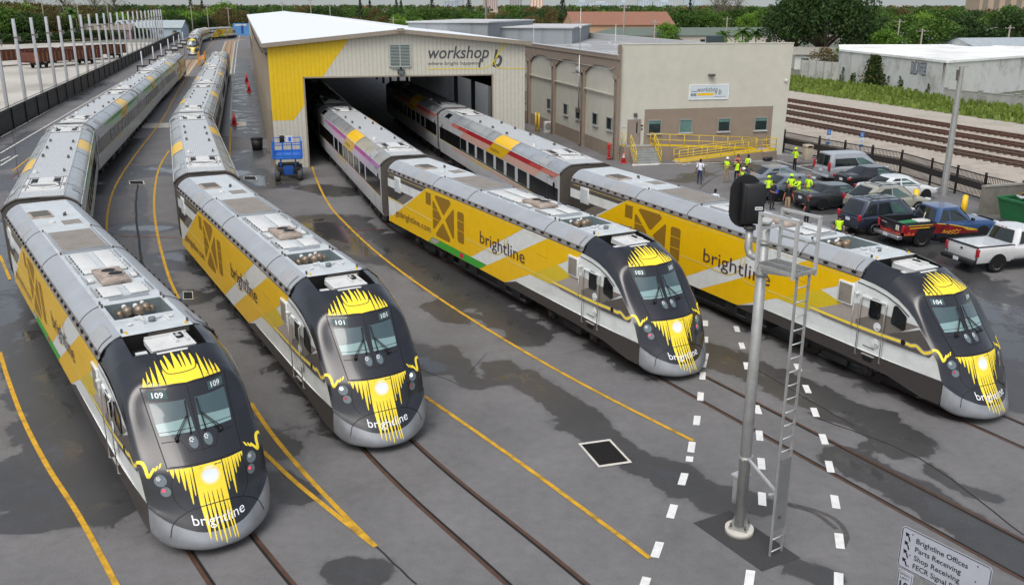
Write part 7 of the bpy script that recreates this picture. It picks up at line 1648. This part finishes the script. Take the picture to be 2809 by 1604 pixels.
# ------------------------------------------------------------------ trees, grass, poles, haze
rt = random.Random(11)
def leaf_mat(name, a, b):
    """leaf colour that differs from clump to clump and from tree to tree"""
    m = bpy.data.materials.new(name); m.use_nodes = True; nt = m.node_tree; p = nt.nodes['Principled BSDF']; p.inputs['Roughness'].default_value = .6; p.inputs['Specular IOR Level'].default_value = .25
    g_ = nt.nodes.new('ShaderNodeNewGeometry'); oi = nt.nodes.new('ShaderNodeObjectInfo'); ad = nt.nodes.new('ShaderNodeMath'); ad.operation = 'MULTIPLY_ADD'; ad.inputs[1].default_value = .55
    mu = nt.nodes.new('ShaderNodeMath'); mu.operation = 'MULTIPLY'; mu.inputs[1].default_value = .45
    nt.links.new(oi.outputs['Random'], mu.inputs[0]); nt.links.new(g_.outputs['Random Per Island'], ad.inputs[0]); nt.links.new(mu.outputs[0], ad.inputs[2])
    mx = nt.nodes.new('ShaderNodeMixRGB'); mx.inputs[1].default_value = (*lin(a), 1); mx.inputs[2].default_value = (*lin(b), 1); nt.links.new(ad.outputs[0], mx.inputs[0]); nt.links.new(mx.outputs[0], p.inputs['Base Color'])
    tr = nt.nodes.new('ShaderNodeBsdfTranslucent'); nt.links.new(mx.outputs[0], tr.inputs['Color']); ms_ = nt.nodes.new('ShaderNodeMixShader'); ms_.inputs[0].default_value = .25
    nt.links.new(p.outputs[0], ms_.inputs[1]); nt.links.new(tr.outputs[0], ms_.inputs[2]); nt.links.new(ms_.outputs[0], nt.nodes['Material Output'].inputs['Surface']); return m
LFG = leaf_mat('leaf_green', '#2F4A1C', '#5E7D33'); LFD = leaf_mat('leaf_dark_green', '#22361A', '#46602D'); LFB = leaf_mat('leaf_brownish', '#4A4427', '#7A6A3E'); LFY = leaf_mat('leaf_bright_green', '#4C7326', '#85A640'); LFP = leaf_mat('needle_green', '#263524', '#43553C')
BRK = mat('bark', '#5A4C3F', .9, var=.25, scale=6); BRG = mat('bark_grey', '#7A726A', .9, var=.2, scale=6)
def leaf(k, c, size, m, up=.3):
    n = V((rt.gauss(0, 1), rt.gauss(0, 1), rt.gauss(0, 1) + up)).normalized(); a = n.orthogonal().normalized(); a.rotate(M.Rotation(rt.uniform(0, 6.3), 3, n)); b = n.cross(a); s_ = size * rt.uniform(.6, 1.3)
    c = V(c); p = [c - a * s_ * .55, c - b * s_ * .32 + n * s_ * .08, c + a * s_ * .55, c + b * s_ * .32 + n * s_ * .08]; k.add(p, [(0, 1, 2, 3)], m)
def crown_mesh(W, H, zb, m, clumps, leaves, size, flat=.75, gap=.0):
    k = MB()
    for i in range(clumps):
        t = rt.uniform(-.55, 1); ph = rt.uniform(0, 2 * pi); rr = math.sqrt(max(0, 1 - t * t)) * rt.uniform(.55, 1.0)
        c = V((cos(ph) * rr * W / 2 * .82, sin(ph) * rr * W / 2 * .82, zb + (H - zb) * (.42 + .46 * t))); r_ = rt.uniform(.13, .24) * W * (.8 if t > .6 else 1)
        for j in range(leaves):
            d = V((rt.gauss(0, 1), rt.gauss(0, 1), rt.gauss(0, .8))).normalized() * r_ * rt.uniform(.55, 1.05) ; d.z *= flat; leaf(k, c + d, size, m)
    return k
def trunk_mesh(W, H, zb, r, m):
    k = MB(); k.tube([(0, 0, -.1), (.05 * W, 0, zb * .5), (.02 * W, .03 * W, zb), (0, 0, H * .7)], [r * 1.3, r, r * .8, r * .25], m, 8)
    for i in range(7):
        a = i * .9 + rt.uniform(0, .5); z = zb * rt.uniform(.55, 1.1); e = V((cos(a) * W * .33, sin(a) * W * .33, z + (H - zb) * rt.uniform(.3, .6))); k.tube([(0, 0, z), tuple(V((0, 0, z)).lerp(e, .5) + V((0, 0, .4))), tuple(e)], [r * .55, r * .35, r * .1], m, 6)
    return k
PT = {}
def tree(kind, x, y, s, label, group, cat='tree'):
    """the first of a kind is built, later ones are copies turned and scaled"""
    if kind not in PT:
        name, W, H, zb, m, cl, lv, sz = {'broad': ('broadleaf_tree', 11, 10, 2.6, LFG, 46, 62, .62), 'broad2': ('broadleaf_tree', 12.5, 9, 2.2, LFD, 50, 60, .62), 'round': ('broadleaf_tree', 9.5, 9, 2.4, LFY, 42, 62, .55), 'brown': ('broadleaf_tree', 11, 9.5, 3, LFB, 36, 46, .5),
             'low': ('shrub', 7, 4.2, .6, LFD, 34, 50, .5), 'big': ('broadleaf_tree', 21, 15.5, 4.2, LFD, 95, 110, .66), 'pine': ('pine_tree', 0, 0, 0, 0, 0, 0, 0), 'bare': ('bare_tree', 0, 0, 0, 0, 0, 0, 0), 'palm': ('palm_tree', 0, 0, 0, 0, 0, 0, 0)}[kind]
        o = empty(name, (x, y, 0), rt.uniform(0, 6), label, cat, group)
        if kind == 'pine':
            k = MB(); k.tube([(0, 0, 0), (0, 0, 15)], [.3, .05], BRG, 7); k.build('trunk', o); k = MB()
            for i in range(34):
                z = 3 + 12 * i / 34; r_ = 1.9 * (1 - (i / 36)) + .3
                for j in range(13): a = rt.uniform(0, 6.3); q = rt.uniform(.2, 1); leaf(k, (cos(a) * r_ * q, sin(a) * r_ * q, z + rt.uniform(-.2, .3)), .7, LFP)
            k.build('crown', o)
        elif kind == 'bare':
            k = MB(); k.tube([(0, 0, 0), (.2, 0, 5), (0, .2, 11)], [.3, .2, .05], BRG, 7)
            for i in range(60):
                z = rt.uniform(3, 11); a = rt.uniform(0, 6.3); L = rt.uniform(1.5, 4); p = V((.1, 0, z)); e = p + V((cos(a) * L, sin(a) * L, L * .8)); k.tube([p, p.lerp(e, .5) + V((0, 0, .3)), e], [.08, .05, .015], BRG, 5)
                f = e + V((rt.uniform(-1, 1), rt.uniform(-1, 1), 1)); k.tube([p.lerp(e, .6), f], [.03, .01], BRG, 4)
            k.build('trunk', o); k = MB()
            for i in range(500): a = rt.uniform(0, 6.3); r_ = rt.uniform(.5, 4); leaf(k, (cos(a) * r_, sin(a) * r_, rt.uniform(5, 13)), .35, LFB)
            k.build('crown', o)
        elif kind == 'palm':
            k = MB(); k.tube([(0, 0, 0), (.2, .1, 4), (.1, .3, 8)], [.25, .18, .16], BRG, 8); k.build('trunk', o); k = MB()
            for i in range(24):
                a = i * 2.4; el = rt.uniform(-.3, 1.2); L = 3.0; pts = [V((.1, .3, 8)) + V((cos(a) * L * t * cos(el * .6), sin(a) * L * t * cos(el * .6), L * t * sin(el) - 1.6 * t * t)) for t in (0, .35, .7, 1)]
                for p, q in zip(pts, pts[1:]):
                    sd_ = V((-sin(a), cos(a), -.4)) * .45; k.add([p, q, q + sd_, p + sd_], [(0, 1, 2, 3)], LFG); sd_ = V((sin(a), -cos(a), -.4)) * .45; k.add([p, q, q + sd_, p + sd_], [(0, 1, 2, 3)], LFG)
            k.build('crown', o)
        else:
            trunk_mesh(W, H, zb, .035 * W if kind != 'low' else .1, BRK).build('trunk', o); crown_mesh(W, H, zb, m, cl, lv, sz).build('crown', o)
        PT[kind] = o
    else: o = dup(PT[kind], (x, y, 0), rt.uniform(0, 6.3), label, group)
    o.scale = (s[0], s[0], s[1]) if isinstance(s, tuple) else (s, s, s)
    return o
def spot(u, d): r_ = ray(u, 400); k_ = d / r_.y; return r_.x * k_, d
KN = {'broad': 'leafy green tree', 'broad2': 'dark leafy tree', 'round': 'bright green round tree', 'brown': 'brownish thin leaved tree', 'low': 'dense low shrub', 'pine': 'narrow tall pine', 'bare': 'pale nearly bare tree', 'palm': 'palm tree'}
# wood along the far edge of the concrete yard
def wood(u0, u1, du, d0, d1, hs, kinds, where, group):
    u = u0
    while u < u1:
        kd = rt.choice(kinds); d = rt.uniform(d0, d1); x, y = spot(u, d); q = rt.uniform(*hs)
        tree(kd, x, y, (q * rt.uniform(.9, 1.15), q), f'{KN[kd]} {where}', group + ', ' + KN[kd]); u += du * rt.uniform(.75, 1.25)
LK_ = ['broad', 'broad2', 'broad', 'brown', 'broad2', 'round']
def edge_d(u): return 300 + max(0, u - 60) * .16
u = -90
while u < 700:
    for dd, hs in ((4, (.95, 1.25)), (26, (1.1, 1.45))):
        kd = rt.choice(LK_); x, y = spot(u + rt.uniform(-8, 8), edge_d(u) + dd + (34 if 180 < u < 520 and dd == 4 else 0) + rt.uniform(-4, 6)); q = rt.uniform(*hs) * (.75 if 160 < u < 640 else 1.0)
        tree(kd, x, y, (q * 1.1, q), f'{KN[kd]} in the wood along the concrete yard', 'wood along the concrete yard, ' + KN[kd])
    if u < 520: x, y = spot(u + 10, edge_d(u) - 5); tree('low', x, y, (1.3, .75), 'dense low shrub along the edge of the concrete yard', 'shrubs edging the concrete yard')
    u += 31
wood(-60, 420, 46, 372, 400, (1.2, 1.55), ['bare', 'broad2', 'bare', 'brown'], 'rising above the wood at the back', 'tall trees behind the yard wood')
wood(430, 700, 26, 385, 430, (.85, 1.1), ['broad', 'broad2', 'round', 'brown'], 'behind the distant train on the curve', 'trees behind the far curve')
wood(300, 1000, 30, 470, 560, (.9, 1.2), ['broad', 'broad2', 'brown', 'broad'], 'in the middle distance beyond the shed', 'middle distance trees beyond the shed')
wood(960, 1480, 34, 300, 360, (.72, .95), ['broad', 'broad2', 'brown', 'round', 'broad'], 'behind the shed ridge and the office', 'trees behind the shed and office')
wood(1000, 1700, 26, 400, 460, (.85, 1.1), ['broad', 'broad2', 'brown', 'broad'], 'in the second belt behind the office', 'second tree belt behind the office')
wood(1560, 2130, 30, 335, 420, (.85, 1.12), ['broad', 'round', 'broad2', 'broad'], 'behind the peach house and the long green roof', 'trees behind the peach house')
wood(1400, 2150, 30, 480, 600, (.95, 1.25), ['broad', 'broad2', 'brown', 'broad'], 'in the far belt before the skyline', 'far tree belt before the skyline')
for u_, d_, q, kd, lb in ((1325, 215, .72, 'broad2', 'dark tree against the panelled roof block'), (1500, 232, .7, 'brown', 'brownish tree against the peach house wall'), (1560, 190, .5, 'broad', 'small leafy tree between the white house and the roof block'), (1640, 195, .45, 'broad2', 'small dark tree in front of the white two storey house'), (1815, 260, .8, 'round', 'bright tree beside the gable of the peach house'),
                        (2010, 176, .62, 'round', 'bright round tree in front of the long green roofed building'), (1850, 190, .42, 'low', 'low bush by the office air handler'), (1150, 230, .6, 'broad', 'leafy tree just behind the shed ridge'), (1210, 240, .65, 'broad2', 'dark tree just behind the shed ridge'), (1060, 250, .55, 'broad', 'leafy tree beside the tan flat building')):
    x, y = spot(u_, d_); tree(kd, x, y, q, lb, None, 'tree' if kd != 'low' else 'shrub')
x, y = spot(2225, 190); tree('big', x, y, 1.0, 'huge dark spreading tree towering beside the office corner', None)
x, y = spot(2150, 205); tree('big', x, y, (.7, .85), 'large dark tree just behind the huge tree by the office', None)
for u_, d_, q, kd, lb in ((2330, 205, (.95, .98), 'broad2', 'dark tree leaning against the huge tree'), (2395, 196, .8, 'round', 'bright green tree behind the warehouse roof beside the pole'), (2290, 180, .5, 'round', 'small bright tree beside the board fence'), (2440, 215, 1.0, 'broad', 'leafy tree over the warehouse roof'), (2520, 205, (1.15, .95), 'broad', 'wide leafy tree behind the middle of the warehouse roof'), (2590, 225, (1.1, 1.05), 'broad2', 'dark wide tree behind the warehouse'),
                        (2650, 195, (1.1, .85), 'broad2', 'low dark tree near the street lamp behind the warehouse'), (2740, 230, (1.3, 1.2), 'broad2', 'tall dark tree beside the metal roofed hall'), (2810, 240, (1.2, 1.25), 'broad2', 'tall dark tree at the picture edge behind the metal roofed hall'), (2700, 260, (1.2, 1.2), 'broad', 'leafy tree between the tan tower and the hall'), (2235, 166, .5, 'brown', 'brown creeper covered shrub on top of the board fence'), (2310, 158, .42, 'broad2', 'small dark tree at the corner of the white warehouse')):
    x, y = spot(u_, d_); tree(kd, x, y, q, lb, None)
wood(2330, 2850, 28, 270, 330, (.85, 1.1), ['broad', 'broad2', 'round', 'broad'], 'in the belt beyond the white warehouse', 'tree belt beyond the warehouse')
wood(2330, 2850, 30, 380, 480, (.9, 1.15), ['broad', 'broad2', 'brown'], 'in the second belt beyond the warehouse', 'second belt beyond the warehouse')
for u_, d_, q in ((1005, 420, .95), (1030, 520, 1.0), (1100, 480, 1.0), (1112, 560, 1.0), (1193, 560, 1.25), (1290, 520, 1.2), (1536, 480, 1.25), (1870, 420, .95), (560, 520, 1.1), (590, 560, 1.0)): x, y = spot(u_, d_); tree('pine', x, y, q, 'narrow tall pine standing above the tree belts', 'narrow pines above the tree belts')
for u_, d_, q in ((1960, 400, 1.35), (1995, 405, 1.25), (1940, 395, 1.2)): x, y = spot(u_, d_); tree('bare', x, y, q, 'tall thin crowned tree rising over the belt near the big tree', 'tall thin crowned trees near the big tree')
for u_, d_, q in ((245, 338, 1.2), (2015, 210, .8), (2050, 215, .75), (1965, 215, .7), (700, 480, 1.1)): x, y = spot(u_, d_); tree('palm', x, y, q, 'palm tree standing among broadleaf trees', 'palms among the broadleaf trees')
# far-off tree cover to the horizon: one mass
k = MB(); fr = random.Random(5)
for i in range(1700):
    d = 620 + 2600 * fr.random() ** 1.6; u_ = fr.uniform(-150, 2950); x, y = spot(u_, d); h = fr.uniform(6, 11.5); w_ = fr.uniform(7, 15) * (1 + d / 2500); m = fr.choice([LFG, LFD, LFD, LFB])
    for j in range(26):
        a = fr.uniform(0, 6.3); t = fr.random(); r_ = w_ / 2 * math.sqrt(1 - (t * .9) ** 2) * fr.uniform(.5, 1); leaf(k, (x + cos(a) * r_, y + sin(a) * r_, h * (.25 + .75 * t)), 2.0 + d / 900, m, .8)
tag(k.build('distant_forest'), 'far tree cover that reads as one mass up to the skyline', 'forest', kind='stuff')
# grass strips
GRS = leaf_mat('grass_blade', '#4A6424', '#8A9A48'); GRD = mat('grass_ground', '#5F6B38', .95, var=.3, scale=.6, dirt='#8a8060', damt=.6, dscale=.4)
g = MB(); g.poly([MS(77.7, -20, -.012), MS(98, -20, -.012), MS(98, 330, -.012), MS(77.7, 330, -.012)], GRD); structure(g, 'grass_verge')
g = MB(); P = [spot(u_, edge_d(u_) - 9) for u_ in range(-120, 720, 60)]; g.poly([(x, y, -.012) for x, y in P] + [(x - 60, y + 200, -.012) for x, y in P[::-1]], GRD); structure(g, 'grass_bank')
k = MB()
for i in range(9000):
    s_ = rt.uniform(77.3, 91); l = rt.uniform(55, 150); 
    if rt.random() < .35 and s_ < 80: continue
    p = MS(s_, l); 
    if p.x > 55.5 + (122 - p.y) * .09 and p.y < 155 and p.y > 108 + 0: 
        if p.x > 56.3 - (p.y - 122) * .094 and p.y > 121: continue
        if p.y <= 121 and p.x > 60.5 - (p.y - 109.5) * .45: continue
    h = rt.uniform(.2, .75) * (1.3 if s_ > 85 else .8); a = rt.uniform(0, 6.3); dx, dy = cos(a) * .22, sin(a) * .22; tx, ty = rt.uniform(-.2, .2), rt.uniform(-.2, .2)
    k.add([(p.x - dx, p.y - dy, 0), (p.x + dx, p.y + dy, 0), (p.x + dx * .5 + tx, p.y + dy * .5 + ty, h), (p.x - dx * .5 + tx, p.y - dy * .5 + ty, h)], [(0, 1, 2, 3)], GRS)
tag(k.build('grass'), 'tall rough grass on the verge below the white warehouse', 'grass', kind='stuff')
# creeper on the warehouse wall
k = MB(); c0, e_ = V((53.5, 154)), V((56.5, 122)); dd = (e_ - c0).normalized(); nn = V((dd.y, -dd.x)); nn = nn if nn.x < 0 else -nn
for i in range(2600):
    t = rt.random(); zz = 4.7 * t; half = 1.6 + 2.6 * (1 - t) ** 1.5; q = c0 + dd * (12.6 + rt.gauss(0, .45) * half + (1 - t) * .8) + nn * rt.uniform(.05, .7 * (1 - t) + .25); leaf(k, (q.x, q.y, zz), .42, LFD if rt.random() < .75 else LFB)
tag(k.build('ivy'), 'dark creeper climbing the full height of the white warehouse wall', 'creeper')
k = MB()
for b_ in range(14):
    s0 = rt.uniform(1, 31); hh = rt.uniform(.8, 2.4)
    for i in range(45): t = rt.random(); q = c0 + dd * (s0 + rt.gauss(0, .28) * (1.2 - t)) + nn * rt.uniform(.05, .3); leaf(k, (q.x, q.y, hh * t), .3, LFD)
tag(k.build('ivy_shoots'), 'thin creeper shoots along the foot of the white warehouse wall', 'creeper', kind='stuff')
# utility poles
PWD = mat('pole_weathered', '#8A837A', .85, var=.1)
up_ = None
for u_, d_, h, lb in ((340, 330, 13, 0), (560, 330, 11.5, 0), (602, 345, 12, 0), (657, 352, 11, 0), (170, 318, 14, 0), (255, 345, 15, 0), (262, 330, 12, 0), (463, 330, 10, 0), (875, 330, 14, 0), (925, 330, 12.5, 0), (800, 380, 13, 0), (1090, 250, 8.6, 0), (1575, 205, 8.6, 0), (1698, 185, 12, 0), (1780, 190, 9, 0), (1970, 240, 9, 0), (2488, 180, 7.6, 0), (2425, 205, 9, 0), (2718, 180, 8.2, 0), (1335, 300, 9.5, 0)):
    x, y = spot(u_, d_)
    if up_ is None:
        up_ = empty('utility_pole', (x, y, 0), .3, 'thin weathered utility pole among the trees', 'pole', 'utility poles among the trees'); k = MB(); k.tube([(0, 0, 0), (0, 0, 12)], [.2, .13], PWD, 8); k.build('shaft', up_)
        k = MB(); k.bar((-1.1, 0, 11.3), (1.1, 0, 11.3), .1, .12, PWD); [k.cyl((x_, 0, 11.45), (0, 0, 1), .06, .18, PNW, 6) for x_ in (-1, -.4, .4, 1)]; k.build('crossarm', up_); up_.scale = (1, 1, h / 12)
    else: o = dup(up_, (x, y, 0), rt.uniform(-.6, .6)); o.scale = (1, 1, h / 12)
k = MB(); k.tube([(0, 0, 0), (0, 0, 34)], [.5, .2], GLV, 6)
for i in range(8): k.bar((-.6, 0, 20 + i * 1.7), (.6, 0, 20.8 + i * 1.7), .1, .1, GLV)
tag(k.build('radio_mast', loc=(x, y, 0)), 'tall thin radio mast over the distant peach house', 'mast')
x, y = spot(2655, 195); k = MB(); k.tube([(0, 0, 0), (0, 0, 6.6), (.5, 0, 7.2), (1.9, .1, 7.5)], .08, GLV, 6); k.box((2.0, .1, 7.48), (.7, .25, .12), GLV); tag(k.build('street_lamp', loc=(x, y, 0)), 'curved street lamp arm in front of the dark trees', 'lamp')
